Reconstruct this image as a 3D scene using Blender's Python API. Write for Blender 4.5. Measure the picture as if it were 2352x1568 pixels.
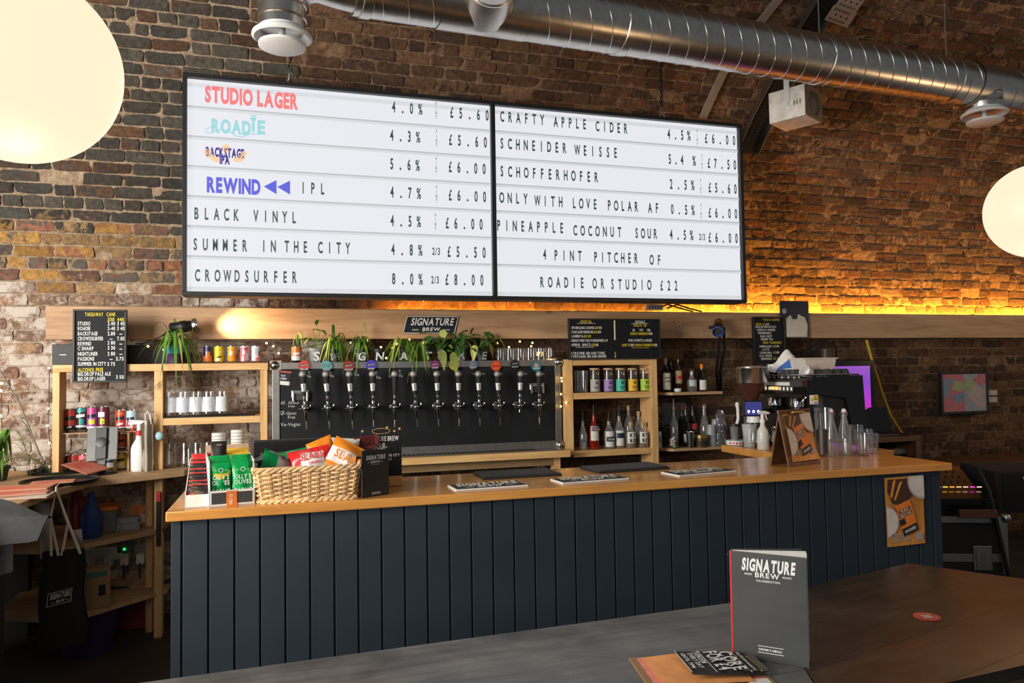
import bpy, math, random
import numpy as np
from mathutils import Vector, Matrix
for _o in list(bpy.data.objects): bpy.data.objects.remove(_o)
SC = bpy.context.scene
COL = SC.collection
R = random.Random(7)
PI = math.pi
# ---------------------------------------------------------------- camera
FPX, EYE = 1720.0, 1.55
YAW, PITCH, ROLL = math.atan(1720/5724), math.radians(2.3), .015
_fw = np.array([math.sin(YAW)*math.cos(PITCH), math.cos(YAW)*math.cos(PITCH), math.sin(PITCH)])
_r = np.cross(_fw, [0, 0, 1]); _r /= np.linalg.norm(_r); _u = np.cross(_r, _fw)
CX = math.cos(ROLL)*_r - math.sin(ROLL)*_u
CY = math.sin(ROLL)*_r + math.cos(ROLL)*_u
cam_d = bpy.data.cameras.new('camera'); cam = bpy.data.objects.new('camera', cam_d); COL.objects.link(cam)
cam_d.sensor_width = 36; cam_d.lens = FPX*36/2352; cam_d.clip_start = .02
cam.matrix_world = Matrix(((CX[0], CY[0], -_fw[0], 0), (CX[1], CY[1], -_fw[1], 0), (CX[2], CY[2], -_fw[2], EYE), (0, 0, 0, 1)))
SC.camera = cam
SC.view_settings.view_transform = 'Standard'; SC.view_settings.look = 'None'
SC.view_settings.gamma = 1; SC.view_settings.use_curve_mapping = False
SC.view_settings.exposure = 0.0
SC.cycles.use_denoising = True
SC.cycles.max_bounces = 8; SC.cycles.transparent_max_bounces = 16; SC.cycles.caustics_reflective = False; SC.cycles.caustics_refractive = False
SC.cycles.sample_clamp_indirect = 4
# ---------------------------------------------------------------- world and lights
W = bpy.data.worlds.new('world'); SC.world = W; W.use_nodes = True
W.node_tree.nodes['Background'].inputs[0].default_value = (.86, .93, 1, 1)
W.node_tree.nodes['Background'].inputs[1].default_value = .14
def area(name, loc, aim, sx, sy, power, col):
    d = bpy.data.lights.new(name, 'AREA'); d.shape = 'RECTANGLE'; d.size = sx; d.size_y = sy; d.energy = power; d.color = col
    o = bpy.data.objects.new(name, d); COL.objects.link(o); o.location = loc
    o.rotation_euler = (Vector(aim)-Vector(loc)).to_track_quat('-Z', 'Y').to_euler(); return o
def spot(name, loc, aim, power, col, ang, blend=.6, r=.02):
    d = bpy.data.lights.new(name, 'SPOT'); d.energy = power; d.color = col; d.spot_size = math.radians(ang); d.spot_blend = blend; d.shadow_soft_size = r
    o = bpy.data.objects.new(name, d); COL.objects.link(o); o.location = loc
    o.rotation_euler = (Vector(aim)-Vector(loc)).to_track_quat('-Z', 'Y').to_euler(); return o
def point(name, loc, power, col, r=.1):
    d = bpy.data.lights.new(name, 'POINT'); d.energy = power; d.color = col; d.shadow_soft_size = r
    o = bpy.data.objects.new(name, d); COL.objects.link(o); o.location = loc; return o
area('daylight_entrance', (-3.6, 1.2, 2.1), (-.2, 4.9, 1.35), 2.2, 2.4, 370, (1, .95, .87))
area('daylight_front', (-1.2, -2.6, 2.6), (1.2, 3.2, 1.1), 3, 2, 22, (.88, .95, 1))
# ---------------------------------------------------------------- pixel helpers (photo pixels to points on known planes)
def ray(px, py): return ((px-1176)/FPX)*CX - ((py-784)/FPX)*CY + _fw
def at(px, py, y=None, z=None, x=None):
    r = ray(px, py)
    t = y/r[1] if y is not None else ((z-EYE)/r[2] if z is not None else x/r[0])
    p = np.array([0, 0, EYE])+t*r
    return Vector(p)
def xcol(px, y, z):                       # X of the point on plane Y=y, height z, seen in pixel column px
    k = (px-1176)/FPX; n = CX-k*_fw
    return -(n[1]*y+n[2]*(z-EYE))/n[0]
# ---------------------------------------------------------------- materials
MATS = {}
def nt(name):
    m = bpy.data.materials.new(name); m.use_nodes = True; MATS[name] = m
    return m, m.node_tree.nodes, m.node_tree.links, m.node_tree.nodes['Principled BSDF']
def noise(N, L, scale, detail=4, rough=.6, vec=None, dist=0):
    n = N.new('ShaderNodeTexNoise'); n.inputs['Scale'].default_value = scale; n.inputs['Detail'].default_value = detail
    n.inputs['Roughness'].default_value = rough; n.inputs['Distortion'].default_value = dist
    if vec is None:
        t = N.new('ShaderNodeTexCoord'); vec = t.outputs['Object']
    L.new(vec, n.inputs['Vector']); return n
def ramp(N, L, fac, stops):
    r = N.new('ShaderNodeValToRGB'); L.new(fac, r.inputs[0]); e = r.color_ramp.elements
    while len(e) < len(stops): e.new(.5)
    for i, (p, c) in enumerate(stops): e[i].position = p; e[i].color = (*c, 1) if len(c) == 3 else c
    return r
def bump(N, L, b, h, strength, dist=.01):
    n = N.new('ShaderNodeBump'); n.inputs['Strength'].default_value = strength; n.inputs['Distance'].default_value = dist
    L.new(h, n.inputs['Height']); L.new(n.outputs[0], b.inputs['Normal'])
def mat(name, c, rough=.5, metal=0, var=.12, scale=30, bmp=0, emit=None, estr=0, spec=.5, coat=0):
    if name in MATS: return MATS[name]
    m, N, L, b = nt(name)
    b.inputs['Roughness'].default_value = rough; b.inputs['Metallic'].default_value = metal; b.inputs['Specular IOR Level'].default_value = spec
    b.inputs['Coat Weight'].default_value = coat; b.inputs['Coat Roughness'].default_value = .1
    n = noise(N, L, scale)
    lo = tuple(max(0, v*(1-var)) for v in c); hi = tuple(min(1, v*(1+var)) for v in c)
    r = ramp(N, L, n.outputs[0], [(.3, lo), (.7, hi)]); L.new(r.outputs[0], b.inputs['Base Color'])
    if bmp: bump(N, L, b, n.outputs[0], bmp, .004)
    if emit: b.inputs['Emission Color'].default_value = (*emit, 1); b.inputs['Emission Strength'].default_value = estr
    return m
def wood(name, c1, c2, axis='X', rough=.45, scale=9, knots=True, coat=0, bmp=.15):
    if name in MATS: return MATS[name]
    m, N, L, b = nt(name)
    t = N.new('ShaderNodeTexCoord'); mp = N.new('ShaderNodeMapping'); L.new(t.outputs['Object'], mp.inputs[0])
    s = {'X': (.09, 1, 1), 'Y': (1, .09, 1), 'Z': (1, 1, .09)}[axis]; mp.inputs['Scale'].default_value = s
    n = noise(N, L, scale*3, 6, .65, mp.outputs[0], .8)
    n2 = noise(N, L, scale*14, 3, .6, mp.outputs[0])
    ad = N.new('ShaderNodeMath'); ad.operation = 'MULTIPLY_ADD'; L.new(n2.outputs[0], ad.inputs[0]); ad.inputs[1].default_value = .35; L.new(n.outputs[0], ad.inputs[2])
    r = ramp(N, L, ad.outputs[0], [(.45, c2), (.62, tuple((a+b_)/2 for a, b_ in zip(c1, c2))), (.85, c1)])
    out = r.outputs[0]
    if knots:
        v = N.new('ShaderNodeTexVoronoi'); mp2 = N.new('ShaderNodeMapping'); L.new(t.outputs['Object'], mp2.inputs[0])
        mp2.inputs['Scale'].default_value = {'X': (.45, 1, 1), 'Y': (1, .45, 1), 'Z': (1, 1, .45)}[axis]; L.new(mp2.outputs[0], v.inputs[0]); v.inputs['Scale'].default_value = 4.2
        rk = ramp(N, L, v.outputs['Distance'], [(.03, (.25, .25, .25)), (.085, (1, 1, 1))])
        mx = N.new('ShaderNodeMix'); mx.data_type = 'RGBA'; mx.blend_type = 'MULTIPLY'; mx.inputs[0].default_value = .8
        L.new(out, mx.inputs[6]); L.new(rk.outputs[0], mx.inputs[7]); out = mx.outputs[2]
    L.new(out, b.inputs['Base Color']); b.inputs['Roughness'].default_value = rough
    b.inputs['Coat Weight'].default_value = coat; b.inputs['Coat Roughness'].default_value = .12
    if bmp: bump(N, L, b, ad.outputs[0], bmp, .004)
    return m
def glass(name, tint=(1, 1, 1), lo=.06, hi=.75, rough=.03, body=0, bodycol=(1, 1, 1)):
    if name in MATS: return MATS[name]
    m, N, L, b = nt(name)
    tr = N.new('ShaderNodeBsdfTransparent'); tr.inputs[0].default_value = (*tint, 1)
    gl = N.new('ShaderNodeBsdfGlossy'); gl.inputs['Roughness'].default_value = rough
    lw = N.new('ShaderNodeLayerWeight'); lw.inputs[0].default_value = .35
    mr = N.new('ShaderNodeMapRange'); mr.inputs['To Min'].default_value = lo; mr.inputs['To Max'].default_value = hi; L.new(lw.outputs['Facing'], mr.inputs[0])
    mx = N.new('ShaderNodeMixShader'); L.new(mr.outputs[0], mx.inputs[0]); L.new(tr.outputs[0], mx.inputs[1]); L.new(gl.outputs[0], mx.inputs[2])
    out = mx
    if body:
        df = N.new('ShaderNodeBsdfDiffuse'); df.inputs[0].default_value = (*bodycol, 1)
        nz = noise(N, L, 20); mm = N.new('ShaderNodeMath'); mm.operation = 'MULTIPLY'; mm.inputs[1].default_value = body*2; L.new(nz.outputs[0], mm.inputs[0])
        m2 = N.new('ShaderNodeMixShader'); L.new(mm.outputs[0], m2.inputs[0])
        L.new(mx.outputs[0], m2.inputs[1]); L.new(df.outputs[0], m2.inputs[2]); out = m2
    L.new(out.outputs[0], N['Material Output'].inputs[0]); return m
def emit(name, c, s): return mat(name, (.02, .02, .02), .5, emit=c, estr=s)
# ---------------------------------------------------------------- mesh builder
class MB:
    def __init__(s): s.v = []; s.f = []; s.m = []; s.sm = []
    def add(s, vs, fs, mat=0, smooth=False, M=None):
        o = len(s.v)
        for p in vs:
            p = Vector(p)
            s.v.append(tuple(M @ p) if M is not None else tuple(p))
        for i, f in enumerate(fs):
            s.f.append(tuple(k+o for k in f)); s.m.append(mat if isinstance(mat, int) else mat[i]); s.sm.append(smooth)
        return s
    def box(s, x0, x1, y0, y1, z0, z1, mat=0, M=None):
        v = [(x0, y0, z0), (x1, y0, z0), (x1, y1, z0), (x0, y1, z0), (x0, y0, z1), (x1, y0, z1), (x1, y1, z1), (x0, y1, z1)]
        return s.add(v, [(0, 3, 2, 1), (4, 5, 6, 7), (0, 1, 5, 4), (1, 2, 6, 5), (2, 3, 7, 6), (3, 0, 4, 7)], mat, False, M)
    def lathe(s, prof, c=(0, 0, 0), n=20, mat=0, M=None, mats=None, cap=(True, True)):
        v = []; f = []; fm = []; k = len(prof)
        for r, z in prof:
            for i in range(n):
                a = 2*PI*i/n; v.append((c[0]+r*math.cos(a), c[1]+r*math.sin(a), c[2]+z))
        for j in range(k-1):
            for i in range(n):
                i2 = (i+1) % n; f.append((j*n+i, j*n+i2, (j+1)*n+i2, (j+1)*n+i)); fm.append(mats[j] if mats else mat)
        if cap[0] and prof[0][0] > 1e-6: f.append(tuple(reversed(range(n)))); fm.append(mats[0] if mats else mat)
        if cap[1] and prof[-1][0] > 1e-6: f.append(tuple(range((k-1)*n, k*n))); fm.append(mats[-1] if mats else mat)
        return s.add(v, f, fm, True, M)
    def tube(s, pts, r, n=8, mat=0, cap=True, M=None, closed=False):
        P = [Vector(p) for p in pts]; k = len(P); rr = r if isinstance(r, (list, tuple)) else [r]*k
        v = []; f = []; up = None
        for i in range(k):
            if closed: d = P[(i+1) % k]-P[i-1]
            else: d = P[min(i+1, k-1)]-P[max(i-1, 0)]
            if d.length < 1e-9: d = Vector((0, 0, 1))
            d.normalize()
            if up is None: up = d.orthogonal().normalized()
            else:
                up = up-d*up.dot(d)
                up = up.normalized() if up.length > 1e-6 else d.orthogonal().normalized()
            w = d.cross(up)
            for j in range(n):
                a = 2*PI*j/n; v.append(P[i]+(up*math.cos(a)+w*math.sin(a))*rr[i])
        for i in range(k if closed else k-1):
            for j in range(n):
                j2 = (j+1) % n; i2 = (i+1) % k; f.append((i*n+j, i*n+j2, i2*n+j2, i2*n+j))
        if cap and not closed: f.append(tuple(reversed(range(n)))); f.append(tuple(range((k-1)*n, k*n)))
        return s.add(v, f, mat, True, M)
    def prism(s, poly, y0, y1, mat=0, M=None, side=None):          # polygon in XZ pushed along Y
        n = len(poly); v = [(x, y0, z) for x, z in poly]+[(x, y1, z) for x, z in poly]
        f = [tuple(range(n)), tuple(reversed(range(n, 2*n)))]+[(i, i+n, (i+1) % n+n, (i+1) % n) for i in range(n)]
        return s.add(v, f, [mat, mat]+[mat if side is None else side]*n, False, M)
    def slab(s, poly, z0, z1, mat=0, M=None):                        # polygon in XY pushed along Z
        n = len(poly); v = [(x, y, z0) for x, y in poly]+[(x, y, z1) for x, y in poly]
        f = [tuple(reversed(range(n))), tuple(range(n, 2*n))]+[(i, (i+1) % n, (i+1) % n+n, i+n) for i in range(n)]
        return s.add(v, f, mat, False, M)
    def sphere(s, c, r, n=16, m=10, mat=0, M=None, sq=(1, 1, 1)):
        v = [(c[0], c[1], c[2]-r*sq[2])]; f = []
        for j in range(1, m):
            b = -PI/2+PI*j/m
            for i in range(n):
                a = 2*PI*i/n; v.append((c[0]+r*sq[0]*math.cos(b)*math.cos(a), c[1]+r*sq[1]*math.cos(b)*math.sin(a), c[2]+r*sq[2]*math.sin(b)))
        v.append((c[0], c[1], c[2]+r*sq[2])); e = len(v)-1
        for i in range(n): f.append((0, 1+(i+1) % n, 1+i)); f.append((e, e-n+i, e-n+(i+1) % n))
        for j in range(m-2):
            for i in range(n):
                i2 = (i+1) % n; f.append((1+j*n+i, 1+j*n+i2, 1+(j+1)*n+i2, 1+(j+1)*n+i))
        return s.add(v, f, mat, True, M)
    def grid(s, fn, nu, nv, mat=0, M=None, smooth=True):            # fn(u,v) -> point, u,v in 0..1
        v = [fn(i/nu, j/nv) for j in range(nv+1) for i in range(nu+1)]
        f = [(j*(nu+1)+i, j*(nu+1)+i+1, (j+1)*(nu+1)+i+1, (j+1)*(nu+1)+i) for j in range(nv) for i in range(nu)]
        if callable(mat): mm = [mat((i+.5)/nu, (j+.5)/nv) for j in range(nv) for i in range(nu)]
        else: mm = mat
        return s.add(v, f, mm, smooth, M)
    def text(s, string, M, h=1, w=None, bold=.0, mat=0, align='l', shear=0, squash=1, gap=.16):
        # string in the XZ plane of M, baseline at z=0, cap height h; w stretches it to a width
        x = 0; out = []
        for ch in string:
            if ch == ' ': x += .42; continue
            vs, fs, x0, x1 = glyph(ch, bold)
            out.append(([((p[0]-x0+x), p[1]) for p in vs], fs)); x += x1-x0+gap
        tot = max(x-gap, 1e-3); k = h*squash if w is None else w/tot
        off = {'l': 0, 'c': -.5, 'r': -1}[align]*tot*k
        for vs, fs in out:
            s.add([(p[0]*k+off+shear*p[1]*h, 0, p[1]*h) for p in vs], fs, mat, False, M)
        return s
    def glyph1(s, ch, M, h, wx, bold=.0, mat=0):                       # one letter centred on x=0, baseline z=0
        if ch == ' ': return s
        vs, fs, x0, x1 = glyph(ch, bold); c = (x0+x1)/2
        return s.add([((p[0]-c)*h*wx, 0, p[1]*h) for p in vs], fs, mat, False, M)
    def build(s, name, mats, parent=None, loc=(0, 0, 0), bevel=0, rot=None, sharp=40):
        me = bpy.data.meshes.new(name); me.from_pydata(s.v, [], s.f)
        for m in (mats if isinstance(mats, (list, tuple)) else [mats]): me.materials.append(m)
        me.polygons.foreach_set('material_index', s.m); me.polygons.foreach_set('use_smooth', s.sm)
        me.validate(); me.update()
        if any(s.sm): me.set_sharp_from_angle(angle=math.radians(sharp))
        o = bpy.data.objects.new(name, me); COL.objects.link(o); o.location = loc
        if rot is not None: o.rotation_euler = rot
        if parent is not None: o.parent = parent
        if bevel:
            b = o.modifiers.new('bevel', 'BEVEL'); b.width = bevel; b.segments = 2; b.limit_method = 'ANGLE'; b.angle_limit = math.radians(50)
        return o
_G = {}
def _make_glyphs():
    cu = bpy.data.curves.new('g', 'FONT'); ob = bpy.data.objects.new('g', cu); COL.objects.link(ob)
    def get(ch, off):
        cu.body = ch; cu.offset = off; cu.resolution_u = 3
        dg = bpy.context.evaluated_depsgraph_get(); dg.update()
        me = bpy.data.meshes.new_from_object(ob.evaluated_get(dg))
        vs = [(v.co.x, v.co.y) for v in me.vertices]; fs = [tuple(p.vertices) for p in me.polygons]
        bpy.data.meshes.remove(me); return vs, fs
    vs, fs = get('H', 0); cap = max(p[1] for p in vs)
    for off in (0, .025, .05):
        for ch in "ABCDEFGHIJKLMNOPQRSTUVWXYZ0123456789.%£/-&'!abcdefghijklmnopqrstuvwxyz@:+":
            vs, fs = get(ch, off)
            vs = [(x/cap, y/cap) for x, y in vs]
            _G[(ch, off)] = (vs, fs, min(p[0] for p in vs), max(p[0] for p in vs))
    bpy.data.objects.remove(ob); bpy.data.curves.remove(cu)
def glyph(ch, bold): return _G[(ch, 0 if bold <= 0 else .025 if bold < .04 else .05)]
_make_glyphs()
T = Matrix.Translation
def RZ(a): return Matrix.Rotation(a, 4, 'Z')
def RX(a): return Matrix.Rotation(a, 4, 'X')
def RY(a): return Matrix.Rotation(a, 4, 'Y')
# ---------------------------------------------------------------- things
def tag(o, label=None, cat=None, group=None, kind=None):
    if label: o['label'] = label
    if cat: o['category'] = cat
    if group: o['group'] = group
    if kind: o['kind'] = kind
    return o
def thing(name, label, cat, loc=(0, 0, 0), rz=0, group=None, rot=None):
    o = bpy.data.objects.new(name, None); COL.objects.link(o); o.location = loc
    o.rotation_euler = rot if rot is not None else (0, 0, rz); o.empty_display_size = .05
    return tag(o, label, cat, group)
def solo(name, mb, mats, label, cat, loc=(0, 0, 0), rz=0, group=None, bevel=0, rot=None):
    return tag(mb.build(name, mats, None, loc, bevel, rot if rot is not None else (0, 0, rz)), label, cat, group)
def kids(o): return [c for c in COL.objects if c.parent is o]
def dup(root, loc, label=None, rz=None, group=None):
    def cp(o, par):
        c = o.copy(); COL.objects.link(c)
        if par is not None: c.parent = par
        for k in list(o.children): cp(k, c)
        return c
    r = cp(root, None); r.location = loc
    if rz is not None: r.rotation_euler = (0, 0, rz)
    if label: r['label'] = label
    if group: r['group'] = group
    return r
# ---------------------------------------------------------------- shared materials
pine = wood('pine', (.86, .56, .25), (.58, .29, .09), 'X', .5)
pineZ = wood('pine_upright', (.86, .56, .25), (.58, .29, .09), 'Z', .5)
pineY = wood('pine_side', (.78, .52, .26), (.52, .28, .11), 'Y', .5)
beam_m = wood('beam_wood', (.58, .365, .21), (.36, .195, .095), 'X', .6, 5)
worktop_m = wood('worktop_wood', (.72, .335, .075), (.48, .19, .038), 'X', .3, 6, False, .45, .05)
plyw = wood('plywood', (.58, .38, .2), (.42, .25, .12), 'X', .6, 8, False)
brown_wood = wood('brown_wood', (.19, .085, .035), (.1, .042, .017), 'Z', .45, 8, False)
black = mat('black_plastic', (.012, .012, .013), .4)
black_matt = mat('black_matt', (.014, .014, .015), .75)
blackgl = mat('black_gloss', (.008, .008, .009), .12)
char = mat('charcoal', (.045, .046, .048), .6)
white = mat('white_plastic', (.78, .78, .77), .4, var=.03)
white_m = mat('white_matt', (.78, .76, .72), .8, var=.04)
cream = mat('cream_card', (.72, .66, .55), .8)
steel = mat('steel', (.62, .61, .6), .22, 1, .08, 60)
chrome = mat('chrome', (.75, .75, .76), .08, 1, .03)
galv = mat('galvanised', (.55, .52, .48), .3, 1, .12, 22)
alu = mat('aluminium', (.36, .35, .34), .45, 1, .1)
card = mat('cardboard', (.5, .33, .19), .85)
kraft = mat('kraft', (.36, .22, .11), .8)
red = mat('red', (.55, .03, .035), .4)
green = mat('green', (.0, .3, .07), .3)
orange = mat('orange', (.8, .2, .02), .4)
yellow = mat('yellow', (.8, .52, .04), .45)
pink = mat('pink_paper', (.85, .3, .25), .7)
teal = mat('teal', (.02, .38, .42), .45)
blue = mat('blue', (.03, .09, .4), .5)
navy = mat('navy', (.01, .02, .07), .6)
purple = mat('purple', (.2, .07, .4), .5)
ink_w = mat('white_ink', (.8, .8, .78), .7, var=.02)
ink_y = mat('yellow_letters', (.8, .6, .02), .6, var=.02)
ink_b = mat('black_ink', (.015, .015, .018), .6)
chalk = mat('chalk', (.6, .62, .6), .9, var=.3, scale=200)
leafm = mat('leaf', (.12, .27, .035), .4, var=.4, scale=12)
leafd = mat('leaf_dark', (.05, .15, .025), .35, var=.4, scale=10)
leafy = mat('leaf_pale', (.42, .5, .12), .4, var=.3, scale=10)
soil = mat('soil', (.03, .02, .012), .9)
clear = glass('clear_glass')
clear2 = glass('clear_plastic', (.96, .97, .97), .08, .6, .08, .12, (.8, .8, .8))
frost = glass('frosted_plastic', (.9, .92, .94), .05, .4, .3, .35, (.75, .78, .8))
bulb_m = emit('bulb_glow', (1, .55, .12), 9)
wire_m = mat('dark_wire', (.02, .025, .015), .6)
# ---------------------------------------------------------------- brick shell: wall and vault
YW, S0, RV = 5.43, 1.95, 2.9
def shell(x, s, d=0):                       # point on the wall/vault, d metres off it into the room
    if s <= S0: return np.array([x, YW-d, s])
    a = (s-S0)/RV; r = RV-d
    return np.array([x, YW-RV+r*math.cos(a), S0+r*math.sin(a)])
def shell_hit(px, py, off=0):
    r = ray(px, py); lo, hi = .5, 12
    for _ in range(60):
        t = (lo+hi)/2; p = np.array([0, 0, EYE])+t*r
        inside = p[1] < YW-off if p[2] <= S0 else (p[1]-(YW-RV))**2+(p[2]-S0)**2 < (RV-off)**2 or p[1] < YW-RV
        if inside: lo = t
        else: hi = t
    p = np.array([0, 0, EYE])+lo*r
    s = p[2] if p[2] <= S0 else S0+RV*math.atan2(p[2]-S0, p[1]-(YW-RV))
    return p[0], s
def brick_mats():
    m, N, L, b = nt('brick')
    a = N.new('ShaderNodeAttribute'); a.attribute_name = 'Col'
    n1 = noise(N, L, 34, 6, .7); n2 = noise(N, L, 9, 5, .65); n3 = noise(N, L, 150, 3, .7)
    r1 = ramp(N, L, n1.outputs[0], [(.25, (.45, .43, .42)), (.5, (.95, .95, .95)), (.75, (1.5, 1.45, 1.4))])
    mx = N.new('ShaderNodeMix'); mx.data_type = 'RGBA'; mx.blend_type = 'MULTIPLY'; mx.inputs[0].default_value = 1
    a2 = N.new('ShaderNodeAttribute'); a2.attribute_name = 'Col2'; n4 = noise(N, L, 13, 5, .65, None, 1.2); f4 = ramp(N, L, n4.outputs[0], [(.50, (0, 0, 0)), (.58, (1, 1, 1))])
    m4 = N.new('ShaderNodeMix'); m4.data_type = 'RGBA'; L.new(f4.outputs[0], m4.inputs[0]); L.new(a.outputs['Color'], m4.inputs[6]); L.new(a2.outputs['Color'], m4.inputs[7])
    L.new(m4.outputs[2], mx.inputs[6]); L.new(r1.outputs[0], mx.inputs[7])
    # flaked whitewash, how much is kept in the attribute's alpha
    ad = N.new('ShaderNodeMath'); ad.operation = 'ADD'; L.new(a.outputs['Alpha'], ad.inputs[0]); L.new(n2.outputs[0], ad.inputs[1])
    ad2 = N.new('ShaderNodeMath'); ad2.operation = 'MULTIPLY_ADD'; L.new(n1.outputs[0], ad2.inputs[0]); ad2.inputs[1].default_value = .55; L.new(ad.outputs[0], ad2.inputs[2])
    rp = ramp(N, L, ad2.outputs[0], [(.0, (0, 0, 0)), (.5, (0, 0, 0)), (.60, (1, 1, 1))])
    rp.color_ramp.elements[1].position = .5
    sc = N.new('ShaderNodeMapRange'); sc.inputs['From Min'].default_value = 1.02; sc.inputs['From Max'].default_value = 1.2; L.new(ad2.outputs[0], sc.inputs[0])
    mx2 = N.new('ShaderNodeMix'); mx2.data_type = 'RGBA'; L.new(sc.outputs[0], mx2.inputs[0]); L.new(mx.outputs[2], mx2.inputs[6]); mx2.inputs[7].default_value = (.66, .58, .51, 1)
    L.new(mx2.outputs[2], b.inputs['Base Color']); b.inputs['Roughness'].default_value = .85; b.inputs['Specular IOR Level'].default_value = .25
    ad3 = N.new('ShaderNodeMath'); ad3.operation = 'MULTIPLY_ADD'; L.new(n3.outputs[0], ad3.inputs[0]); ad3.inputs[1].default_value = .5; L.new(n1.outputs[0], ad3.inputs[2])
    bump(N, L, b, ad3.outputs[0], .9, .012)
    return m
brick_m = brick_mats()
def brick_colour(x, z, rg):
    # soot-dark stocks above, ochre and red stocks mid-left, whitewashed courses low on the left, brown towards the right
    t = rg.random()
    dark = [(.085, .078, .066), (.065, .06, .052), (.1, .088, .07), (.075, .063, .052)]
    brown = [(.13, .07, .04), (.10, .055, .034), (.16, .09, .05), (.07, .042, .03), (.2, .12, .06)]
    warm = [(.42, .23, .07), (.33, .14, .085), (.28, .18, .09), (.2, .11, .08), (.13, .11, .09), (.4, .25, .12)]
    pale = [(.36, .2, .13), (.3, .2, .15), (.4, .26, .16), (.25, .14, .11), (.33, .24, .19)]
    grn = [(.17, .105, .065), (.23, .15, .09), (.13, .075, .05), (.09, .055, .042), (.19, .09, .055)]
    if z < 1.98:
        if x < .25+.5*(t-.5): return rg.choice(pale), .34
        return rg.choice(brown), -.1
    if x < -.1+.6*(t-.5):
        if z < 2.1+.1*t: return rg.choice(pale), .26
        if z < 2.42+.22*t: return rg.choice(warm), .04 if z < 2.3 else -.1
        return rg.choice(dark if t < .9 else brown[:2]), -.16
    if x < 2.9+.8*(t-.5): return rg.choice(brown[:4]), -.2
    return rg.choice(grn), -.05
def mortar_colour(x, z):
    if z < 1.98: return ((.52, .42, .33), .1) if x < .2 else ((.22, .15, .1), -.1)
    if x < -.1: return (.42, .31, .21), -.05
    if x < 2.7: return (.24, .15, .09), -.1
    return (.36, .23, .13), .0
def build_shell(name, s_lo, s_hi, x0=-3.6, x1=8.2):
    rg = random.Random(11 if s_lo == 0 else 5); pitch = .0775
    V = []; F = []; C = []; E_ = []
    nx = int((x1-x0)/.05); ns = max(2, int((s_hi-s_lo)/.04))
    for j in range(ns+1):
        for i in range(nx+1):
            x = x0+(x1-x0)*i/nx; s = s_lo+(s_hi-s_lo)*j/ns
            p = shell(x, s, rg.uniform(-.004, .005) if 0 < j < ns else 0); V.append(p); c, al = mortar_colour(x, p[2]); k = rg.uniform(.8, 1.15); C.append((c[0]*k, c[1]*k, c[2]*k, al)); E_.append((c[0]*k*.85, c[1]*k*.82, c[2]*k*.8, 1))
    for j in range(ns):
        for i in range(nx): F.append((j*(nx+1)+i, j*(nx+1)+i+1, (j+1)*(nx+1)+i+1, (j+1)*(nx+1)+i))
    U = (0, .06, .35, .65, .94, 1); Q = (0, .16, .5, .84, 1); row = int(round(s_lo/pitch)); s = row*pitch
    while s+pitch <= s_hi+.01:
        x = x0+rg.uniform(-.1, .0)+(row % 2)*.115; head = (row % 5 == 4)
        while x < x1:
            ln = (.104 if head or rg.random() < .12 else .216)+rg.uniform(-.006, .006)
            h = pitch-.0105+rg.uniform(-.003, .003); zc = s+pitch/2
            d0 = .0075+rg.uniform(-.004, .006)
            if rg.random() < .012: d0 = -.006
            tilt = rg.uniform(-.004, .004); tz = rg.uniform(-.003, .003); o = len(V)
            pz = shell(x, zc)[2]; c, al = brick_colour(x+ln/2, pz, rg); k = rg.uniform(.75, 1.2)
            al += rg.uniform(-.12, .1)
            ju = [rg.uniform(-.005, .005) for _ in range(8)]; c2, _a = brick_colour(x+ln/2, pz, rg); c2 = mortar_colour(x, pz)[0] if pz > 2 and x > 2.9 and rg.random() < .35 else c2
            for jq, q in enumerate(Q):
                for iu, u in enumerate(U):
                    ed = (u in (0, 1))+(q in (0, 1))
                    xx = x+u*ln+(ju[jq] if u in (0, 1) else 0); ss = s+.006+q*h+(rg.uniform(-.0035, .0035) if q in (0, 1) else 0)
                    if ed == 2: xx += rg.uniform(0, .006)*(1 if u == 0 else -1); ss += rg.uniform(0, .005)*(1 if q == 0 else -1)
                    dd = d0+tilt*(u-.5)*2+tz*(q-.5)*2+rg.uniform(-.0015, .0015)-(.0025 if ed else 0)-(.002 if ed == 2 else 0)
                    V.append(shell(xx, ss, dd)); C.append((c[0]*k, c[1]*k, c[2]*k, al)); E_.append((c2[0]*k, c2[1]*k, c2[2]*k, 1))
            nu = len(U); nq = len(Q)
            for jq in range(nq-1):
                for iu in range(nu-1): F.append((o+jq*nu+iu, o+jq*nu+iu+1, o+(jq+1)*nu+iu+1, o+(jq+1)*nu+iu))
            ring = [o+i for i in range(nu)]+[o+jq*nu+nu-1 for jq in range(1, nq)]+[o+(nq-1)*nu+i for i in range(nu-2, -1, -1)]+[o+jq*nu for jq in range(nq-2, 0, -1)]
            o2 = len(V)
            for idx in ring:
                p = np.array(V[idx]); xx = p[0]
                nrm = np.array([0, -1, 0]) if zc <= S0 else np.array([0, -math.cos((zc-S0)/RV), -math.sin((zc-S0)/RV)])
                V.append(p-nrm*.022); C.append((c[0]*k*.9, c[1]*k*.9, c[2]*k*.9, al)); E_.append((c2[0]*k, c2[1]*k, c2[2]*k, 1))
            n = len(ring)
            for i in range(n): F.append((ring[i], o2+i, o2+(i+1) % n, ring[(i+1) % n]))
            x += ln+.0105+rg.uniform(-.002, .003)
        s += pitch; row += 1
    me = bpy.data.meshes.new(name); me.from_pydata([tuple(p) for p in V], [], F)
    a = me.color_attributes.new('Col', 'FLOAT_COLOR', 'POINT'); a.data.foreach_set('color', np.array(C, dtype=np.float32).ravel())
    a = me.color_attributes.new('Col2', 'FLOAT_COLOR', 'POINT'); a.data.foreach_set('color', np.array(E_, dtype=np.float32).ravel())
    me.materials.append(brick_m); me.update()
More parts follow.
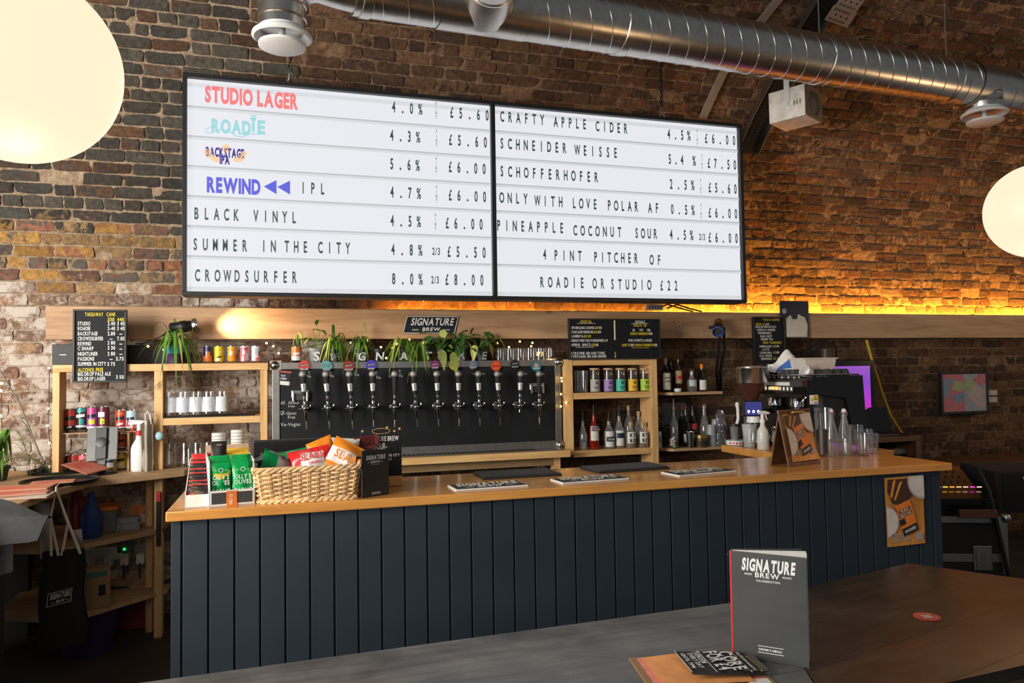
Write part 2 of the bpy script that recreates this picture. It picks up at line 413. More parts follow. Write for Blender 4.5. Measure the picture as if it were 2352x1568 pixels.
    o = bpy.data.objects.new(name, me); COL.objects.link(o); o['kind'] = 'structure'; return o
build_shell('wall_back', 0, S0+.03)
build_shell('ceiling', S0, S0+RV*1.42)
m, N, L, b = nt('floor_concrete')
n = noise(N, L, 3, 6); r = ramp(N, L, n.outputs[0], [(.3, (.035, .026, .02)), (.7, (.075, .06, .048))]); L.new(r.outputs[0], b.inputs['Base Color']); b.inputs['Roughness'].default_value = .6
mb = MB(); mb.box(-3.6, 8.2, -1.5, YW, -.05, 0); tag(mb.build('floor', m), kind='structure')
# ---------------------------------------------------------------- timber beam and what hangs on it
YB = 5.25
mb = MB(); mb.box(-1.43, 7.2, YB, YB+.05, 1.79, 2.0)
mb.box(-1.43, 7.2, YB+.05, YW-.018, 1.925, 1.95)
tag(solo('timber_beam', mb, beam_m, 'long pale timber beam fixed along the brick wall above the taps', 'beam', bevel=.006), kind='thing')
mb = MB(); mb.box(.66, 7.1, YB+.06, YB+.08, 1.951, 1.957, 1); 
for xa_, xb_, k_ in ((.66, 2.9, 0), (2.9, 7.1, 2)):
    mb.add([(x_, y_, z_) for x_ in (xa_, xb_) for y_, z_ in ((YB+.082, 1.955), (YB+.07, 1.975), (YB+.083, 1.9825), (YB+.096, 1.962))], [(0, 1, 5, 4), (1, 2, 6, 5), (2, 3, 7, 6), (3, 0, 4, 7), (3, 2, 1, 0), (4, 5, 6, 7)], [1, 1, k_, 1, 1, 1])
if True: pass
solo('light_strip', mb, [emit('amber_glow_dim', (1, .37, .03), 90), white, emit('amber_glow', (1, .42, .04), 260)], 'thin amber light strip tucked behind the top of the timber beam', 'light strip')
def plate(name, px0, py0, px1, py1, Y, th, m, label, cat, lean=0, bev=.002):
    a = at(px0, py0, y=Y); c = at(px1, py1, y=Y); w = c.x-a.x; h = a.z-c.z
    t = thing(name, label, cat, (a.x, Y, c.z)); MB().box(0, w, 0, th, 0, h).build('panel', m, t, bevel=bev)
    return t, w, h
def put(mb, s, px0, py, px1, Y, h, org, mat=0, bold=0, dz=0, dy=-.0015):
    # a string on plane Y with its left middle at pixel (px0,py) and right end in column px1; org = the thing's base
    p = at(px0, py, y=Y); x1 = xcol(px1, Y, p.z)
    return mb.text(s, T((p.x-org[0], dy, p.z-h/2-org[2])), h, x1-p.x, bold, mat)
def letterboard(name, px0, py0, px1, py1, label, rows, hcap, Y=YB-.025, th=.02):
    t, w, h = plate(name, px0, py0, px1, py1, Y, th, mat('letterboard_black', (.009, .010, .013), .6, bmp=.2, scale=90, spec=.25), label, 'letter board')
    f = MB()
    for q in ((0, w, 0, .012), (0, w, h-.012, h), (0, .012, .012, h-.012), (w-.012, w, .012, h-.012)): f.box(q[0], q[1], -.008, 0, q[2], q[3])
    f.build('frame', black, t, bevel=.002)
    org = t.location; mb = MB()
    for s, a, y, b_, c in rows: put(mb, s, a, y, b_, Y, hcap, org, c, .02)
    mb.build('lettering', [ink_w, ink_y], t); return t
def c1(x, y): return x/3.647, 680+y/3.647
def rows1(L_): return [(s, x0/3.647, 680+y/3.647, x1/3.647, c) for s, x0, y, x1, c in L_]
letterboard('letter_board', 168, 710, 290.5, 877, 'tall black letter board listing takeaway cans with prices', rows1([
    ('TAKEAWAY', 712, 152, 865, 1), ('CANS', 893, 152, 966, 1), ('330', 902, 195, 958, 1), ('440', 983, 195, 1038, 1),
    ('STUDIO', 653, 229, 758, 0), ('2.40', 902, 229, 965, 0), ('3 40', 982, 229, 1045, 0), ('ROADIE', 653, 270, 756, 0), ('2-40', 902, 270, 965, 0), ('3 40', 982, 270, 1045, 0),
    ('BACKSTAGE', 653, 313, 818, 0), ('2.80', 902, 313, 965, 0), ('-', 1000, 313, 1026, 0), ('CROWDSURFER', 653, 355, 866, 0), ('-', 918, 355, 944, 0), ('7.00', 982, 355, 1045, 0),
    ('REWIND', 653, 398, 765, 0), ('2 80', 902, 390, 965, 0), ('-', 1000, 396, 1026, 0), ('C SHARP', 653, 438, 784, 0), ('3 30', 902, 433, 965, 0), ('-', 1000, 438, 1026, 0),
    ('NIGHTLINER', 653, 483, 820, 0), ('2 80', 902, 482, 965, 0), ('-', 1000, 482, 1026, 0), ('PASSIONS', 653, 525, 790, 0), ('-', 918, 525, 944, 0), ('5.75', 972, 524, 1036, 0),
    ('SUMMER IN CITY', 653, 568, 890, 0), ('3 75', 900, 568, 964, 0), ('ALCOHOL FREE', 653, 618, 864, 1), ('BIG DROP PALE ALE', 653, 653, 928, 0), ('3 50', 972, 677, 1037, 0), ('BIG DROP LAGER', 653, 693, 884, 0)]), .021, Y=5.0)
def rows5(L_): return [(s, 1280+x0/3.919, 680+y/3.919, 1280+x1/3.919, c) for s, x0, y, x1, c in L_]
t = letterboard('letter_board', 1305.5, 731, 1517.5, 824, 'wide black letter board with cocktail prices and socials in two columns', rows5([
    ('COCKTAIL', 206, 229, 308, 1), ('SPARKLING COSMO', 128, 284, 332, 0), ('£8', 337, 284, 366, 1), ('50', 372, 284, 400, 0), ('CASCADE NEGRONI', 126, 322, 324, 0), ('£8', 329, 322, 358, 1), ('50', 364, 322, 392, 0),
    ('LAGERITA', 126, 360, 232, 0), ('£8 50', 237, 360, 302, 1), ('SIGNATURE OLD FASHIONED', 126, 399, 420, 0), ('£', 425, 399, 439, 1), ('9', 441, 399, 453, 0),
    ('APEROL', 125, 438, 208, 0), ('SPRITZ', 224, 438, 300, 0), ('£8', 306, 438, 336, 1), ('50', 342, 438, 369, 0), ('KYRO PINK GIN AND TONIC', 124, 514, 430, 0), ('£', 515, 512, 529, 1), ('KYRO DARK GIN AND GINGER', 124, 543, 442, 0), ('£', 515, 540, 529, 0),
    ('SOCIALS', 700, 231, 788, 0), ('FOLLO  US', 685, 262, 803, 1), ('IG', 678, 306, 697, 0), ('TW', 738, 306, 771, 0), ('FB', 810, 306, 836, 0), ('SIGNATUREBREW', 656, 337, 826, 1), ('EB', 828, 337, 855, 0),
    ('FOR EVENTS', 640, 398, 768, 0), ('&', 774, 398, 788, 1), ('MORE', 794, 398, 851, 0), ('LINKTR', 580, 440, 655, 1), ('EE', 661, 440, 688, 0), ('/SIGNATUREBREW', 694, 440, 872, 1), ('ER', 876, 440, 902, 0)]), .0175, Y=5.0)
o_ = t.location; mb = MB()
for x0, x1, y, c in ((178, 342, 244, 0), (665, 820, 246, 0), (165, 330, 460, 0), (672, 826, 464, 1)):
    a = at(1280+x0/3.919, 680+y/3.919, y=5.0); bx = xcol(1280+x1/3.919, 5.0, a.z); mb.box(a.x-o_[0], bx-o_[0], -.002, .001, a.z-o_[2]-.0012, a.z-o_[2]+.0012, c)
a = at(1280+515/3.919, 680+218/3.919, y=5.0); b2 = at(1280+512/3.919, 680+394/3.919, y=5.0); mb.box(a.x-o_[0]-.006, a.x-o_[0]-.001, -.003, .001, b2.z-o_[2], a.z-o_[2], 0); mb.box(a.x-o_[0]+.001, a.x-o_[0]+.005, -.003, .001, b2.z-o_[2], a.z-o_[2], 1)
mb.build('divider_line', [ink_w, ink_y], t)
def rows6(L_): return [(s, 1640+x0/3.919, 680+y/3.919, 1640+x1/3.919, c) for s, x0, y, x1, c in L_]
letterboard('letter_board', 1729, 727, 1804, 838, 'narrow black letter board with tea and coffee prices', rows6([
    ('TEAS & COFFEE', 440, 212, 588, 1), ('MEWE', 376, 252, 428, 1), ('£2', 440, 252, 465, 1), ('80', 470, 252, 496, 0), ('ENGLISH BREAKFAST', 372, 275, 560, 0), ('LEMON & GINGER', 384, 303, 552, 0), ('PEPPERMINT', 396, 332, 516, 0), ('EARL GREY', 416, 360, 524, 0), ('GREEN TEA', 420, 387, 530, 0),
    ('PERKY BLENDERS', 440, 418, 606, 1), ('AMERICANO', 406, 452, 516, 0), ('£2', 528, 450, 556, 1), ('50', 560, 450, 584, 0), ('LATTE', 434, 480, 496, 0), ('CAPPUCINO', 412, 510, 516, 0), ('£2', 530, 506, 558, 1), ('80', 562, 506, 586, 0), ('FLAT WHITE', 410, 538, 520, 0), ('ESPRESSO', 424, 564, 520, 0), ('£2 00', 532, 560, 590, 1)]), .0165)
# oblique white-edged brand sign on the beam, used again on bag, menus and runners
def brand(mb, M, w, h, m_bg=None, m_w=0, sheared=.16, frame=True, th=.004):
    # the mark in the XZ plane of M, centred: a slanted panel with a white edge, two lines of slanted capitals
    k = sheared*h/2
    if frame:
        P = [(-w/2-k, -h/2), (w/2-k, -h/2), (w/2+k, h/2), (-w/2+k, h/2)]
        q = .035*h; I = [(-w/2-k+q*1.2, -h/2+q), (w/2-k-q*1.1, -h/2+q), (w/2+k-q*1.2, h/2-q), (-w/2+k+q*1.1, h/2-q)]
        v = [(x, -.0006, z) for x, z in P]+[(x, -.0006, z) for x, z in I]
        mb.add(v, [(0, 1, 5, 4), (1, 2, 6, 5), (2, 3, 7, 6), (3, 0, 4, 7)], m_w, False, M)
    mb.text('SIGNATURE', M @ T((.02*w, -.001, -.02*h)), .40*h, .82*w, .02, m_w, 'c', sheared)
    mb.text('BREW', M @ T((0, -.001, -.36*h)), .2*h, .34*w, .02, m_w, 'c', sheared)
    mb.text('BEER', M @ T((-.30*w, -.001, -.33*h)), .07*h, .12*w, .02, m_w, 'c', sheared)
    mb.text('MUSIC', M @ T((.30*w, -.001, -.33*h)), .07*h, .13*w, .02, m_w, 'c', sheared)
a = at(925, 766, y=YB-.012); b2 = at(1053, 726, y=YB-.012); w = b2.x-a.x; h = b2.z-a.z
t = thing('brand_sign', 'slanted black and white brewery sign fixed on the timber beam', 'sign', ((a.x+b2.x)/2, YB-.012, (a.z+b2.z)/2))
k = .08*h*1.5; mb = MB(); mb.prism([(-w/2, -h/2), (w/2-2*k, -h/2), (w/2, h/2), (-w/2+2*k, h/2)], 0, .011); mb.build('panel', mat('sign_black', (.012, .016, .024), .4), t, bevel=.001)
mb = MB(); brand(mb, T((0, -.0005, 0)), w-2*k, h*.96, sheared=.24); mb.build('lettering', ink_w, t)
# plain dark record sleeve, round sticker, power strip
a = at(1793, 690, y=YB-.03); b2 = at(1859, 775, y=YB-.02); w = b2.x-a.x; h = a.z-b2.z
t = thing('record_sleeve', 'square dark blue record sleeve with a pale shape propped on the beam', 'record sleeve', (a.x, YB-.02, b2.z))
MB().box(0, w, 0, .008, 0, h).build('sleeve', mat('sleeve_navy', (.012, .018, .05), .4), t)
mb = MB(); mb.prism([(w*x, h*z) for x, z in ((.2, .02), (.92, .02), (.95, .35), (.86, .55), (.62, .64), (.58, .5), (.42, .5), (.36, .62), (.2, .52))], -.0012, 0)
mb.build('printed_shape', cream, t)
mb = MB(); mb.lathe([(.028, -.001), (.028, 0)], (w*.13, 0, h*.72), 18, M=None); mb = MB().lathe([(.022, 0), (.022, .0012)], n=18, M=T((w*.14, 0, h*.72)) @ RX(PI/2)); mb.build('round_mark', mat('grey_print', (.45, .48, .5), .6), t)
p = at(1559.5, 749, y=YB-.002); mb = MB().lathe([(.022, 0), (.022, .0018)], n=20, M=RX(PI/2)); mb.lathe([(.012, .0018), (.012, .0024)], n=6, mat=1, M=RX(PI/2))
solo('round_sticker', mb, [mat('sticker_pale', (.6, .45, .38), .7), mat('sticker_red', (.5, .18, .12), .7)], 'small pale round sticker on the beam by the wide letter board', 'sticker', p)
p = at(1486, 704, y=YB+.03); t = thing('power_strip', 'white socket strip lying on top of the beam beneath the menu board', 'socket strip', (p.x, YB+.03, 2.0))
MB().box(0, .14, 0, .05, 0.016, .06).build('housing', mat('grey_plastic', (.35, .34, .32), .5), t, bevel=.004)
mb = MB()
for i in range(5): mb.box(.02+.023*i, .027+.023*i, -.003, .001, .026, .044)
mb.build('sockets', black, t)
for dx in (.2, .28):
    q = Vector((p.x+dx, YB+.04, 2.004)); pts = [(q.x-.1, q.y, 2.03), (q.x-.02, q.y-.01, 2.06), (q.x+.1, q.y, 2.03), (q.x+.22, q.y+.02, 2.008)]
    solo('black_cable', MB().tube(pts, .006, 6), black, 'black cable looping along the beam top %s the white socket strip' % ('just beside' if dx < .25 else 'further right of'), 'cable')
# ---------------------------------------------------------------- hanging light-box menu
YS = 4.7
sx0, sx1, sz0, sz1 = xcol(420, YS, 2.7), xcol(1703.5, YS, 2.7), 2.018, 3.325
sign = thing('menu_light_box', 'huge glowing white light-box menu in a black frame hung over the bar', 'menu board', (sx0, YS, sz0))
SWD, SH = sx1-sx0, sz1-sz0; bt = .024
xm = xcol(1132, YS, 2.7)-sx0
mb = MB(); mb.box(0, SWD, .006, .12, 0, SH)
for q in ((0, SWD, 0, bt), (0, SWD, SH-bt, SH), (0, bt, bt, SH-bt), (SWD-bt, SWD, bt, SH-bt), (xm-.014, xm+.014, bt, SH-bt)): mb.box(q[0], q[1], -.035, .006, q[2], q[3])
mb.build('frame', black, sign, bevel=.002)
panel_m = emit('panel_glow', (.93, .94, 1), .86); rail_m = mat('rail', (.08, .08, .08), .7, emit=(.9, .93, 1), estr=.50); rail2 = mat('rail_pale', (.08, .08, .08), .7, emit=(.93, .95, 1), estr=.68)
rails = [.028]+[.132+.1405*i for i in range(6)]+[.985]
for x0, x1 in ((bt, xm-.014), (xm+.014, SWD-bt)):
    pn = MB().box(x0, x1, .0, .006, bt, SH-bt).build('lit_panel', panel_m, sign)
    mb = MB()
    for i, fr in enumerate(rails):
        z = bt+(SH-2*bt)*(1-fr)
        if i in (0, 7): mb.box(x0, x1, -.003, 0, z-.012, z+.012, 1); continue
        mb.box(x0, x1, -.006, 0, z-.017, z-.004, 1); mb.box(x0, x1, -.008, 0, z-.004, z+.005, 0)
    mb.build('letter_rails', [rail_m, rail2], pn)
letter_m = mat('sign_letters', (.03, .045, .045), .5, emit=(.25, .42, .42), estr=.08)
def sl(mb, s, cx0, cx1, cy, left=True, h=.066, wx=.66, bold=.02, mt=0):
    f, ox, oy = (2.904, 400, 160) if left else (3.136, 1100, 220)
    p = at(ox+cx0/f, oy+cy/f, y=YS); x1 = xcol(ox+cx1/f, YS, p.z) if len(s) > 1 else p.x
    for i, ch in enumerate(s):
        x = p.x if len(s) == 1 else p.x+(x1-p.x)*i/(len(s)-1)
        mb.glyph1(ch, T((x-sx0, -.0095, p.z-h/2-sz0)), h, wx*(.62 if ch in '£MW%' else .66 if ch != '.' else 1), bold, mt)
mb = MB()
for s, a, b_, y in (('4.0%', 1463, 1640, 252), ('£5.60', 1850, 2085, 288), ('4.3%', 1450, 1625, 440), ('£5.60', 1842, 2073, 470), ('5.6%', 1450, 1622, 630), ('£6.00', 1840, 2065, 650), ('IPL', 860, 990, 790), ('4.7%', 1452, 1630, 818), ('£6.00', 1840, 2068, 838),
        ('BLACK VINYL', 150, 800, 960), ('4.5%', 1453, 1630, 1008), ('£6.00', 1820, 2045, 1024), ('SUMMER', 142, 472, 1165), ('IN', 598, 662, 1177), ('THE', 752, 875, 1180), ('CITY', 975, 1157, 1187), ('4.8%', 1458, 1640, 1200), ('£5.50', 1832, 2065, 1214),
        ('CROWDSURFER', 157, 803, 1372), ('8.0%', 1463, 1642, 1395), ('£8.00', 1818, 2050, 1400)): sl(mb, s, a, b_, y)
for x, y in ((1746, 275), (1748, 460), (1746, 642), (1748, 830), (1741, 1018)):
    for i, ch in enumerate('PINT'): sl(mb, ch, x, x, y-45+30*i, h=.020)
sl(mb, '2/3', 1728, 1764, 1212, h=.044, wx=.75); sl(mb, '2/3', 1721, 1757, 1402, h=.044, wx=.75)
for s, a, b_, y in (('CRAFTY', 165, 452, 152), ('APPLE', 550, 757, 190), ('CIDER', 850, 1053, 222), ('4.5%', 1363, 1507, 278), ('£6.00', 1632, 1832, 308), ('SCHNEIDER', 163, 613, 345), ('WEISSE', 705, 980, 393), ('5.4 %', 1370, 1545, 458), ('£7.50', 1652, 1838, 487),
        ('SCHOFFERHOFER', 163, 842, 545), ('2.5%', 1380, 1535, 637), ('£5.60', 1658, 1842, 662), ('ONLY', 162, 332, 735), ('WITH', 418, 585, 757), ('LOVE', 683, 833, 775), ('POLAR', 935, 1130, 790), ('AF', 1228, 1278, 808), ('0.5%', 1388, 1537, 818), ('£6.00', 1658, 1846, 842),
        ('PINEAPPLE', 140, 593, 934), ('COCONUT', 690, 1008, 970), ('SOUR', 1132, 1267, 990), ('4.5%', 1380, 1527, 1000), ('£6.00', 1658, 1850, 1020), ('4', 470, 470, 1143), ('PINT', 552, 723, 1149), ('PITCHER', 837, 1128, 1162), ('OF', 1240, 1293, 1182),
        ('ROADIE', 452, 740, 1342), ('OR', 830, 887, 1352), ('STUDIO', 958, 1223, 1357), ('£22', 1312, 1415, 1366)): sl(mb, s, a, b_, y, False)
for x, y in ((1568, 300), (1602, 478), (1592, 655), (1595, 832)):
    for i, ch in enumerate('PINT'): sl(mb, ch, x, x, y-42+30*i, False, h=.020)
sl(mb, '2/3', 1588, 1617, 1017, False, h=.044, wx=.7)
mb.build('black_letters', letter_m, sign)
def logo(s, cx0, cx1, cyl, h, m, name, squ=None):
    p = at(400+cx0/2.904, 160+cyl/2.904, y=YS); x1 = xcol(400+cx1/2.904, YS, p.z)
    return MB().text(s, T((p.x-sx0, -.0095, p.z-h/2-sz0)), h, x1-p.x, .05, gap=.09), p
lg = lambda n_, c, e: mat(n_, tuple(v*.06 for v in c), .6, emit=c, estr=e)
coral = lg('coral_logo', (.95, .23, .23), .9); aqua = lg('aqua_logo', (.36, .72, .76), .9); indigo = lg('indigo_logo', (.12, .13, .75), .9); dblue = lg('deep_blue_logo', (.05, .03, .38), .6); peach = lg('peach_logo', (1, .66, .40), .9)
mb, p = logo('STUDIO LAGER', 206, 826, 165, .088, coral, ''); mb.build('coral_logo', coral, sign)
mb, p = logo('ROAD', 250, 512, 375, .075, aqua, ''); m2, p2 = logo('E', 556, 607, 386, .075, aqua, ''); mb.add(m2.v, m2.f)
q = at(400+530/2.904, 160+382/2.904, y=YS); mb.box(q.x-sx0-.010, q.x-sx0+.006, -.0105, -.0095, q.z-sz0-.035, q.z-sz0+.030)
mb.sphere((q.x-sx0-.002, -.0095, q.z-sz0+.045), .017, 12, 8, sq=(1, .1, .8))
mb.box(q.x-sx0-.016, q.x-sx0+.018, -.0105, -.0095, q.z-sz0+.062, q.z-sz0+.069)
q = at(400+215/2.904, 160+410/2.904, y=YS); mb.tube([(q.x-sx0+a*.27, -.0095, q.z-sz0+b_) for a, b_ in ((.13, .03), (.0, .01), (-.01, -.012), (.1, -.012), (.25, .012), (.45, .01), (.6, -.02), (.75, -.02), (.9, .0), (1.1, 0))], .003, 5)
mb.build('aqua_logo', aqua, sign)
mb = MB()
for cx, cy, rx, rz, tl in ((268, 594, .036, .017, .5), (226, 553, .022, .022, 0), (430, 600, .030, .018, -.2), (463, 568, .016, .024, .4), (347, 528, .022, .026, 0)):
    q = at(400+cx/2.904, 160+cy/2.904, y=YS); mb.lathe([(1, 0), (1, .001)], n=24, M=T((q.x-sx0, -.0085, q.z-sz0)) @ RY(tl) @ Matrix.Diagonal((rx, 1, rz, 1)) @ RX(PI/2))
mb.build('peach_logo', peach, sign)
mb, p = logo('BACKSTAGE', 213, 467, 548, .05, dblue, ''); m2, p2 = logo('IPA', 305, 371, 603, .046, dblue, ''); mb.add(m2.v, m2.f); mb.build('deep_blue_logo', dblue, sign)
mb, p = logo('REWIND', 219, 576, 768, .082, indigo, '')
for x0, x1, cy in ((598, 683, 781), (688, 773, 784)):
    a = at(400+x0/2.904, 160+cy/2.904, y=YS); bx = xcol(400+x1/2.904, YS, a.z); mb.add([(a.x-sx0, -.0095, a.z-sz0), (bx-sx0, -.0095, a.z-sz0-.043), (bx-sx0, -.0095, a.z-sz0+.043)], [(0, 1, 2)])
mb.build('indigo_logo', indigo, sign)
for px, lab in ((667, 'dark chain with a shiny hook holding the left half of the menu board'), (1520, 'dark chain with a shiny hook holding the right half of the menu board')):
    x = xcol(px, YS+.05, 3.4); t = thing('hanging_chain', lab, 'chain', (x, YS+.05, sz1), group='chains holding the menu board')
    top = S0+math.sqrt(RV**2-(YS+.05-(YW-RV))**2)-sz1
    mb = MB(); n_ = int((top-.1)/.038)
    for i in range(n_):
        pts = [(math.cos(a)*.010, 0, .1+.038*i+.019+math.sin(a)*.025) for a in [2*PI*j/12 for j in range(12)]]
        mb.tube(pts, .004, 5, closed=True, M=RZ(PI/2*(i % 2)+.4))
    mb.build('links', black, t)
    pts = [(math.cos(a)*.016*(1.3 if math.sin(a) < 0 else .8), 0, .05+math.sin(a)*.048) for a in [2*PI*j/16 for j in range(16)]]
    MB().tube(pts, .0045, 6, closed=True).build('hook', steel, t)
# ---------------------------------------------------------------- duct
DL = Vector((.30, 3.52, 3.395)); DR = Vector((5.283, 4.18, 3.571)); dd = (DR-DL).normalized()
DRD = .15
duct = thing('ventilation_duct', 'long round galvanised ventilation duct under the brick vault', 'duct', DL)
def along(d): return d.to_track_quat('Z', 'Y').to_matrix().to_4x4()
ML = along(dd); LEN = 7.3
MB().lathe([(DRD, .0), (DRD, LEN)], n=48, M=ML).build('pipe', galv, duct)
mb = MB(); d0 = .10
while d0 < LEN-.1:
    tl = .10; pts = []
    for j in range(40):
        a = 2*PI*j/40; pts.append((DRD*1.004*math.cos(a), DRD*1.004*math.sin(a), d0+tl*.5*math.cos(a+1)))
    mb.tube(pts, .0022, 5, closed=True, M=ML); d0 += .125
mb.build('spiral_seam', steel, duct)
for d0 in (.03, 1.45, 2.95, 4.15): MB().lathe([(DRD+.001, d0), (DRD+.006, d0+.004), (DRD+.006, d0+.05), (DRD+.001, d0+.054)], n=40, M=ML, cap=(False, False)).build('joint_collar', galv, duct)
def diffuser(loc, r, parent, drop):
    MB().lathe([(r*1.0, .025), (r*1.04, .012), (r*1.25, .0), (r*1.28, -.012), (r*1.18, -.02), (r*.92, .005), (r*.9, .03)], n=40).build('vent_ring', white, parent, loc)
    MB().lathe([(.001, -.012), (r*.8, -.01), (r*1.0, 0), (r*.99, .012), (.02, .02), (.012, .1), (.012, .16)], n=40).build('vent_disc', white, parent, (loc[0], loc[1], loc[2]-drop))
# left elbow with diffuser
P = at(648, 80, y=3.46); lp = Vector((P.x, 3.46, P.z))-DL; er = .103
ztop = .02; pts = [(lp.x, lp.y, lp.z+.02), (lp.x, lp.y, lp.z+.12)]
for j in range(1, 9):
    a = PI/2*j/8; pts.append((lp.x+.17*(1-math.cos(a)), lp.y*(1-j/8*.4), lp.z+.12+.17*math.sin(a)))
pts += [(-.06, 0, pts[-1][2]), (-.05, 0, pts[-1][2])]
zt_ = pts[-1][2]
MB().tube(pts, er, 32).build('elbow_pipe', galv, duct)
mb = MB()
for dz in (.06, .12): mb.lathe([(er+.0005, dz), (er+.005, dz+.006), (er+.0005, dz+.012)], (lp.x, lp.y, lp.z), 36, cap=(False, False))
mb.build('elbow_seam', galv, duct)
MB().tube([(-.09, 0, zt_), (.0, 0, zt_*.4), (.06, 0, 0)], [er, .13, DRD], 36).build('reducer', galv, duct)
diffuser((lp.x, lp.y, lp.z), er, duct, .055)
# middle branch rising towards the room
k = (xcol(1105, 3.62, 3.42)-DL.x)/dd.x; c = dd*k; bd = Vector((-.05, -.98, .06)).normalized()
mb = MB().lathe([(.165, .02), (.15, .13), (.135, .2), (.14, .205), (.14, .215), (.135, .22), (.135, .9)], n=40, M=T(c) @ along(bd)); mb.build('branch_pipe', galv, duct)
mb = MB().grid(lambda u, v: ML @ Vector(((DRD+.004)*math.cos(2*PI*u), (DRD+.004)*math.sin(2*PI*u), k-.24+.48*v)), 40, 2); mb.build('saddle_plate', galv, duct)
# right drop with diffuser
P = at(2254, 262, y=4.12); kx = (P.x-DL.x)/dd.x; ax = DL+dd*kx; lp2 = Vector((P.x, ax.y-.02, P.z))-DL; r2 = .118
MB().lathe([(r2, 0), (r2, .05), (r2+.004, .055), (r2+.004, .06), (r2, .065), (r2, .11), (r2+.004, .115), (r2, .12), (r2, ax.z-P.z-.03)], tuple(lp2), 36).build('drop_pipe', galv, duct)
mb = MB().grid(lambda u, v: ML @ Vector(((DRD+.004)*math.cos(2*PI*u), (DRD+.004)*math.sin(2*PI*u), kx-.17+.34*v)), 40, 2); mb.build('saddle_plate', galv, duct)
diffuser(tuple(lp2), r2, duct, .07)
# duct hangers
for kx in (1.45, 2.97, 4.17):
    ax = DL+dd*kx; top = S0+math.sqrt(RV**2-(ax.y-(YW-RV))**2)
    solo('hanger_rod', MB().tube([(0, 0, 0), (0, 0, top-ax.z-DRD)], .005, 6), steel, {1.45: 'thin hanger rod above the duct near the middle branch', 2.97: 'thin hanger rod above the duct by the slotted tray', 4.17: 'thin hanger rod above the far right of the duct'}[kx], 'rod', (ax.x, ax.y, ax.z+DRD), group='duct hanger rods')
# ---------------------------------------------------------------- globe lamps
globe_m = emit('globe_glow', (1, .74, .52), 1.2)
for P, lab in ((Vector((-.545, 1.8, 2.212)), 'large glowing globe lamp hanging at the left near the dark brick'), (Vector((3.085, 2.405, 2.205)), 'large glowing globe lamp hanging at the far right of the bar'), (Vector((6.7, 3.0, 2.2)), 'third glowing globe lamp hanging further along the vault past the bar')):
    t = thing('globe_lamp', lab, 'lamp', P, group='globe pendant lamps')
    MB().sphere((0, 0, 0), .2, 48, 32).build('globe', globe_m, t)
    MB().lathe([(.035, .195), (.035, .225), (.02, .25), (.008, .26)], n=24).build('cap', steel, t)
    top = S0+math.sqrt(max(.1, RV**2-(P.y-(YW-RV))**2)); MB().tube([(0, 0, .25), (0, 0, top-P.z)], .006, 8).build('rod', black, t)
    point('globe_light', (P.x, P.y, P.z-.36), 30 if P.x > 5 else 10, (1, .62, .3), .1)
# ---------------------------------------------------------------- things fixed to the vault
def vault_strip(name, hits, wdt, th, off, m, label, cat, prof=None):
    mb = MB(); pts = []
    for i in range(len(hits)-1):
        (xa, sa), (xb, sb) = hits[i], hits[i+1]
        for j in range(10 if i == len(hits)-2 else 9): u = j/9; pts.append((xa+(xb-xa)*u, sa+(sb-sa)*u))
    v = []; f = []
    for x, s in pts:
        for dx, d in ((-wdt/2, off), (wdt/2, off), (wdt/2, off+th), (-wdt/2, off+th)): v.append(tuple(shell(x+dx, s, d)))
    for i in range(len(pts)-1):
        for j in range(4): f.append((4*i+j, 4*i+(j+1) % 4, 4*i+4+(j+1) % 4, 4*i+4+j))
    f += [(0, 1, 2, 3), tuple(4*(len(pts)-1)+j for j in (3, 2, 1, 0))]
    mb.add(v, f); return mb, pts
hA = [shell_hit(1612, 270, .01), shell_hit(1660, 165, .01), shell_hit(1800, -20, .01)]
mb, _ = vault_strip('trim', hA, .055, .03, .008, None, '', '')
solo('mortar_ridge', mb, mat('pale_mortar', (.3, .24, .19), .9, bmp=.8, scale=40), 'pale cement-covered conduit running up the vault beside the slotted tray', 'conduit')
hB = [shell_hit(1712, 350, .05), shell_hit(1785, 200, .05), shell_hit(1905, -10, .05)]
m, N, L, b = nt('slotted_tray'); tc = N.new('ShaderNodeTexCoord'); vo = N.new('ShaderNodeTexBrick'); L.new(tc.outputs['Object'], vo.inputs[0])
b.inputs['Base Color'].default_value = (.035, .03, .028, 1); b.inputs['Metallic'].default_value = .6; b.inputs['Roughness'].default_value = .5
t = thing('cable_tray', 'dark perforated cable tray curving up the vault behind the menu board', 'cable tray', (0, 0, 0))
mb, pts = vault_strip('x', hB, .20, .006, .05, None, '', ''); mb.build('tray_base', m, t)
mb = MB()
for sx in (-.10, .095):
    m2, _ = vault_strip('x', [(x+sx, s) for x, s in hB], .006, .045, .05, None, '', ''); mb.add(m2.v, m2.f)
mb.build('tray_edge', alu, t)
mb = MB()
for i in range(2, 44):
    u = i/46*len(pts); j = min(int(u), len(pts)-2); fr = u-j; x = pts[j][0]*(1-fr)+pts[j+1][0]*fr; s = pts[j][1]*(1-fr)+pts[j+1][1]*fr
    for dx in (-.055, 0, .055):
        q = [tuple(shell(x+dx+a, s+b_+(.02 if dx == 0 else 0), .0575)) for a, b_ in ((-.012, -.006), (.012, -.006), (.012, .006), (-.012, .006))]; mb.add(q, [(0, 1, 2, 3)])
mb.build('slots', mat('slot_dark', (.003, .003, .003), .9), t)
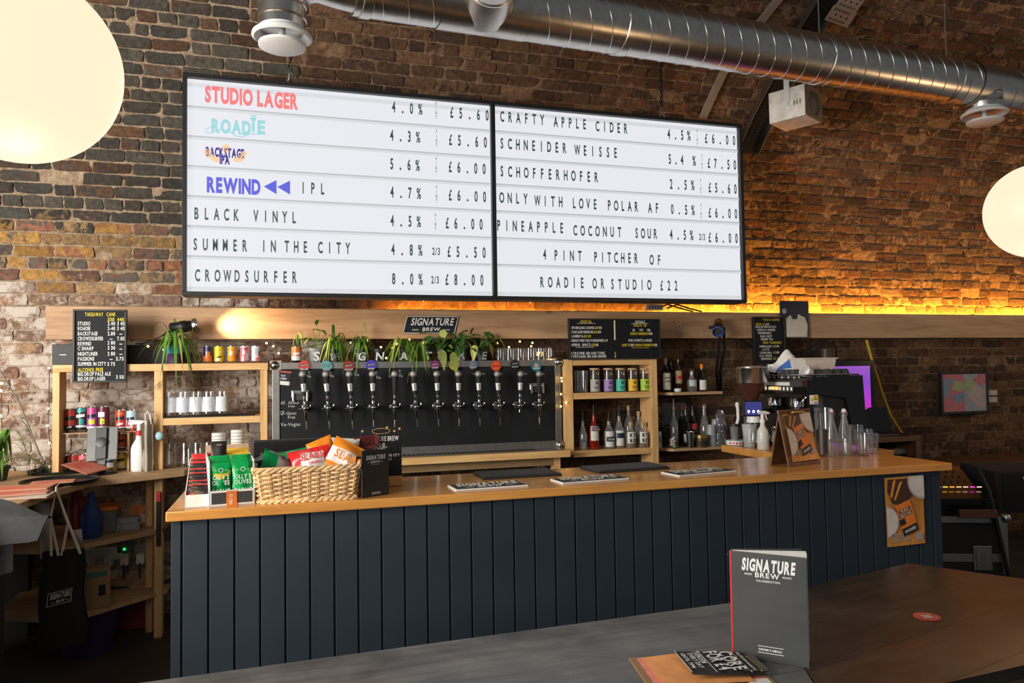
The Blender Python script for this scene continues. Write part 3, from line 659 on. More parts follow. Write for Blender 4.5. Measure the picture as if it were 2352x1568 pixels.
for (px, py, sc_, lab) in ((1955, 5, 1, 'upper pale slotted metal plate bolted high on the vault'), (1932, 38, 1.15, 'lower pale slotted metal plate bolted high on the vault')):
    x, s = shell_hit(px, py, .12); a_ = (s-S0)/RV
    t = thing('slotted_plate', lab, 'bracket', tuple(shell(x, s, .12)), rot=(-(PI/2-a_), 0, .25), group='slotted plates on the vault')
    MB().box(-.11*sc_, .11*sc_, -.055, .055, 0, .006).build('plate', mat('pale_metal', (.5, .42, .34), .5, .3), t)
    mb = MB()
    for i in range(8):
        for yy in (-.04, .028): mb.box(-.09*sc_+.023*i, -.082*sc_+.023*i, yy, yy+.014, -.001, .0)
    for i in range(3): mb.lathe([(.008, -.001), (.008, 0)], (-.06+.06*i, 0, 0), 10)
    mb.build('slots', black_matt, t)
    MB().tube([(-.1*sc_, 0, 0), (-.1*sc_, 0, .12)], .004, 6).build('bolt', steel, t)
P = at(1828, 283, y=4.55)
t = thing('box_speaker', 'battered white wooden box speaker with a round opening hung beneath the duct', 'speaker', P, math.radians(-62))
mb = MB(); hw, hd, hh = .14, .13, .225
mb.box(-hw, hw-.012, -hd, hd, 0, hh)
mb.build('box', mat('chipped_white', (.82, .77, .7), .7, var=.2, scale=14), t, bevel=.004)
ring = MB(); n_ = 28; v = []; f = []
for i in range(n_):
    a = 2*PI*i/n_; c_, s_ = math.cos(a), math.sin(a); k_ = min(hd/abs(c_) if abs(c_) > 1e-6 else 9, (hh/2)/abs(s_) if abs(s_) > 1e-6 else 9)
    v += [(hw, c_*k_, hh/2+s_*k_), (hw, c_*.092, hh/2+s_*.092), (hw-.06, c_*.085, hh/2+s_*.085)]
for i in range(n_):
    i2 = (i+1) % n_; f += [(3*i, 3*i2, 3*i2+1, 3*i+1), (3*i+1, 3*i2+1, 3*i2+2, 3*i+2)]
ring.add(v, f); ring.build('front_baffle', mat('baffle_tan', (.42, .3, .18), .7), t)
MB().lathe([(.088, 0), (.05, .02), (.001, .03)], n=28, M=T((hw-.011, 0, hh/2)) @ RY(PI/2)).build('cone', mat('grey_cone', (.2, .19, .17), .5), t)
mb = MB(); mb.box(-.02, .02, -hd-.008, -hd-.001, .09, .34); mb.box(-.02, .02, -hd-.008, hd*.2, .335, .342); mb.lathe([(.012, 0), (.012, .01)], n=12, M=T((0, -hd-.006, .11)) @ RX(PI/2)); mb.build('bracket', white, t)
mb = MB()
for i in range(3): mb.box(.045+.022*i, .055+.022*i, -hd-.0012, -hd, .09, .125)
mb.box(.045, .065, -hd-.0012, -hd, .103, .110); mb.build('stencil_marks', mat('worn_grey', (.3, .27, .24), .8), t)
MB().tube([(0, 0, .34), (.02, .05, .6), (.03, .1, .80)], .006, 6).build('support_arm', steel, t)
# ---------------------------------------------------------------- left shelf unit
YL = 5.02; ZC = .985
X0, X1, X2, X3, X4, X5 = [xcol(p, YL, 1.3) for p in (119.8, 136.3, 353.7, 374, 598, 614.6)]
ZT = 1.63; ZM = at(500, 957, y=YL).z; ZB = at(440, 1077, y=YL).z; ZK = at(200, 992.5, y=YL+.06).z
shelf = thing('wooden_shelf', 'pine shelf unit holding cans and pint glasses left of the taps', 'shelf', (X0, YL, 0))
lx = lambda x: x-X0
for a, b_ in ((X0, X1), (X2, X3), (X4, X5)): MB().box(lx(a), lx(b_), 0, .145, ZC if a < X4 else ZB-.05, ZT-.044).build('post', pineZ, shelf, bevel=.003)
MB().box(lx(X0), lx(X5)+.004, -.004, .30, ZT-.044, ZT).build('top_board', pine, shelf, bevel=.003)
MB().box(lx(X3), lx(X4), .0, .28, ZM-.043, ZM).build('middle_board', pine, shelf, bevel=.003)
MB().box(lx(X3)-.0, lx(X4), .0, .28, ZB-.043, ZB).build('bottom_board', pine, shelf, bevel=.003)
MB().box(lx(X1), lx(xcol(318, YL, ZK)), .03, .28, ZK-.005, ZK).build('inner_board', card, shelf)
_canc = {}
def can(px, zb, h, r, cols, label, group, Y=YL+.09, deco=None, cat='can'):
    # cols: list of (top fraction, material) from the bottom up
    x = xcol(px, Y, zb+h/2); t = thing('drink_can', label, cat, (x, Y, zb), group=group)
    prof = [(r*.72, 0), (r*.82, .004), (r, .014)]; mats = [0, 0]
    ms = [steel]; prev = .014/h
    for fr, m_ in cols:
        ms.append(m_); prof.append((r, h*fr)); mats.append(len(ms)-1)
    mb = MB().lathe(prof, n=22, mats=mats)
    if deco:
        for (a0, a1, f0, f1, m_) in deco:
            ms.append(m_); k = len(ms)-1
            mb.grid(lambda u, v: ((r+.0006)*math.cos(math.radians(a0+(a1-a0)*u)), (r+.0006)*math.sin(math.radians(a0+(a1-a0)*u)), h*(f0+(f1-f0)*v)+.18*r*u*(1 if f1-f0 < .2 else 0)), 6, 1, k)
    mb.build('can_body', ms, t)
    MB().lathe([(r, h*cols[-1][0]), (r*.86, h-.004), (r*.88, h), (r*.8, h), (r*.78, h-.004), (.001, h-.004)], n=22).build('can_lid', steel, t)
    MB().box(-.006, .006, -r*.5, .004, h-.0035, h-.002).build('pull_tab', alu, t)
    return t
mc = lambda n_, c: mat('can_'+n_, c, .3, var=.06)
K = dict(navy=mc('navy', (.02, .02, .09)), orange=mc('orange', (.75, .16, .03)), yellow=mc('yellow', (.75, .6, .02)), amber=mc('amber', (.8, .36, .03)), pink=mc('pink', (.75, .2, .22)), sky=mc('sky', (.4, .6, .75)), white=mc('white', (.75, .75, .75)), red=mc('red', (.5, .05, .03)), black=mc('black', (.02, .02, .022)), teal=mc('teal', (.03, .3, .3)), purple=mc('purple', (.3, .07, .35)), magenta=mc('magenta', (.6, .06, .2)), maroon=mc('maroon', (.12, .02, .04)), green=mc('green', (.05, .35, .08)))
def F(a, b_, c, d, m_): return (a, b_, c, d, K[m_])
g = 'slim cans on the left shelf top'
for px, cols, deco, lab in ((478, [(.42, K['orange']), (.96, K['navy'])], [F(-115, -60, .4, .68, 'orange'), F(-40, -10, .2, .35, 'navy')], 'navy and orange slim can first from the spider plant'),
        (503, [(.1, K['white']), (.38, K['yellow']), (.96, K['yellow'])], [F(-120, -50, .3, .38, 'black'), F(-70, -20, .6, .66, 'white'), F(-130, -80, .12, .24, 'white')], 'bright yellow slim can second from the spider plant'),
        (533, [(.96, K['amber'])], [F(-125, -85, .45, .7, 'white'), F(-60, -20, .2, .5, 'orange'), F(-110, -70, .5, .62, 'yellow')], 'amber slim can in the middle of the shelf top row'),
        (562, [(.12, K['white']), (.9, K['pink']), (.96, K['white'])], [F(-120, -85, .5, .8, 'white'), F(-70, -40, .2, .55, 'sky'), F(-130, -100, .1, .4, 'sky'), F(-90, -60, .7, .88, 'magenta')], 'pink and blue slim can fourth from the spider plant'),
        (588, [(.12, K['sky']), (.96, K['white'])], [F(-120, -80, .45, .85, 'sky'), F(-95, -50, .1, .32, 'pink'), F(-60, -20, .4, .7, 'magenta')], 'pale white and blue slim can nearest the tap board')):
    can(px, ZT, .112, .0285, cols, lab, g, YL+.1, deco)
g = 'cans on the left shelf'
for px, zb, h, cols, deco, lab in ((163, ZK, .142, [(.3, K['black']), (.96, K['red'])], [F(-140, -40, .5, .66, 'black'), F(-120, -70, .18, .24, 'white')], 'dark red can beside the left shelf post'),
        (188, ZK, .15, [(.2, K['black']), (.28, K['white']), (.96, K['black'])], [F(-100, -60, .3, .55, 'teal'), F(-140, -50, .58, .7, 'white'), F(-130, -40, .78, .95, 'teal')], 'black and teal can second from the left shelf post'),
        (213, ZK, .152, [(.14, K['black']), (.22, K['white']), (.7, K['purple']), (.96, K['magenta'])], [F(-140, -50, .55, .68, 'black'), F(-120, -60, .3, .5, 'yellow'), F(-70, -20, .7, .9, 'purple')], 'purple and magenta can third from the left shelf post'),
        (238, ZK, .152, [(.14, K['black']), (.2, K['white']), (.96, K['maroon'])], [F(-140, -70, .58, .78, 'white'), F(-115, -70, .3, .52, 'yellow'), F(-100, -80, .3, .4, 'green')], 'maroon can with yellow fruit beside the gap in the row'),
        (278, ZK, .128, [(.14, K['black']), (.2, K['white']), (.96, K['red'])], [F(-140, -50, .5, .65, 'black'), F(-120, -60, .26, .36, 'white'), F(-120, -60, .75, .85, 'orange')], 'bright red can right of the gap in the row'),
        (303, ZK, .126, [(.1, K['purple']), (.5, K['white']), (.96, K['sky'])], [F(-140, -60, .5, .62, 'black'), F(-140, -100, .2, .5, 'magenta')], 'pale purple can beside the white spray bottle')):
    can(px, zb, h, .033, cols, lab, g, YL+.11, deco)
for px, zb, h, cols, deco, lab in ((171, ZC, .105, [(.2, K['white']), (.96, K['red'])], [F(-140, -50, .45, .6, 'black')], 'short red can low behind the tins'), (193, ZC, .105, [(.2, K['white']), (.9, K['pink']), (.96, K['red'])], [F(-140, -50, .4, .55, 'black')], 'short pink and red can low behind the tablet'),
        (255, ZC, .09, [(.2, K['green']), (.5, K['white']), (.96, K['sky'])], [F(-140, -60, .5, .65, 'black')], 'small pale can low behind the tablet stand')):
    can(px, zb, h, .031, cols, lab, g, YL+.12, deco)
# little cubby of cans
xa = xcol(266, YL+.02, 1.1); xb = xcol(292, YL+.02, 1.1); zu = at(280, 1035, y=YL+.02).z; w = xb-xa
t = thing('can_cubby', 'small open pine rack of two cans between tablet and spray bottle', 'rack', (xa, YL+.02, ZC))
mb = MB(); mb.box(-.012, 0, 0, .12, 0, ZK-.008-ZC); MB_ = mb.build('side_panel', plyw, t); mb = MB().box(w, w+.012, 0, .12, 0, ZK-.008-ZC); mb.build('side_panel', plyw, t); MB().box(0, w, 0, .12, zu-ZC-.008, zu-ZC).build('divider', plyw, t)
can(279, zu, ZK-.022-zu, .031, [(.14, K['black']), (.22, K['white']), (.96, K['orange'])], 'orange can in the upper hole of the small rack', 'cans in the small rack', YL+.09, [F(-140, -50, .5, .65, 'black')])
can(279, ZC, zu-ZC-.018, .031, [(.14, K['black']), (.2, K['white']), (.96, K['yellow'])], 'yellow can in the lower hole of the small rack', 'cans in the small rack', YL+.09, [F(-140, -50, .5, .65, 'black'), F(-120, -60, .25, .4, 'white')])
# black boxes behind the shelf top
a = at(120, 838, y=YL+.06); w = xcol(173, YL+.06, 1.7)-a.x
t = thing('small_speaker', 'black box speaker at the left end of the shelf top', 'speaker', (a.x, YL+.05, ZT)); hh = at(120, 790.5, y=YL+.05).z-ZT
MB().box(0, w, 0, .14, 0, hh).build('cabinet', char, t, bevel=.004); MB().box(w*.33, w*.62, -.001, 0, hh*.47, hh*.51).build('badge', white, t)
w = xcol(400, YL+.2, 1.7)-xcol(285, YL+.2, 1.7); MBx = MB().box(0, w, 0, .05, 0, .125)
solo('flat_case', MBx, black, 'long black case lying behind the takeaway letter board and spider plant', 'case', (xcol(285, YL+.2, 1.7), YL+.22, ZT), bevel=.003)
# ---------------------------------------------------------------- plants
def blade(mb, base, ang, reach, rise, drop, w, mt=0, n=9, tw=0):
    # an arching strap leaf
    c, s_ = math.cos(ang), math.sin(ang); v = []; f = []
    for i in range(n+1):
        u = i/n; d = reach*u; z = rise*4*u*(1-u)*.6+rise*u*.9*(1-u)-drop*u*u; ww = w*math.sin(PI*min(1, .12+u*.88))*.5+.0006
        z0 = base[2]+z; k = math.sin(tw)*ww
        px_, py_ = base[0]+c*d, base[1]+s_*d
        v += [(px_-s_*ww, py_+c*ww, z0-k), (px_, py_, z0-.15*ww), (px_+s_*ww, py_-c*ww, z0+k)]
    for i in range(n): f += [(3*i, 3*i+3, 3*i+4, 3*i+1), (3*i+1, 3*i+4, 3*i+5, 3*i+2)]
    mb.add(v, f, mt, True)
def oval(mb, base, direc, L_, W_, mt=0, droop=.3):
    d = Vector(direc).normalized(); sd = d.cross(Vector((0, 0, 1)))
    sd = sd.normalized() if sd.length > 1e-3 else Vector((1, 0, 0)); v = []; f = []; n = 7
    for i in range(n+1):
        u = i/n; c = Vector(base)+d*(L_*u)-Vector((0, 0, droop*L_*u*u)); ww = W_*.5*(math.sin(PI*u**.75) if 0 < u < 1 else .02)
        v += [tuple(c-sd*ww+Vector((0, 0, ww*.35))), tuple(c), tuple(c+sd*ww+Vector((0, 0, ww*.35)))]
    for i in range(n): f += [(3*i, 3*i+3, 3*i+4, 3*i+1), (3*i+1, 3*i+4, 3*i+5, 3*i+2)]
    mb.add(v, f, mt, True)
def pot(mb, r, h, mt=0, rim=True): mb.lathe([(r*.72, 0), (r*.92, h*.78), (r*1.04, h*.78), (r*1.06, h), (r*.95, h), (r*.9, h*.85), (.001, h*.85)] if rim else [(r*.75, 0), (r, h*.5), (r*.98, h), (r*.9, h), (r*.88, h*.85), (.001, h*.85)], n=22, mat=mt)
rp = random.Random(3)
x = xcol(403, YL+.13, 1.7); t = thing('spider_plant', 'spider plant in a teal and purple pot on the left shelf', 'plant', (x, YL+.10, ZT))
mb = MB().lathe([(.040, 0), (.043, .06), (.046, .065), (.050, .115), (.045, .115), (.04, .1), (.001, .1)], n=22, mats=[1, 1, 0, 0, 0, 2]); mb.build('pot', [teal, mat('pot_purple', (.09, .03, .12), .5), soil], t)
mb = MB()
for i in range(34):
    a = rp.uniform(0, 2*PI); a = a if rp.random() < .4 else rp.choice((PI, 0, -PI/2))+rp.uniform(-.7, .7); rc = rp.uniform(.10, .22); blade(mb, (0, 0, .1), a, rc, rp.uniform(.05, .17), rp.uniform(.0, .18), rp.uniform(.011, .016), rp.choice((0, 0, 1)))
for a, rc, ri, dr in ((-PI/2+.75, .20, .15, .36), (-PI/2+.2, .12, .12, .26), (-PI/2-.5, .14, .1, .2), (-PI/2+1.0, .22, .14, .38), (PI*.95, .18, .2, .0), (1.7, .08, .2, -.08)): blade(mb, (0, 0, .1), a, rc, ri, dr, .017, 0, 12)
mb.build('leaves', [leafm, leafy], t)
# ---------------------------------------------------------------- glasses and cups on the left shelf
def pint(name, px, zb, h, rb, rt, label, group, Y, upside=False, printed=True, gm=None):
    x = xcol(px, Y, zb+h/2); t = thing(name, label, 'glass', (x, Y, zb), group=group)
    if upside: rb, rt = rt, rb
    MB().lathe([(rb*.9, .0), (rb, .006), (rt, h), (rt*.94, h), (rb*.9, .012), (.001, .012)], n=24).build('glass', gm or clear, t)
    if printed:
        r = lambda z: rb+(rt-rb)*z/h+.0006
        if printed == 'band': MB().lathe([(r(h*.16), h*.16), (r(h*.78), h*.78)], n=24, cap=(False, False)).build('white_print', mat('glass_print', (.72, .74, .78), .6), t)
        else:
            mb = MB()
            for k in range(9):
                z0 = h*(.2+.06*k); mb.grid(lambda u, v: (r(z0)*math.cos(-1.9+.28*u), r(z0)*math.sin(-1.9+.28*u), z0+h*.035*v), 3, 1)
            mb.build('white_print', ink_w, t)
    return t
g = 'printed pint glasses on the middle shelf'
for i, px in enumerate((391.5, 420, 450, 479, 510)):
    pint('pint_glass', px, ZM+.008, .15, .042, .035, '%s upturned white printed pint glass from the shelf post' % ('first', 'second', 'third', 'fourth', 'fifth')[i], g, YL+.08, False, 'band')
mb = MB(); a0 = X3+.004; mb.box(0, xcol(583, YL, ZM)-a0, 0, .2, 0, .006); solo('rubber_mat', mb, black_matt, 'thin black rubber mat under the printed pint glasses', 'mat', (a0, YL+.01, ZM))
g = 'pint glasses on the bottom shelf'
for i, px in enumerate((391, 425, 452, 478, 505)):
    pint('pint_glass', px+2, ZB, .155, .034, .043, '%s clear pint glass on the bottom shelf from its left post' % ('first', 'second', 'third', 'fourth', 'fifth')[i], g, YL+.09, True, 'text')
for px, y1, n_, lab in ((502, 993, 7, 'shorter stack of white paper cups behind the cardboard box'), (546, 986, 8, 'taller stack of white paper cups behind the cardboard box')):
    Y = YL+.05; zt = at(px, y1, y=Y).z; x = xcol(px, Y, zt)
    t = thing('paper_cup_stack', lab, 'paper cups', (x, Y, ZB), group='paper cup stacks'); h = zt-ZB-.02*(n_-1)
    for k in range(n_): MB().lathe([(.042, h+.02*k-(.018 if k else h)), (.040 if k else .036, h+.02*k-.001), (.035, h+.02*k)][0:2]+[(.030, h+.02*k)], n=24).build('paper_cup', white_m, t)
# ---------------------------------------------------------------- left counter
A, B_, C_, D_ = [at(*p, z=ZC) for p in ((424, 1080), (205, 1104), (112, 1129), (42, 1157))]
cab = thing('corner_counter', 'light wooden corner counter with an angled front at the far left', 'counter', (0, 0, 0))
MB().slab([(D_.x, D_.y), (C_.x, C_.y), (B_.x, B_.y), (A.x, A.y), (A.x+.03, 5.32), (-2.6, 5.32), (-2.6, 2.3), (D_.x-.03, 2.3)], ZC-.035, ZC).build('worktop', plyw, cab, bevel=.003)
S1, S2 = .64, .27
pa, pb = at(374, 1213, z=S1), at(184, 1251, z=S1); qa, qb = at(383, 1352, z=S2), at(206, 1405, z=S2)
for z, (u, v) in ((S1, (pa, pb)), (S2, (qa, qb))):
    MB().slab([(v.x-(u.x-v.x)*.25, v.y-(u.y-v.y)*.25), (u.x, u.y), (u.x, 5.3), (v.x-.5, 5.3), (v.x-.5, v.y+.1)], z-.028, z).build('lower_board', plyw, cab, bevel=.002)
for u in (pa,): MB().box(u.x-.045, u.x+.0, u.y-.02, u.y+.05, 0, ZC-.035).build('post', pineZ, cab, bevel=.002)
MB().box(pa.x-.11, pa.x-.075, pa.y+.1, pa.y+.15, 0, ZC-.035).build('post', pineZ, cab, bevel=.002)
MB().box(-2.6, D_.x-.03, 2.3, D_.y-.06, 0, ZC-.036).build('shading_cabinet', black_matt, cab, bevel=.004)  # mostly unseen cabinet, extended into the room to block low daylight
MB().box(-2.3, -1.5, 5.22, 5.3, 0, ZC-.036).build('back_panel', black_matt, cab)
def on(px, py, z): return at(px, py, z=z)
# tablet on a stand
p = on(232, 1088, ZC); t = thing('tablet_stand', 'tablet seen from behind on a black round-based stand', 'tablet', p, math.radians(-18))
MB().lathe([(.085, 0), (.085, .004), (.05, .012), (.02, .018), (.001, .018)], n=28).build('stand_base', black, t)
mb = MB(); mb.box(-.026, .026, -.008, .008, .012, .20, M=RX(-.12)); mb.build('stand_arm', black, t, bevel=.004)
Mt = T((0, .0, .155)) @ RX(-.3) @ RZ(.2) @ RY(-.12)
MB().box(-.085, .085, .012, .021, -.075, .125, M=Mt).build('tablet', mat('tablet_grey', (.13, .135, .13), .4), t, bevel=.004)
MB().box(-.03, .03, -.004, .012, -.07, .12, M=Mt).build('cradle', black, t, bevel=.004)
MB().lathe([(.03, 0), (.03, .006), (.018, .008)], n=20, M=Mt @ T((0, -.004, .03)) @ RX(PI/2)).build('pivot_knob', black, t)
# spray bottles
def spray(px, py, pyt, zb, label, tm, bm, rz=0, Y=None, group=None, face=-1):
    p = at(px, py, z=zb) if Y is None else Vector((xcol(px, Y, zb), Y, zb)); H_ = (at(px, pyt, y=p.y).z-zb)/.285
    t = thing('spray_bottle', label, 'spray bottle', p, rz, group); k = H_
    MB().lathe([(r*k, z*k) for r, z in ((.038, 0), (.042, .006), (.042, .12), (.036, .145), (.018, .175), (.016, .2))], n=26).build('bottle', bm, t)
    MB().lathe([(.019*k, .198*k), (.019*k, .222*k), (.012*k, .226*k)], n=18).build('collar', tm, t)
    mb = MB(); mb.prism([(x*k*-face, z*k) for x, z in ((-.028, .262), (.05, .258), (.056, .266), (.05, .276), (.02, .285), (-.02, .283), (-.034, .274))][::(1 if face < 0 else -1)], -.012*k, .012*k); mb.lathe([(.012*k, .222*k), (.012*k, .262*k)], n=14); mb.build('spray_head', white, t, bevel=.003*k)
    mb = MB(); mb.tube([(x*k*-face, 0, z*k) for x, z in ((.026, .26), (.03, .24), (.042, .215))], [.006*k, .006*k, .004*k], 8); mb.box(*sorted((.05*k*-face, .062*k*-face)), -.006*k, .006*k, .262*k, .274*k); mb.build('trigger', tm, t)
    return t
spray(319, 1081, 964, ZC, 'white spray bottle with a red trigger on the corner counter', red, white, group='white spray bottles', face=1)
# paper rolls and bags beside the post
p = on(346, 1074, ZC); t = thing('folded_bag', 'pale folded cloth bag standing against the middle shelf post', 'bag', (p.x, YL-.06, ZC))
mb = MB().grid(lambda u, v: (-.02+.06*u, .02*math.sin(u*9)+.01*math.sin(v*7), .29*v+.03*u*v), 10, 8); mb.grid(lambda u, v: (-.02+.06*u, .03+.02*math.sin(u*9+1), .28*v), 10, 8); mb.build('cloth', mat('dull_cream', (.42, .37, .3), .85), t)
mb = MB().tube([(.0, .01, .28), (.0, 0, .34), (.01, 0, .36), (.025, 0, .34), (.03, .01, .28)], .006, 6); mb.build('handle', cream, t)
p = at(366, 1001, y=YL-.03); mb = MB().sphere((0, 0, 0), .027, 18, 12)
solo('pompom_ball', mb, mat('pale_blue', (.4, .62, .72), .9, bmp=1, scale=120), 'pale blue fluffy ball pinned on the middle shelf post', 'ball', (p.x, YL-.026, p.z))
# round trays, tins, menus
tins = mat('tin', (.7, .66, .62), .2, 1, .1)
def tray(px, py, r, label, z=ZC):
    p = on(px, py, z); mb = MB().lathe([(r*.93, 0), (r*.95, .002), (r, .018), (r*1.01, .018), (r*.96, .004), (.001, .004)], n=40)
    solo('round_tray', mb, black, label, 'tray', p, group='round black trays'); return p
p1 = tray(138, 1108, .19, 'round black tray holding a single menu at the counter corner')
p2 = tray(138, 1084, .17, 'round black tray stacked with shiny tins')
p2 = Vector((p2.x, p2.y, p2.z))
tl = [(-.12, .02, 0), (-.045, -.02, 0), (.035, .01, 0), (.10, .05, 0), (-.085, .03, 1), (.0, .02, 1), (.07, .06, 1), (-.03, .03, 2)]
nm = ['lower row leftmost', 'lower row second', 'lower row third', 'lower row rightmost', 'middle row left', 'middle row centre', 'middle row right', 'topmost']
for (dx, dy, lv), n_ in zip(tl, nm):
    mb = MB().lathe([(.034, 0), (.036, .003), (.036, .034), (.038, .036), (.038, .044), (.034, .046), (.001, .046)], n=22)
    solo('metal_tin', mb, tins, 'small shiny round tin, %s of the tray stack' % n_, 'tin', (p2.x+dx*.9, p2.y+dy, ZC+.005+.047*lv), group='shiny tins on the tray')
def booklet(name, p, w, d, th, rz, ms, label, cat='menu', rx=0, group=None, ry=0):
    t = thing(name, label, cat, p, group=group, rot=(rx, ry, rz))
    MB().box(-w/2, w/2, -d/2, d/2, 0, th).build('board', ms[0], t, bevel=.001)
    MB().box(-w/2+.006, w/2-.006, -d/2+.006, d/2-.006, th, th+.0012).build('sheet', ms[1], t)
    mb = MB()
    for k in range(4): mb.box(-w*.36, w*(.1+.07*(k % 3)), -d*.3+d*.14*k, -d*.3+d*.14*k+.008, th+.0012, th+.0016)
    mb.build('printed_lines', ms[2], t); return t
booklet('paper_menu', (p1.x-.03, p1.y-.02, ZC+.005), .21, .15, .004, .15, (kraft, mat('salmon', (.85, .34, .2), .6), red), 'salmon paper menu lying on the round tray')
booklet('paper_menu', on(197, 1072, ZC+.05)+Vector((0, 0, 0)), .22, .15, .004, -.7, (mat('brick_red', (.45, .14, .09), .5), mat('brick_red2', (.5, .17, .11), .5), red), 'red menu card leaning between the tins and the tablet', rx=.12, ry=.22)
for k, (px, py, rz, lab) in enumerate(((38, 1146, .05, 'bottom kraft clipboard of the menus at the far left counter edge'), (34, 1141, .12, 'pink menu in the middle of the far left pile'), (44, 1133, .02, 'orange printed menu topmost of the far left pile'))):
    pz = on(px, py, ZC); booklet('paper_menu', (pz.x-.02, pz.y+.06, ZC+.001+.008*k), .30, .2, .005, rz, (kraft, (cream, pink, mat('salmon2', (.85, .3, .17), .6))[k], red), lab, group='menus on the corner counter')
# strap-leaved plant at the far left
p = on(10, 1105, ZC); t = thing('potted_plant', 'green strap-leaved plant at the far left counter edge', 'plant', (p.x-.05, p.y+.05, ZC)); mb = MB(); pot(mb, .06, .08); mb.build('pot', char, t)
mb = MB()
for i in range(24): blade(mb, (0, 0, .07), rp.uniform(0, 2*PI), rp.uniform(.1, .2), rp.uniform(.1, .3), rp.uniform(0, .2), rp.uniform(.02, .035), 0)
blade(mb, (0, 0, .07), -.25, .36, .1, .12, .03, 0, 12); blade(mb, (0, 0, .07), .1, .2, .32, .0, .03, 0, 12)
mb.build('leaves', leafm, t)
# wire slanting across the left brick
solo('slanting_wire', MB().tube([at(0, 850, y=5.2), at(45, 925, y=5.24), at(100, 1065, y=5.28)], .005, 6), mat('grey_wire', (.2, .19, .18), .6), 'grey wire slanting down the pale brick at the far left', 'wire')
solo('thin_wire', MB().tube([at(388, 862, y=5.0), at(350, 893, y=5.0), at(300, 907, y=5.05), at(255, 890, y=5.15)], .0015, 5), black, 'thin dark wire drooping across the left shelf opening', 'wire')
# clip lamp on the beam, pointing right, with its own light
def clip_lamp(px, py, Y, direc, label, power=0, ring=None, col=(1, .62, .3)):
    p = at(px, py, y=Y); d = Vector(direc).normalized(); M = along(d); t = thing('clip_spotlight', label, 'spotlight', p)
    MB().lathe([(.02, -.08), (.032, -.072), (.034, -.02), (.038, -.015), (.038, .02), (.034, .025), (.034, .05)], n=22, M=M).build('lamp_body', black, t)
    MB().lathe([(.036, .05), (.044, .062), (.046, .08), (.04, .082)], n=22, M=M, cap=(False, False)).build('lamp_ring', ring or black, t)
    MB().lathe([(.038, .06), (.001, .064)], n=20, M=M).build('bulb', emit('lamp_warm', (1, .6, .25), 6) if power else char, t)
    MB().box(-.012, .012, .02, Y and (YB-Y), -.012, .012).build('wall_bracket', black, t)
    if power: spot('clip_light', p+d*.10, p+d*.10+Vector((.95, .17, .02)), power, col, 70, 1)
    return t
clip_lamp(420, 750, 5.13, (.9, .2, .13), 'black clip lamp lighting the beam above the spider plant', 62, steel)
solo('lamp_cable', MB().tube([at(405, 752, y=5.13), at(370, 772, y=5.14), at(340, 787, y=5.18), at(310, 790, y=5.24)], .004, 6), black, 'dark lamp cable trailing left from the clip lamp', 'cable')
clip_lamp(1650, 750, 5.13, (-.25, -.35, -.3), 'dark clip lamp with a blue rim hanging on the beam at right', 0, blue)
solo('hanging_cables', MB().tube([at(1655, 757, y=5.15), at(1650, 800, y=5.2), at(1646, 850, y=5.24), at(1650, 905, y=YW-.012)], .012, 6).tube([at(1662, 752, y=5.16), at(1664, 800, y=5.22), at(1655, 850, y=5.26), at(1655, 900, y=YW-.012)], .012, 6), black, 'bundle of black cables dropping from the blue-rimmed clip lamp', 'cable')
# ---------------------------------------------------------------- tap wall
YT = 5.05
tx0, tx1 = xcol(625.5, YT, 1.4), xcol(1288.5, YT, 1.3); tz0, tz1 = 1.005, 1.628; TW, TH = tx1-tx0, tz1-tz0
tapw = thing('tap_case', 'black flight-case tap wall with metal edges behind the bar', 'tap wall', (tx0, YT, tz0))
board_m = mat('chalkboard', (.010, .0115, .0135), .6, var=.3, scale=5, spec=.3)
MB().box(.02, TW-.02, .0, .24, .02, TH-.0).build('board', board_m, tapw)
for q in ((0, TW, 0, .05), (0, TW, TH-.042, TH+.002), (0, .045, .05, TH-.042), (TW-.045, TW, .05, TH-.042)):
    MB().box(q[0], q[1], -.008, .03, q[2], q[3]).build('metal_edge', alu, tapw, bevel=.002)
for cx, cz in ((.015, TH-.015), (TW-.015, TH-.015), (.015, .02), (TW-.015, .02)):
    mb = MB().sphere((cx, -.012, cz), .030, 18, 12); mb.box(cx-.03, cx+.05*(1 if cx < 1 else -1)*.6+.01, -.0095, -.008, cz-.03, cz+.03); mb.build('ball_corner', steel, tapw)
for px, py in ((690, 906), (1233, 889)):
    p = at(px, py, y=YT-.01)-Vector((tx0, YT, tz0)); mb = MB(); mb.box(p.x-.055, p.x+.055, -.012, 0, p.z-.02, p.z+.03); mb.box(p.x-.05, p.x-.036, -.03, -.012, p.z-.045, p.z+.02); mb.box(p.x+.036, p.x+.05, -.03, -.012, p.z-.045, p.z+.02)
    lt = mb.build('latch', steel, tapw, bevel=.004); MB().box(p.x-.035, p.x+.035, -.018, -.011, p.z-.038, p.z+.008).build('latch_plate', char, lt, bevel=.003)
def c3(x, y): return 600+x/4.239, 680+y/4.239
mb = MB(); oT = tapw.location
for s, x0, y, x1, hh in (('AF.', 190, 1038, 240, .022), ('Alcohol', 262, 1036, 366, .020), ('free', 262, 1070, 326, .016), ('GF-', 182, 1138, 240, .024), ('Gluten', 248, 1140, 340, .020), ('Free', 262, 1178, 330, .020), ('Ve-Vegan', 190, 1250, 380, .022), ('Ve', 448, 780, 484, .018), ('Ve', 668, 776, 706, .018), ('Ve', 908, 764, 952, .018), ('Ve', 1118, 792, 1162, .018), ('Ve', 1338, 774, 1376, .018), ('AF', 1240, 778, 1268, .018)):
    a = c3(x0, y); put(mb, s, a[0], a[1], c3(x1, y)[0], YT, hh, oT)
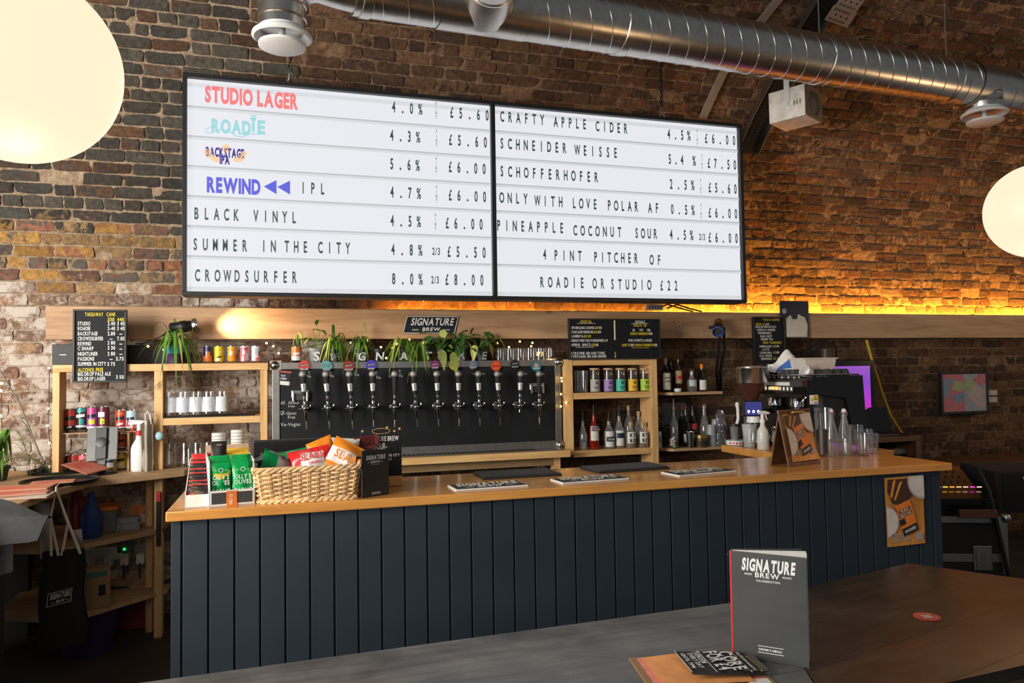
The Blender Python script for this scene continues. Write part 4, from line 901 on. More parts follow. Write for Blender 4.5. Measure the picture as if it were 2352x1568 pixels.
for x0, y in ((470, 745), (678, 750), (915, 735), (1122, 752), (1352, 738)):
    a = at(*c3(x0, y), y=YT)-oT; mb.tube([(a.x, -.0015, a.z-.012), (a.x-.004, -.0015, a.z+.012)], .0012, 4); mb.tube([(a.x-.010, -.0015, a.z+.006), (a.x-.004, -.0015, a.z+.013), (a.x+.005, -.0015, a.z+.007)], .0012, 4)
for px in (1085, 1108, 1148, 1205, 1245):
    a = at(px, 860, y=YT)-oT; mb.text('Ve', T((a.x, -.0015, a.z)), .012, .016)
mb.build('chalk_writing', chalk, tapw)
a = at(654, 868, y=YT-.001); t = thing('tap_list_sticker', 'small tilted red, black and white notice stuck on the tap wall', 'sticker', a, rot=(0, .12, 0))
mb = MB(); mb.box(-.043, .037, -.002, 0, -.045, .045, 0); mb.box(-.033, .037, -.003, -.0015, -.020, .035, 1); mb.box(-.043, .03, -.003, -.0015, -.045, -.02, 2); mb.build('notice', [mat('notice_red', (.6, .1, .05), .6), ink_b, ink_w], t)
mb = MB(); mb.text('TAP', T((-.028, -.004, .008)), .012, .03, .02); mb.text('LINES', T((-.028, -.004, -.01)), .012, .04, .02); mb.build('lettering', ink_w, t)
# beer taps with microphone handles
mic_m = mat('mic_grille', (.42, .41, .4), .45, .7, .3, 300, .6)
def make_tap():
    t = thing('beer_tap', 'x', 'beer tap')
    MB().sphere((0, 0, .215), .0235, 20, 14).lathe([(.0225, .205), (.0245, .208), (.0245, .216), (.0225, .219)], n=22, cap=(False, False)).build('mic_head', mic_m, t)
    MB().lathe([(.021, .198), (.0185, .18), (.0125, .08), (.0115, .075)][::-1], n=20).build('mic_handle', black_matt, t)
    MB().lathe([(.0135, .098), (.0175, .155)], n=20, cap=(False, False)).build('handle_label', ink_w, t)
    mb = MB()
    for k in range(6): mb.grid(lambda u, v: ((.0142+.0038*(k/6))*math.cos(-1.8+.5*u), (.0142+.0038*(k/6))*math.sin(-1.8+.5*u), .102+.0085*k+.0055*v), 2, 1)
    mb.build('label_print', ink_b, t)
    MB().lathe([(.008, 0), (.0105, .012), (.0105, .03), (.0125, .032), (.0125, .042), (.009, .046), (.0105, .06), (.011, .075)], n=18).build('ferrule', chrome, t)
    mb = MB().sphere((0, 0, -.002), .019, 18, 12); mb.tube([(0, 0, -.002), (0, .10, 0)], .012, 12); mb.lathe([(.024, 0), (.024, .012)], n=20, M=T((0, .098, 0)) @ RX(PI/2)); mb.lathe([(.015, 0), (.017, .006), (.012, .012)], n=16, M=T((0, .07, 0)) @ RX(PI/2))
    mb.tube([(-.02, .0, -.004), (-.042, .0, -.004)], .009, 12); mb.tube([(.02, 0, 0), (.032, 0, .002), (.036, 0, .02)], .005, 8); mb.build('faucet_body', chrome, t)
    MB().lathe([(.004, -.135), (.0042, -.085), (.007, -.082), (.0095, -.03), (.011, -.014), (.011, -.01)], n=16).build('spout', chrome, t)
    return t
tap0 = make_tap(); YA = YT-.11
tap_x = [(695, 705.5), (748, 758), (802, 811), (855, 859), (906, 907), (949, 960), (1003, 1008), (1052.5, 1055), (1098.5, 1103), (1142, 1150), (1196, 1192), (1238, 1239)]
tn = ('first', 'second', 'third', 'fourth', 'fifth', 'sixth', 'seventh', 'eighth', 'ninth', 'tenth', 'eleventh', 'twelfth')
for i, (pt_, pb_) in enumerate(tap_x):
    fy = 937-.0128*(pt_-697); x = xcol((pt_*.42+pb_*.58), YA, 1.35); z = at(pt_, fy, y=YA).z
    lean = -((pb_-pt_)-2.1)*.0028/.345
    extra = {0: 'beside the small red notice', 10: 'with a short stubby spout', 11: 'in front of the right latch', 4: 'with a plain black handle'}.get(i, 'with a microphone handle')
    o = tap0 if i == 0 else dup(tap0, (0, 0, 0), group='beer taps on the tap wall')
    o.location = (x, YA, z); o.rotation_euler = (0, lean, 0); o['group'] = 'beer taps on the tap wall'
    o['label'] = '%s chrome beer tap from the left end, %s' % (tn[i], extra)
    if i in (4, 11):
        for c in list(o.children):
            if c.name.startswith(('handle_label', 'label_print')): bpy.data.objects.remove(c)
    if i == 10:
        for c in o.children:
            if c.name.startswith('spout'): c.scale = (1, 1, .35)
# round beer badges above the taps
def disc(r, n=26): return [(r*math.cos(2*PI*i/n), r*math.sin(2*PI*i/n)) for i in range(n)]
bd_ = [(698, 840, 'red', 'STUDIO LAGER', 'red round beer badge above the first tap'), (750, 841, 'teal', 'ROADIE', 'teal and black round beer badge above the second tap'), (801, 841, 'maroon', 'BACKSTAGE IPA', 'dark red round beer badge above the third tap'), (852.5, 839, 'purple', 'REWIND', 'blue and purple round beer badge above the fourth tap'),
       (999, 838, 'magenta', 'CROWDSURFER', 'dark badge with magenta marks above the seventh tap'), (1044, 838, 'amber', '', 'amber and green round beer badge above the eighth tap'), (1087, 838, 'sky', 'SUMMER CITY', 'dark blue round beer badge above the ninth tap'), (1139.5, 840, 'orange', 'APPLE CIDER', 'orange red round beer badge above the tenth tap'), (1183, 836, 'black', 'BLACK VINYL', 'black and white round beer badge above the eleventh tap'), (1232, 841, 'teal2', '', 'teal round beer badge with a pink square above the last tap')]
for px, py, c, s, lab in bd_:
    Y = YT-.022; p = at(px, py, y=Y); r = .036 if c not in ('magenta', 'sky', 'black') else .031
    cm = {'red': mat('badge_red', (.6, .07, .06), .4), 'maroon': mat('badge_maroon', (.3, .04, .025), .4), 'purple': mat('badge_purple', (.08, .06, .5), .4), 'amber': mat('badge_amber', (.6, .35, .03), .4), 'orange': mat('badge_orange', (.75, .1, .03), .4), 'teal2': mat('badge_teal', (.02, .22, .25), .4), 'teal': mat('badge_mint', (.1, .4, .42), .4), 'magenta': mat('badge_magenta', (.25, .03, .15), .4), 'sky': mat('badge_sky', (.12, .2, .34), .4), 'black': ink_b}[c]
    t = thing('beer_badge', lab, 'badge', p, group='round beer badges'); MB().prism(disc(r), 0, .008).build('disc', cm, t)
    mb = MB(); plain = c in ('amber', 'teal2', 'orange')
    if not plain:
        low = [q for q in disc(r*.99, 40) if q[1] < -r*.35]; mb.prism(low, -.001, 0, 1)
        mb.box(-r*.7, r*.7, -.001, 0, -r*.05, r*.32, 1, M=RY(-.12)); mb.text(s, T((0, -.002, -r*.72)), r*.26, min(1.5*r, .1*r*len(s)+.5*r), .02, 0, 'c'); mb.text('SIGNATURE', RY(-.12) @ T((0, -.002, r*.03)), r*.2, 1.2*r, .02, 0, 'c')
    elif c == 'orange': mb.text(s, T((0, -.002, -r*.2)), r*.3, 1.5*r, .02, 2, 'c'); mb.lathe([(r*.9, -.002), (r*.84, -.002)], n=28, mat=2, M=RX(PI/2) @ T((0, 0, .003)), cap=(False, False))
    elif c == 'amber':
        for ax, az, rr in ((-.4, .1, .45), (.35, .35, .4), (.1, -.5, .42), (.5, -.25, .3)): mb.prism([(r*ax+q[0], r*az+q[1]) for q in disc(r*rr, 9)], -.001, 0, 3)
    else: mb.box(-r*.4, r*.4, -.001, 0, -r*.15, r*.55, 4); mb.box(-r*.7, r*.7, -.001, 0, -r*.45, -r*.3, 0)
    mb.build('badge_print', [ink_w, ink_b, mat('badge_dark', (.25, .02, .01), .5), green, pink], t)
# ledge under the taps
xa, xb = xcol(560, 4.88, .98), xcol(1311, 4.88, .98)
t = thing('drip_ledge', 'long pine ledge with a metal drip tray under the taps', 'ledge', (xa, 4.88, .953))
MB().box(0, xb-xa, 0, .17, 0, .047).build('ledge_board', pine, t, bevel=.003)
mb = MB(); mb.box(.1, xb-xa-.03, .045, .165, .047, .053); mb.build('drip_tray', alu, t, bevel=.002)
mb = MB()
for i in range(60):
    if .12+.03*i < xb-xa-.06: mb.box(.12+.03*i, .138+.03*i, .055, .155, .0532, .0536)
mb.build('drip_slots', black_matt, t)
xr = xcol(1270, 4.98, .85)
mb = MB(); mb.box(0, xr-xa, .08, .12, -.06, 0.0); mb.build('rail', wood('dark_pine', (.3, .19, .09), (.2, .12, .055), 'X', .6), t)
mb = MB(); mb.box(xr-xa, xr-xa+.05, .08, .15, -.50, 0.0); mb.build('post', pineZ, t)
solo('water_pipe', MB().tube([(0, 0, -.87), (0, 0, 0), (0, -.03, .02)], .014, 12).tube([(0, -.03, .0), (.05, -.03, .0), (.055, -.03, .06)], .008, 10).sphere((0, -.03, .01), .022, 14, 10), steel, 'metal pipe and stop tap below the tap ledge', 'pipe', (xcol(1243, 5.0, .87), 5.12, .87))
# ---------------------------------------------------------------- pots along the top of the tap wall
ZP = tz1+.001; YP = YT+.09
pot_black = mat('pot_black', (.02, .021, .024), .55); pot_grey = mat('pot_grey', (.25, .27, .27), .7, var=.4, scale=30)
def letter_pot(px, ch, label, m=pot_black, r=.05, h=.088, lines=None, fill=()):
    x = xcol(px, YP, ZP+.04); t = thing('letter_pot', label, 'plant pot', (x, YP, ZP), group='lettered plant pots')
    mb = MB(); pot(mb, r*.92, h); mb.build('pot', m, t); MB().lathe([(r*.8, h*.86), (.001, h*.87)], n=18).build('soil', soil, t)
    mb = MB()
    if ch: mb.text(ch, T((0, -r*.9, h*.13)) @ RX(.19), h*.6, None, .02, 0, 'c', .1)
    if lines:
        rr = random.Random(lines)
        for k in range(12):
            a, b_ = rr.uniform(-2.6, -.5), rr.uniform(-2.6, -.5); z0, z1 = rr.uniform(.1, .75)*h, rr.uniform(.1, .75)*h; f_ = lambda a, z: ((r*(.70+.27*z/h))*math.cos(a)*1.0, r*(.70+.27*z/h)*math.sin(a), z)
            mb.tube([f_(a+(b_-a)*u, z0+(z1-z0)*u) for u in (0, .33, .66, 1)], .0016, 4)
    if mb.v: mb.build('painted_mark', ink_w, t)
    return t
letter_pot(726, 'S', 'grey plant pot with a white letter S beside the orange can', pot_grey, .055, .095)
letter_pot(769, '', 'black pot with white criss-cross lines between letters S and G', r=.05, lines=4)
letter_pot(829, 'G', 'black pot with letter G and white criss-cross lines', r=.054, lines=9)
letter_pot(870, 'N', 'plain black plant pot with a white letter N', r=.046)
letter_pot(925, 'A', 'black pot with a white letter A under spider leaves', r=.048, lines=2)
letter_pot(980, 'T', 'dark pot with a white letter T behind trailing leaves', r=.046)
letter_pot(1014, '', 'dark patterned pot with a white swirl below broad leaves', r=.046, lines=12)
letter_pot(1057, 'R', 'black pot with a bold white letter R near the glasses', mat('pot_pale', (.3, .3, .29), .6, var=.6, scale=12), .05, .1)
letter_pot(1108, 'E', 'slate pot with a pale letter E nearest the glasses', mat('pot_slate', (.08, .1, .12), .6), .046, .085)
can(681, ZP, .108, .032, [(.14, K['black']), (.4, K['white']), (.96, K['orange'])], 'orange and white can holding a cutting on the tap wall', 'can planter', YP, [F(-130, -50, .45, .6, 'white')])
def plant(px, z, label, n, reach, rise, drop, w, seed, kind='strap', ms=None, extra=()):
    r = random.Random(seed); x = xcol(px, YP, z); t = thing('spider_plant' if kind == 'strap' else 'leafy_plant', label, 'plant', (x, YP, z), group='plants on the tap wall'); mb = MB()
    if kind == 'strap':
        for i in range(n): blade(mb, (0, 0, 0), r.uniform(0, 2*PI), r.uniform(*reach), r.uniform(*rise), r.uniform(*drop), r.uniform(*w), r.choice((0, 0, 1)))
        for e in extra: blade(mb, (0, 0, 0), *e, 0, 11)
        mb.build('leaves', ms or [leafm, leafy], t)
    else:
        st = MB()
        for i in range(n):
            a = r.uniform(0, 2*PI); d = r.uniform(*reach); zz = r.uniform(*rise); q = Vector((d*math.cos(a), d*math.sin(a)*.6, zz)); st.tube([(0, 0, -.01), q*.5+Vector((0, 0, .02)), q], .002, 5)
            oval(mb, q, (math.cos(a)*.8, math.sin(a)*.8-.3, r.uniform(-.5, .5)), r.uniform(*w), r.uniform(.04, .06), r.choice((0, 0, 0, 1)), .4)
        for q, d, l in extra: st.tube([(0, 0, 0), Vector(q)*.5+Vector((0, 0, .01)), q], .002, 5); oval(mb, q, d, l, l*.55, 1, .3)
        mb.build('leaves', ms or [leafd, leafm], t); st.build('stems', leafm, t)
    return t
plant(683, ZP+.1, 'few thin green shoots in the orange can', 9, (.03, .08), (.06, .14), (0, .03), (.005, .008), 1)
plant(726, ZP+.085, 'single tall shoot with pale leaves in the S pot', 4, (.02, .06), (.06, .14), (0, 0), (.05, .07), 2, 'leaf', [leafy, leafm], (((-.03, -.02, .07), (-1, 0, .2), .08), ((.0, -.02, .16), (.2, -.3, 1), .06), ((-.02, -.01, .13), (.6, -.6, .1), .07)))
plant(769, ZP+.085, 'bushy spider plant second along the tap wall', 60, (.05, .14), (.05, .15), (.02, .14), (.009, .015), 3, extra=((-1.5, .06, .05, .28, .013), (-1.2, .14, .1, .2, .012), (-.9, .09, .05, .18, .012), (2.2, .03, .2, -.02, .016)))
plant(829, ZP+.085, 'spider plant with a pale upright tip above the G pot', 44, (.05, .13), (.04, .13), (.02, .15), (.009, .014), 4, extra=((.2, .04, .2, -.05, .016), (-1.9, .14, .1, .2, .012)))
plant(925, ZP+.08, 'arching spider plant above the A pot', 50, (.08, .18), (.04, .13), (.04, .2), (.008, .013), 5, extra=((PI+.3, .2, .12, .22, .012),))
plant(962, ZP+.08, 'trailing spider plant hanging before the sixth tap', 36, (.08, .17), (.03, .12), (.08, .26), (.008, .013), 6, extra=((-1.2, .1, .06, .36, .014), (-.9, .16, .08, .3, .013)))
plant(1014, ZP+.08, 'broad-leaved plant above the swirl pot', 30, (.03, .11), (.0, .12), (0, 0), (.07, .1), 7, 'leaf', [leafd, leafy], (((.0, -.08, .07), (-.1, -.2, .6), .10), ((-.02, -.1, .0), (.1, -.3, -1), .12), ((.06, -.1, -.02), (.1, -.3, -1), .13)))
pr_ = plant(1057, ZP+.09, 'broad-leaved plant above the R pot', 24, (.03, .12), (-.02, .11), (0, 0), (.07, .1), 8, 'leaf', [leafd, leafm], (((.06, -.06, .09), (.3, -.2, .9), .08),))
MB().tube([(.045, -.12, .02), (.05, -.15, -.05), (.047, -.155, -.15)], .0025, 6).tube([(0, 0, 0), (.03, -.06, .05), (.045, -.12, .02)], .002, 5).build('dry_stem', mat('dry_stem', (.35, .2, .08), .8), pr_)
plant(1100, ZP+.08, 'broad-leaved plant nearest the upturned glasses', 14, (.04, .13), (.0, .13), (0, 0), (.07, .09), 9, 'leaf', [leafd, leafy], (((.14, -.03, .08), (.5, -.2, -.7), .09), ((.06, -.08, .04), (.2, -.2, -1), .09), ((-.05, -.08, .03), (-.2, -.3, -1), .1)))
for i in range(11):
    px = 1147+i*11.6; Y = YT+.13+.05*(i % 2); x = xcol(px, Y, 1.7); t = thing('upturned_glass', '%s upturned glass on the tap wall counted from the plants' % (tn+('',))[i] if i < 11 else '', 'glass', (x, Y, ZP), group='upturned glasses on the tap wall')
    MB().lathe([(.034, 0), (.029, .09), (.001, .091)], n=20).build('glass', clear, t)
# ---------------------------------------------------------------- fairy lights, one string of many bulbs
fl = thing('fairy_lights', 'string of small warm fairy lights along the brick behind the plants', 'fairy lights', (0, 0, 0))
def fairy(parent, pts, Y, r=.0075):
    P = [at(px, py, y=Y) for px, py in pts]
    MB().tube([p+Vector((0, .012, .0)) for p in P], .002, 5).build('wire', wire_m, parent)
    for p in P: MB().sphere(p, r, 10, 7).build('bulb', bulb_m, parent)
fairy(fl, [(340, 795), (376, 803), (612, 788), (628, 795), (640, 811), (775, 782), (806, 787), (842, 783), (875, 797), (902, 800), (887, 822), (912, 790), (940, 780), (939, 795), (973, 787), (997, 787), (1086, 816), (1142, 788), (1169, 797), (1194, 784), (1223, 787), (1220, 795), (1238, 810), (1236, 815), (1265, 826), (1289, 848)], 5.2)
f2 = thing('fairy_lights', 'fairy lights running down the gap right of the tap wall', 'fairy lights', (0, 0, 0))
fairy(f2, [(1289.5, 868), (1290.5, 875), (1288.5, 905), (1300, 924), (1288, 933)], 5.0)
f3 = thing('fairy_lights', 'fairy lights hanging on the pale brick at the far left', 'fairy lights', (0, 0, 0))
fairy(f3, [(4, 880), (2, 897), (1, 955), (4, 993), (10, 1031), (3, 1078)], 5.28, .009)
f5 = thing('fairy_lights', 'fairy lights running up beside the left shelf post', 'fairy lights', (0, 0, 0))
fairy(f5, [(112, 845), (111, 938), (109, 977), (113, 1017)], 5.28, .007)
f4 = thing('fairy_lights', 'few fairy lights along the beam top under the menu board', 'fairy lights', (0, 0, 0))
fairy(f4, [(972, 690), (1141, 691), (1167, 692), (1218, 693)], 5.27, .006)
# ---------------------------------------------------------------- right shelf unit
YR = 5.02
r0, r1, r2, r3 = [xcol(p, YR, 1.4) for p in (1296, 1316.5, 1497, 1509)]
ZJ = at(1400, 900.5, y=YR).z; ZQ = at(1400, 1032, y=YR).z
rs = thing('wooden_shelf', 'pine shelf unit of tea jars and spirits right of the taps', 'shelf', (r0, YR, 0)); lx = lambda x: x-r0
for a, b_, zl in ((r0, r1, .95), (r2-.005, r3+.005, .6)): MB().box(lx(a), lx(b_), 0, .19, zl, 1.632).build('post', pineZ, rs, bevel=.003)
for z, nm_ in ((1.632, 'top_board'), (ZJ, 'middle_board'), (ZQ, 'bottom_board')): MB().box(lx(r1), lx(r2)-.005, .004, .28, z-.046, z).build(nm_, pine, rs, bevel=.003)
def bottle(px, zb, ytop, Y, r, label, gm, capm, lab=None, body=.55, neck=.3, group=None, pour=False, liquid=None, cat='bottle', zl=(.08, .5), text=(), txm=None, band=None):
    H_ = at(px, ytop, y=Y).z-zb; x = xcol(px, Y, zb+H_/2); t = thing('bottle', label, cat, (x, Y, zb), group=group)
    nh = H_*(.80 if pour else .94); sh = nh*body
    MB().lathe([(r*.9, 0), (r, .006), (r, sh), (r*.86, sh+.3*(nh*(1-neck)-sh)), (r*neck*1.25, nh*(1-neck*.55)-.01), (r*neck, nh*(1-neck*.45)), (r*neck, nh)], n=22).build('glass', gm, t)
    if pour: MB().lathe([(r*neck*1.05, nh-.012), (r*neck*1.1, nh+.01), (.006, nh+.014), (.004, H_)], n=12).build('pourer', capm, t)
    else: MB().lathe([(r*neck*1.1, nh-.02), (r*neck*1.15, H_-.003), (r*neck, H_)], n=16).build('stopper', capm, t)
    if liquid: MB().lathe([(r*.9, .004), (r*.94, .01), (r*.94, sh*.9), (.001, sh*.9)], n=20).build('liquid', liquid, t)
    if lab: 
        f_ = lambda u, z: ((r+.0008)*math.cos(-PI/2-1.1+2.2*u), (r+.0008)*math.sin(-PI/2-1.1+2.2*u), z)
        mb = MB().grid(lambda u, v: f_(u, H_*(zl[0]+(zl[1]-zl[0])*v)), 10, 1, 0)
        if band: mb.grid(lambda u, v: ((r+.0014)*math.cos(-PI/2-.9+1.8*u), (r+.0014)*math.sin(-PI/2-.9+1.8*u), H_*(band[0]+(band[1]-band[0])*v)), 8, 1, 1)
        lo = mb.build('label', [lab, band[2] if band else lab], t)
        mb = MB()
        for s, fz, hh, wd in text: mb.text(s, T((0, -r-.002, H_*fz)), hh, wd, .02, 0, 'c')
        if text: mb.build('label_lettering', txm or ink_b, lo)
    return t
cork = mat('cork', (.5, .33, .18), .8); dark_gl = glass('dark_glass', (.12, .07, .03), .12, .6, .05, .25, (.02, .012, .008)); brown_gl = glass('amber_glass', (.5, .25, .06), .1, .6, .05, .15, (.12, .05, .01)); red_liq = glass('red_spirit', (.75, .10, .05), .08, .5, .05, .35, (.5, .03, .015)); green_gl = glass('green_glass', (.08, .14, .05), .12, .6, .05, .3, (.012, .02, .008))
# tea jars
for i in range(3):
    px = (1327, 1335, 1342)[i]; Y = YR+.08+.04*(i % 2); x = xcol(px, Y, ZJ+.1); t = thing('tall_glass', ('first', 'second', 'third')[i]+' empty tall glass beside the tea jars', 'glass', (x, Y, ZJ), group='tall glasses by the tea jars'); MB().lathe([(.026, 0), (.03, .16), (.029, .16), (.025, .006), (.001, .006)], n=20).build('glass', clear, t)
jm = dict(grey=mat('jar_grey', (.42, .38, .36), .6), lilac=mat('jar_lilac', (.33, .22, .5), .6), mint=mat('jar_mint', (.06, .5, .36), .6), sun=mat('jar_yellow', (.8, .5, .03), .6), lime=mat('jar_lime', (.4, .62, .05), .6))
for px, c, n_ in ((1366, 'grey', 'grey'), (1397, 'lilac', 'lilac'), (1424.5, 'mint', 'mint green'), (1452.5, 'sun', 'yellow'), (1480.5, 'lime', 'lime green')):
    Y = YR+.06; zt = at(px, 845, y=Y).z; H_ = zt-ZJ; x = xcol(px, Y, ZJ+H_/2); r = .0375
    t = thing('tea_jar', 'glass tea jar with a cork lid and %s label' % n_, 'jar', (x, Y, ZJ), group='tea jars on the right shelf')
    MB().lathe([(r*.95, 0), (r, .005), (r, H_-.02), (r*.96, H_-.012)], n=26).build('glass', clear, t); MB().lathe([(r*.97, H_-.014), (r, H_-.01), (r*.98, H_)], n=24).build('cork_lid', cork, t)
    lo = MB().grid(lambda u, v: ((r+.0008)*math.cos(-PI*.95+PI*.9*u), (r+.0008)*math.sin(-PI*.95+PI*.9*u), H_*(.03+.5*v)), 14, 1).build('label', jm[c], t)
    mb = MB(); mb.text('N', T((-.0, -r-.002, H_*.33)), .02, .018, .02, 0, 'c'); mb.box(-.02, .02, -r-.0025, -r-.0015, H_*.2, H_*.225); mb.box(-.013, .013, -r-.0025, -r-.0015, H_*.14, H_*.16); mb.build('label_lettering', ink_b, lo)
    MB().lathe([(r*.9, .004), (r*.9, H_*(.62+.1*(px % 3))), (.001, H_*.66)], n=20).build('loose_tea', mat('tea', (.06, .045, .03), .9), t)
g = 'spirit bottles on the right shelf'; Yb = YR+.07
bottle(1339, ZQ, 945, Yb, .030, 'slim clear bottle with a pourer at the left of the spirits row', clear2, black, body=.5, neck=.32, group=g, pour=True)
bottle(1364, ZQ, 929, Yb, .036, 'red orange aperitif bottle with a blue and white label', red_liq, black, mat('ap_white', (.7, .68, .6), .5), .55, .34, g, True, red_liq, zl=(.2, .52), band=(.41, .51, blue), text=(('APEROL', .425, .02, .062),), txm=mat('ap_orange', (.9, .35, .05), .5))
bottle(1398.5, ZQ, 946, Yb, .038, 'clear bottle with a white label and a black name panel', clear2, black, white_m, .6, .36, g, True, zl=(.06, .48), band=(.2, .33, ink_b), text=(('THE DUKE', .235, .014, .05),), txm=ink_w)
bottle(1422, ZQ, 932, Yb+.01, .037, 'clear bottle with white floral label and tall pourer', clear2, black, white_m, .55, .34, g, True, zl=(.06, .42), band=(.24, .36, navy))
for px, n_ in ((1448.5, 'left of the two squat bottles lettered KYRO'), (1477, 'right of the two squat bottles lettered KYRO')):
    bottle(px, ZQ, 968.5, Yb-.02, .037, n_, clear2, cork, white_m, .62, .34, g, False, mat('gold_spirit', (.2, .13, .05), .3), zl=(.18, .62), text=(('KY', .43, .026, .05), ('RO', .22, .026, .05)))
bottle(1444, ZQ, 931, YR+.17, .034, 'tall clear corked bottle behind the left KYRO bottle', clear2, cork, None, .6, .3, g)
bottle(1467, ZQ, 944, YR+.17, .036, 'clear corked bottle with a dark collar behind the right KYRO bottle', clear2, cork, None, .6, .32, g)
# ---------------------------------------------------------------- small wall shelves further right
ZU, ZV = at(1580, 900, y=5.06).z, at(1590, 1028, y=5.06).z
xu0, xu1 = xcol(1514, 5.1, ZU), xcol(1660, 5.06, ZU)
for z, lab, x1_ in ((ZU, 'upper small wooden wall shelf of spirits', xu1), (ZV, 'lower small wooden wall shelf of bottles and cups', xu1+.0)):
    t = thing('wall_shelf', lab, 'shelf', (xu0, 5.06, z)); MB().slab([(.09, 0), (x1_-xu0, 0), (x1_-xu0, .28), (0, .28), (0, .1)], -.022, 0).build('board', plyw, t, bevel=.002)
    mb = MB(); mb.prism([(0, 0), (.03, 0), (.03, -.10), (0, -.10)], .2, .28); mb.build('bracket', plyw, t)
g = 'spirits on the upper wall shelf'; Yu = 5.13
bottle(1529, ZU, 822, Yu, .036, 'dark bottle with a large cream label and pale stopper', dark_gl, cork, cream, .62, .34, g, zl=(.08, .56), text=(('BALVENIE', .4, .012, .05), ('DOUBLE', .3, .01, .045)))
bottle(1557, ZU, 803, Yu+.05, .033, 'whiskey bottle with a tan label, red mark and tall pourer', brown_gl, black, mat('tan_label', (.5, .34, .18), .7), .55, .34, g, True, zl=(.2, .5), band=(.3, .38, red))
bottle(1541, ZU, 822, Yu+.09, .03, 'dark bottle hidden behind the cream-labelled bottle', dark_gl, black, None, .6, .34, g)
bottle(1612, ZU, 836, Yu, .034, 'brown square-shouldered bottle with orange cap and white label', dark_gl, orange, white_m, .52, .33, g, zl=(.06, .42))
bottle(1589, ZU, 850, Yu-.01, .036, 'small clear bottle half full of amber liquid with a pale label', clear2, clear2, mat('pale_label', (.5, .55, .55), .7), .55, .4, g, False, brown_gl, zl=(.25, .55))
p = Vector((xcol(1557, 5.09, ZU), 5.09, ZU)); t = thing('small_bowl', 'small white bowl in front of the whiskey bottle', 'bowl', p); MB().lathe([(.018, 0), (.026, .006), (.028, .027), (.026, .028), (.022, .008), (.001, .006)], n=22).build('bowl', white, t)
mb = MB().box(0, .2, 0, .012, 0, .17); solo('grey_backing_sheet', mb, mat('grey_panel', (.17, .18, .19), .6), 'grey sheet on the wall behind the lower shelf bottles', 'sheet', (xcol(1524, 5.3, 1.3), 5.32, ZV+.16))
g = 'bottles on the lower wall shelf'; Yv = 5.16
p = Vector((xcol(1518, 5.14, ZV), 5.15, ZV)); t = thing('card_sign', 'narrow white card with a black stripe standing on the lower shelf', 'card', p); MB().box(-.014, .014, 0, .003, 0, .125).build('card', white, t); MB().box(-.004, .004, -.001, 0, .04, .09).build('stripe', ink_b, t)
bottle(1548, ZV, 916, Yv, .032, 'tall clear corked bottle on the lower wall shelf', clear2, cork, None, .62, .3, g, True)
bottle(1566, ZV, 931, Yv+.08, .032, 'wine bottle with a red capsule on the lower wall shelf', dark_gl, red, None, .6, .36, g)
bottle(1575.5, ZV, 928, Yv+.02, .032, 'dark wine bottle with a pale label beside the red capsule', green_gl, black, mat('grey_label', (.4, .42, .42), .7), .6, .36, g, zl=(.1, .3))
bottle(1591.5, ZV, 930, Yv+.05, .034, 'dark wine bottle with a red label on the lower wall shelf', green_gl, black, mat('red_label', (.45, .03, .03), .6), .6, .36, g, zl=(.4, .55))
bottle(1618, ZV, 928, Yv+.04, .038, 'clear glass carafe behind the gold tin', clear2, clear2, None, .5, .35, g)
bottle(1521, ZV, 950, Yv+.06, .028, 'dark green bottle behind the narrow white card', green_gl, black, None, .6, .36, g)
Vd = lambda px, Y, z: Vector((xcol(px, Y, z), Y, z))
p = Vd(1611, 5.10, ZV); t = thing('gold_tin', 'wide gold screw-top tin on the lower wall shelf', 'tin', p); gold = mat('gold_tin_paint', (.16, .11, .035), .35, .6)
MB().lathe([(.05, 0), (.051, .004), (.051, .075)], n=28).build('tin_body', gold, t); MB().lathe([(.053, .07), (.053, .09), (.05, .093)], n=28).build('lid', mat('gold_lid', (.5, .36, .12), .3, .8), t)
mb = MB().grid(lambda u, v: (.0518*math.cos(-2.6+2*u), .0518*math.sin(-2.6+2*u), .018+.03*v), 8, 1); mb.build('dark_label', ink_b, t)
p = Vd(1586, 5.08, ZV); t = thing('shaker_cup', 'tapering silver cup beside the gold tin', 'cup', p); MB().lathe([(.022, 0), (.032, .12), (.03, .12), (.02, .004)], n=22).build('cup', steel, t)
p = Vd(1546, 5.085, ZV); t = thing('straw_glass', 'glass of corks standing before the tall clear bottle', 'glass', p); MB().lathe([(.026, 0), (.033, .07), (.031, .07), (.024, .005), (.001, .005)], n=20).build('glass', clear, t)
mb = MB()
for i in range(9): a = i*2.4; mb.sphere((.012*math.cos(a), .012*math.sin(a), .02+.007*i), .012, 8, 6)
mb.build('corks', cream, t)
for i, (px, dz, lab) in enumerate(((1634, 0, 'left stack of clear plastic cups on the lower shelf end'), (1645, .02, 'right stack of clear plastic cups on the lower shelf end'))):
    p = Vd(px, 5.12+.06*i, ZV); t = thing('plastic_cup_stack', lab, 'plastic cups', p, group='stacks of plastic cups')
    for k in range(4+2*i): MB().lathe([(.036, .018*k), (.030, .11+.018*k)], n=18).build('plastic_cup', frost, t)
p = Vd(1656, 5.12, ZV); t = thing('plastic_bag', 'crumpled clear plastic bag above the cups', 'bag', p)
rb = random.Random(4); MB().grid(lambda u, v: (.05*math.cos(2*PI*u)*(1-.4*v)+.01*math.sin(17*u+9*v), .03*math.sin(2*PI*u)+.01*math.sin(13*v+5*u), .26*v+.02*math.sin(9*u)), 22, 10).build('film', glass('film', (.9, .92, .95), .08, .5, .15, .12, (.5, .5, .6)), t)
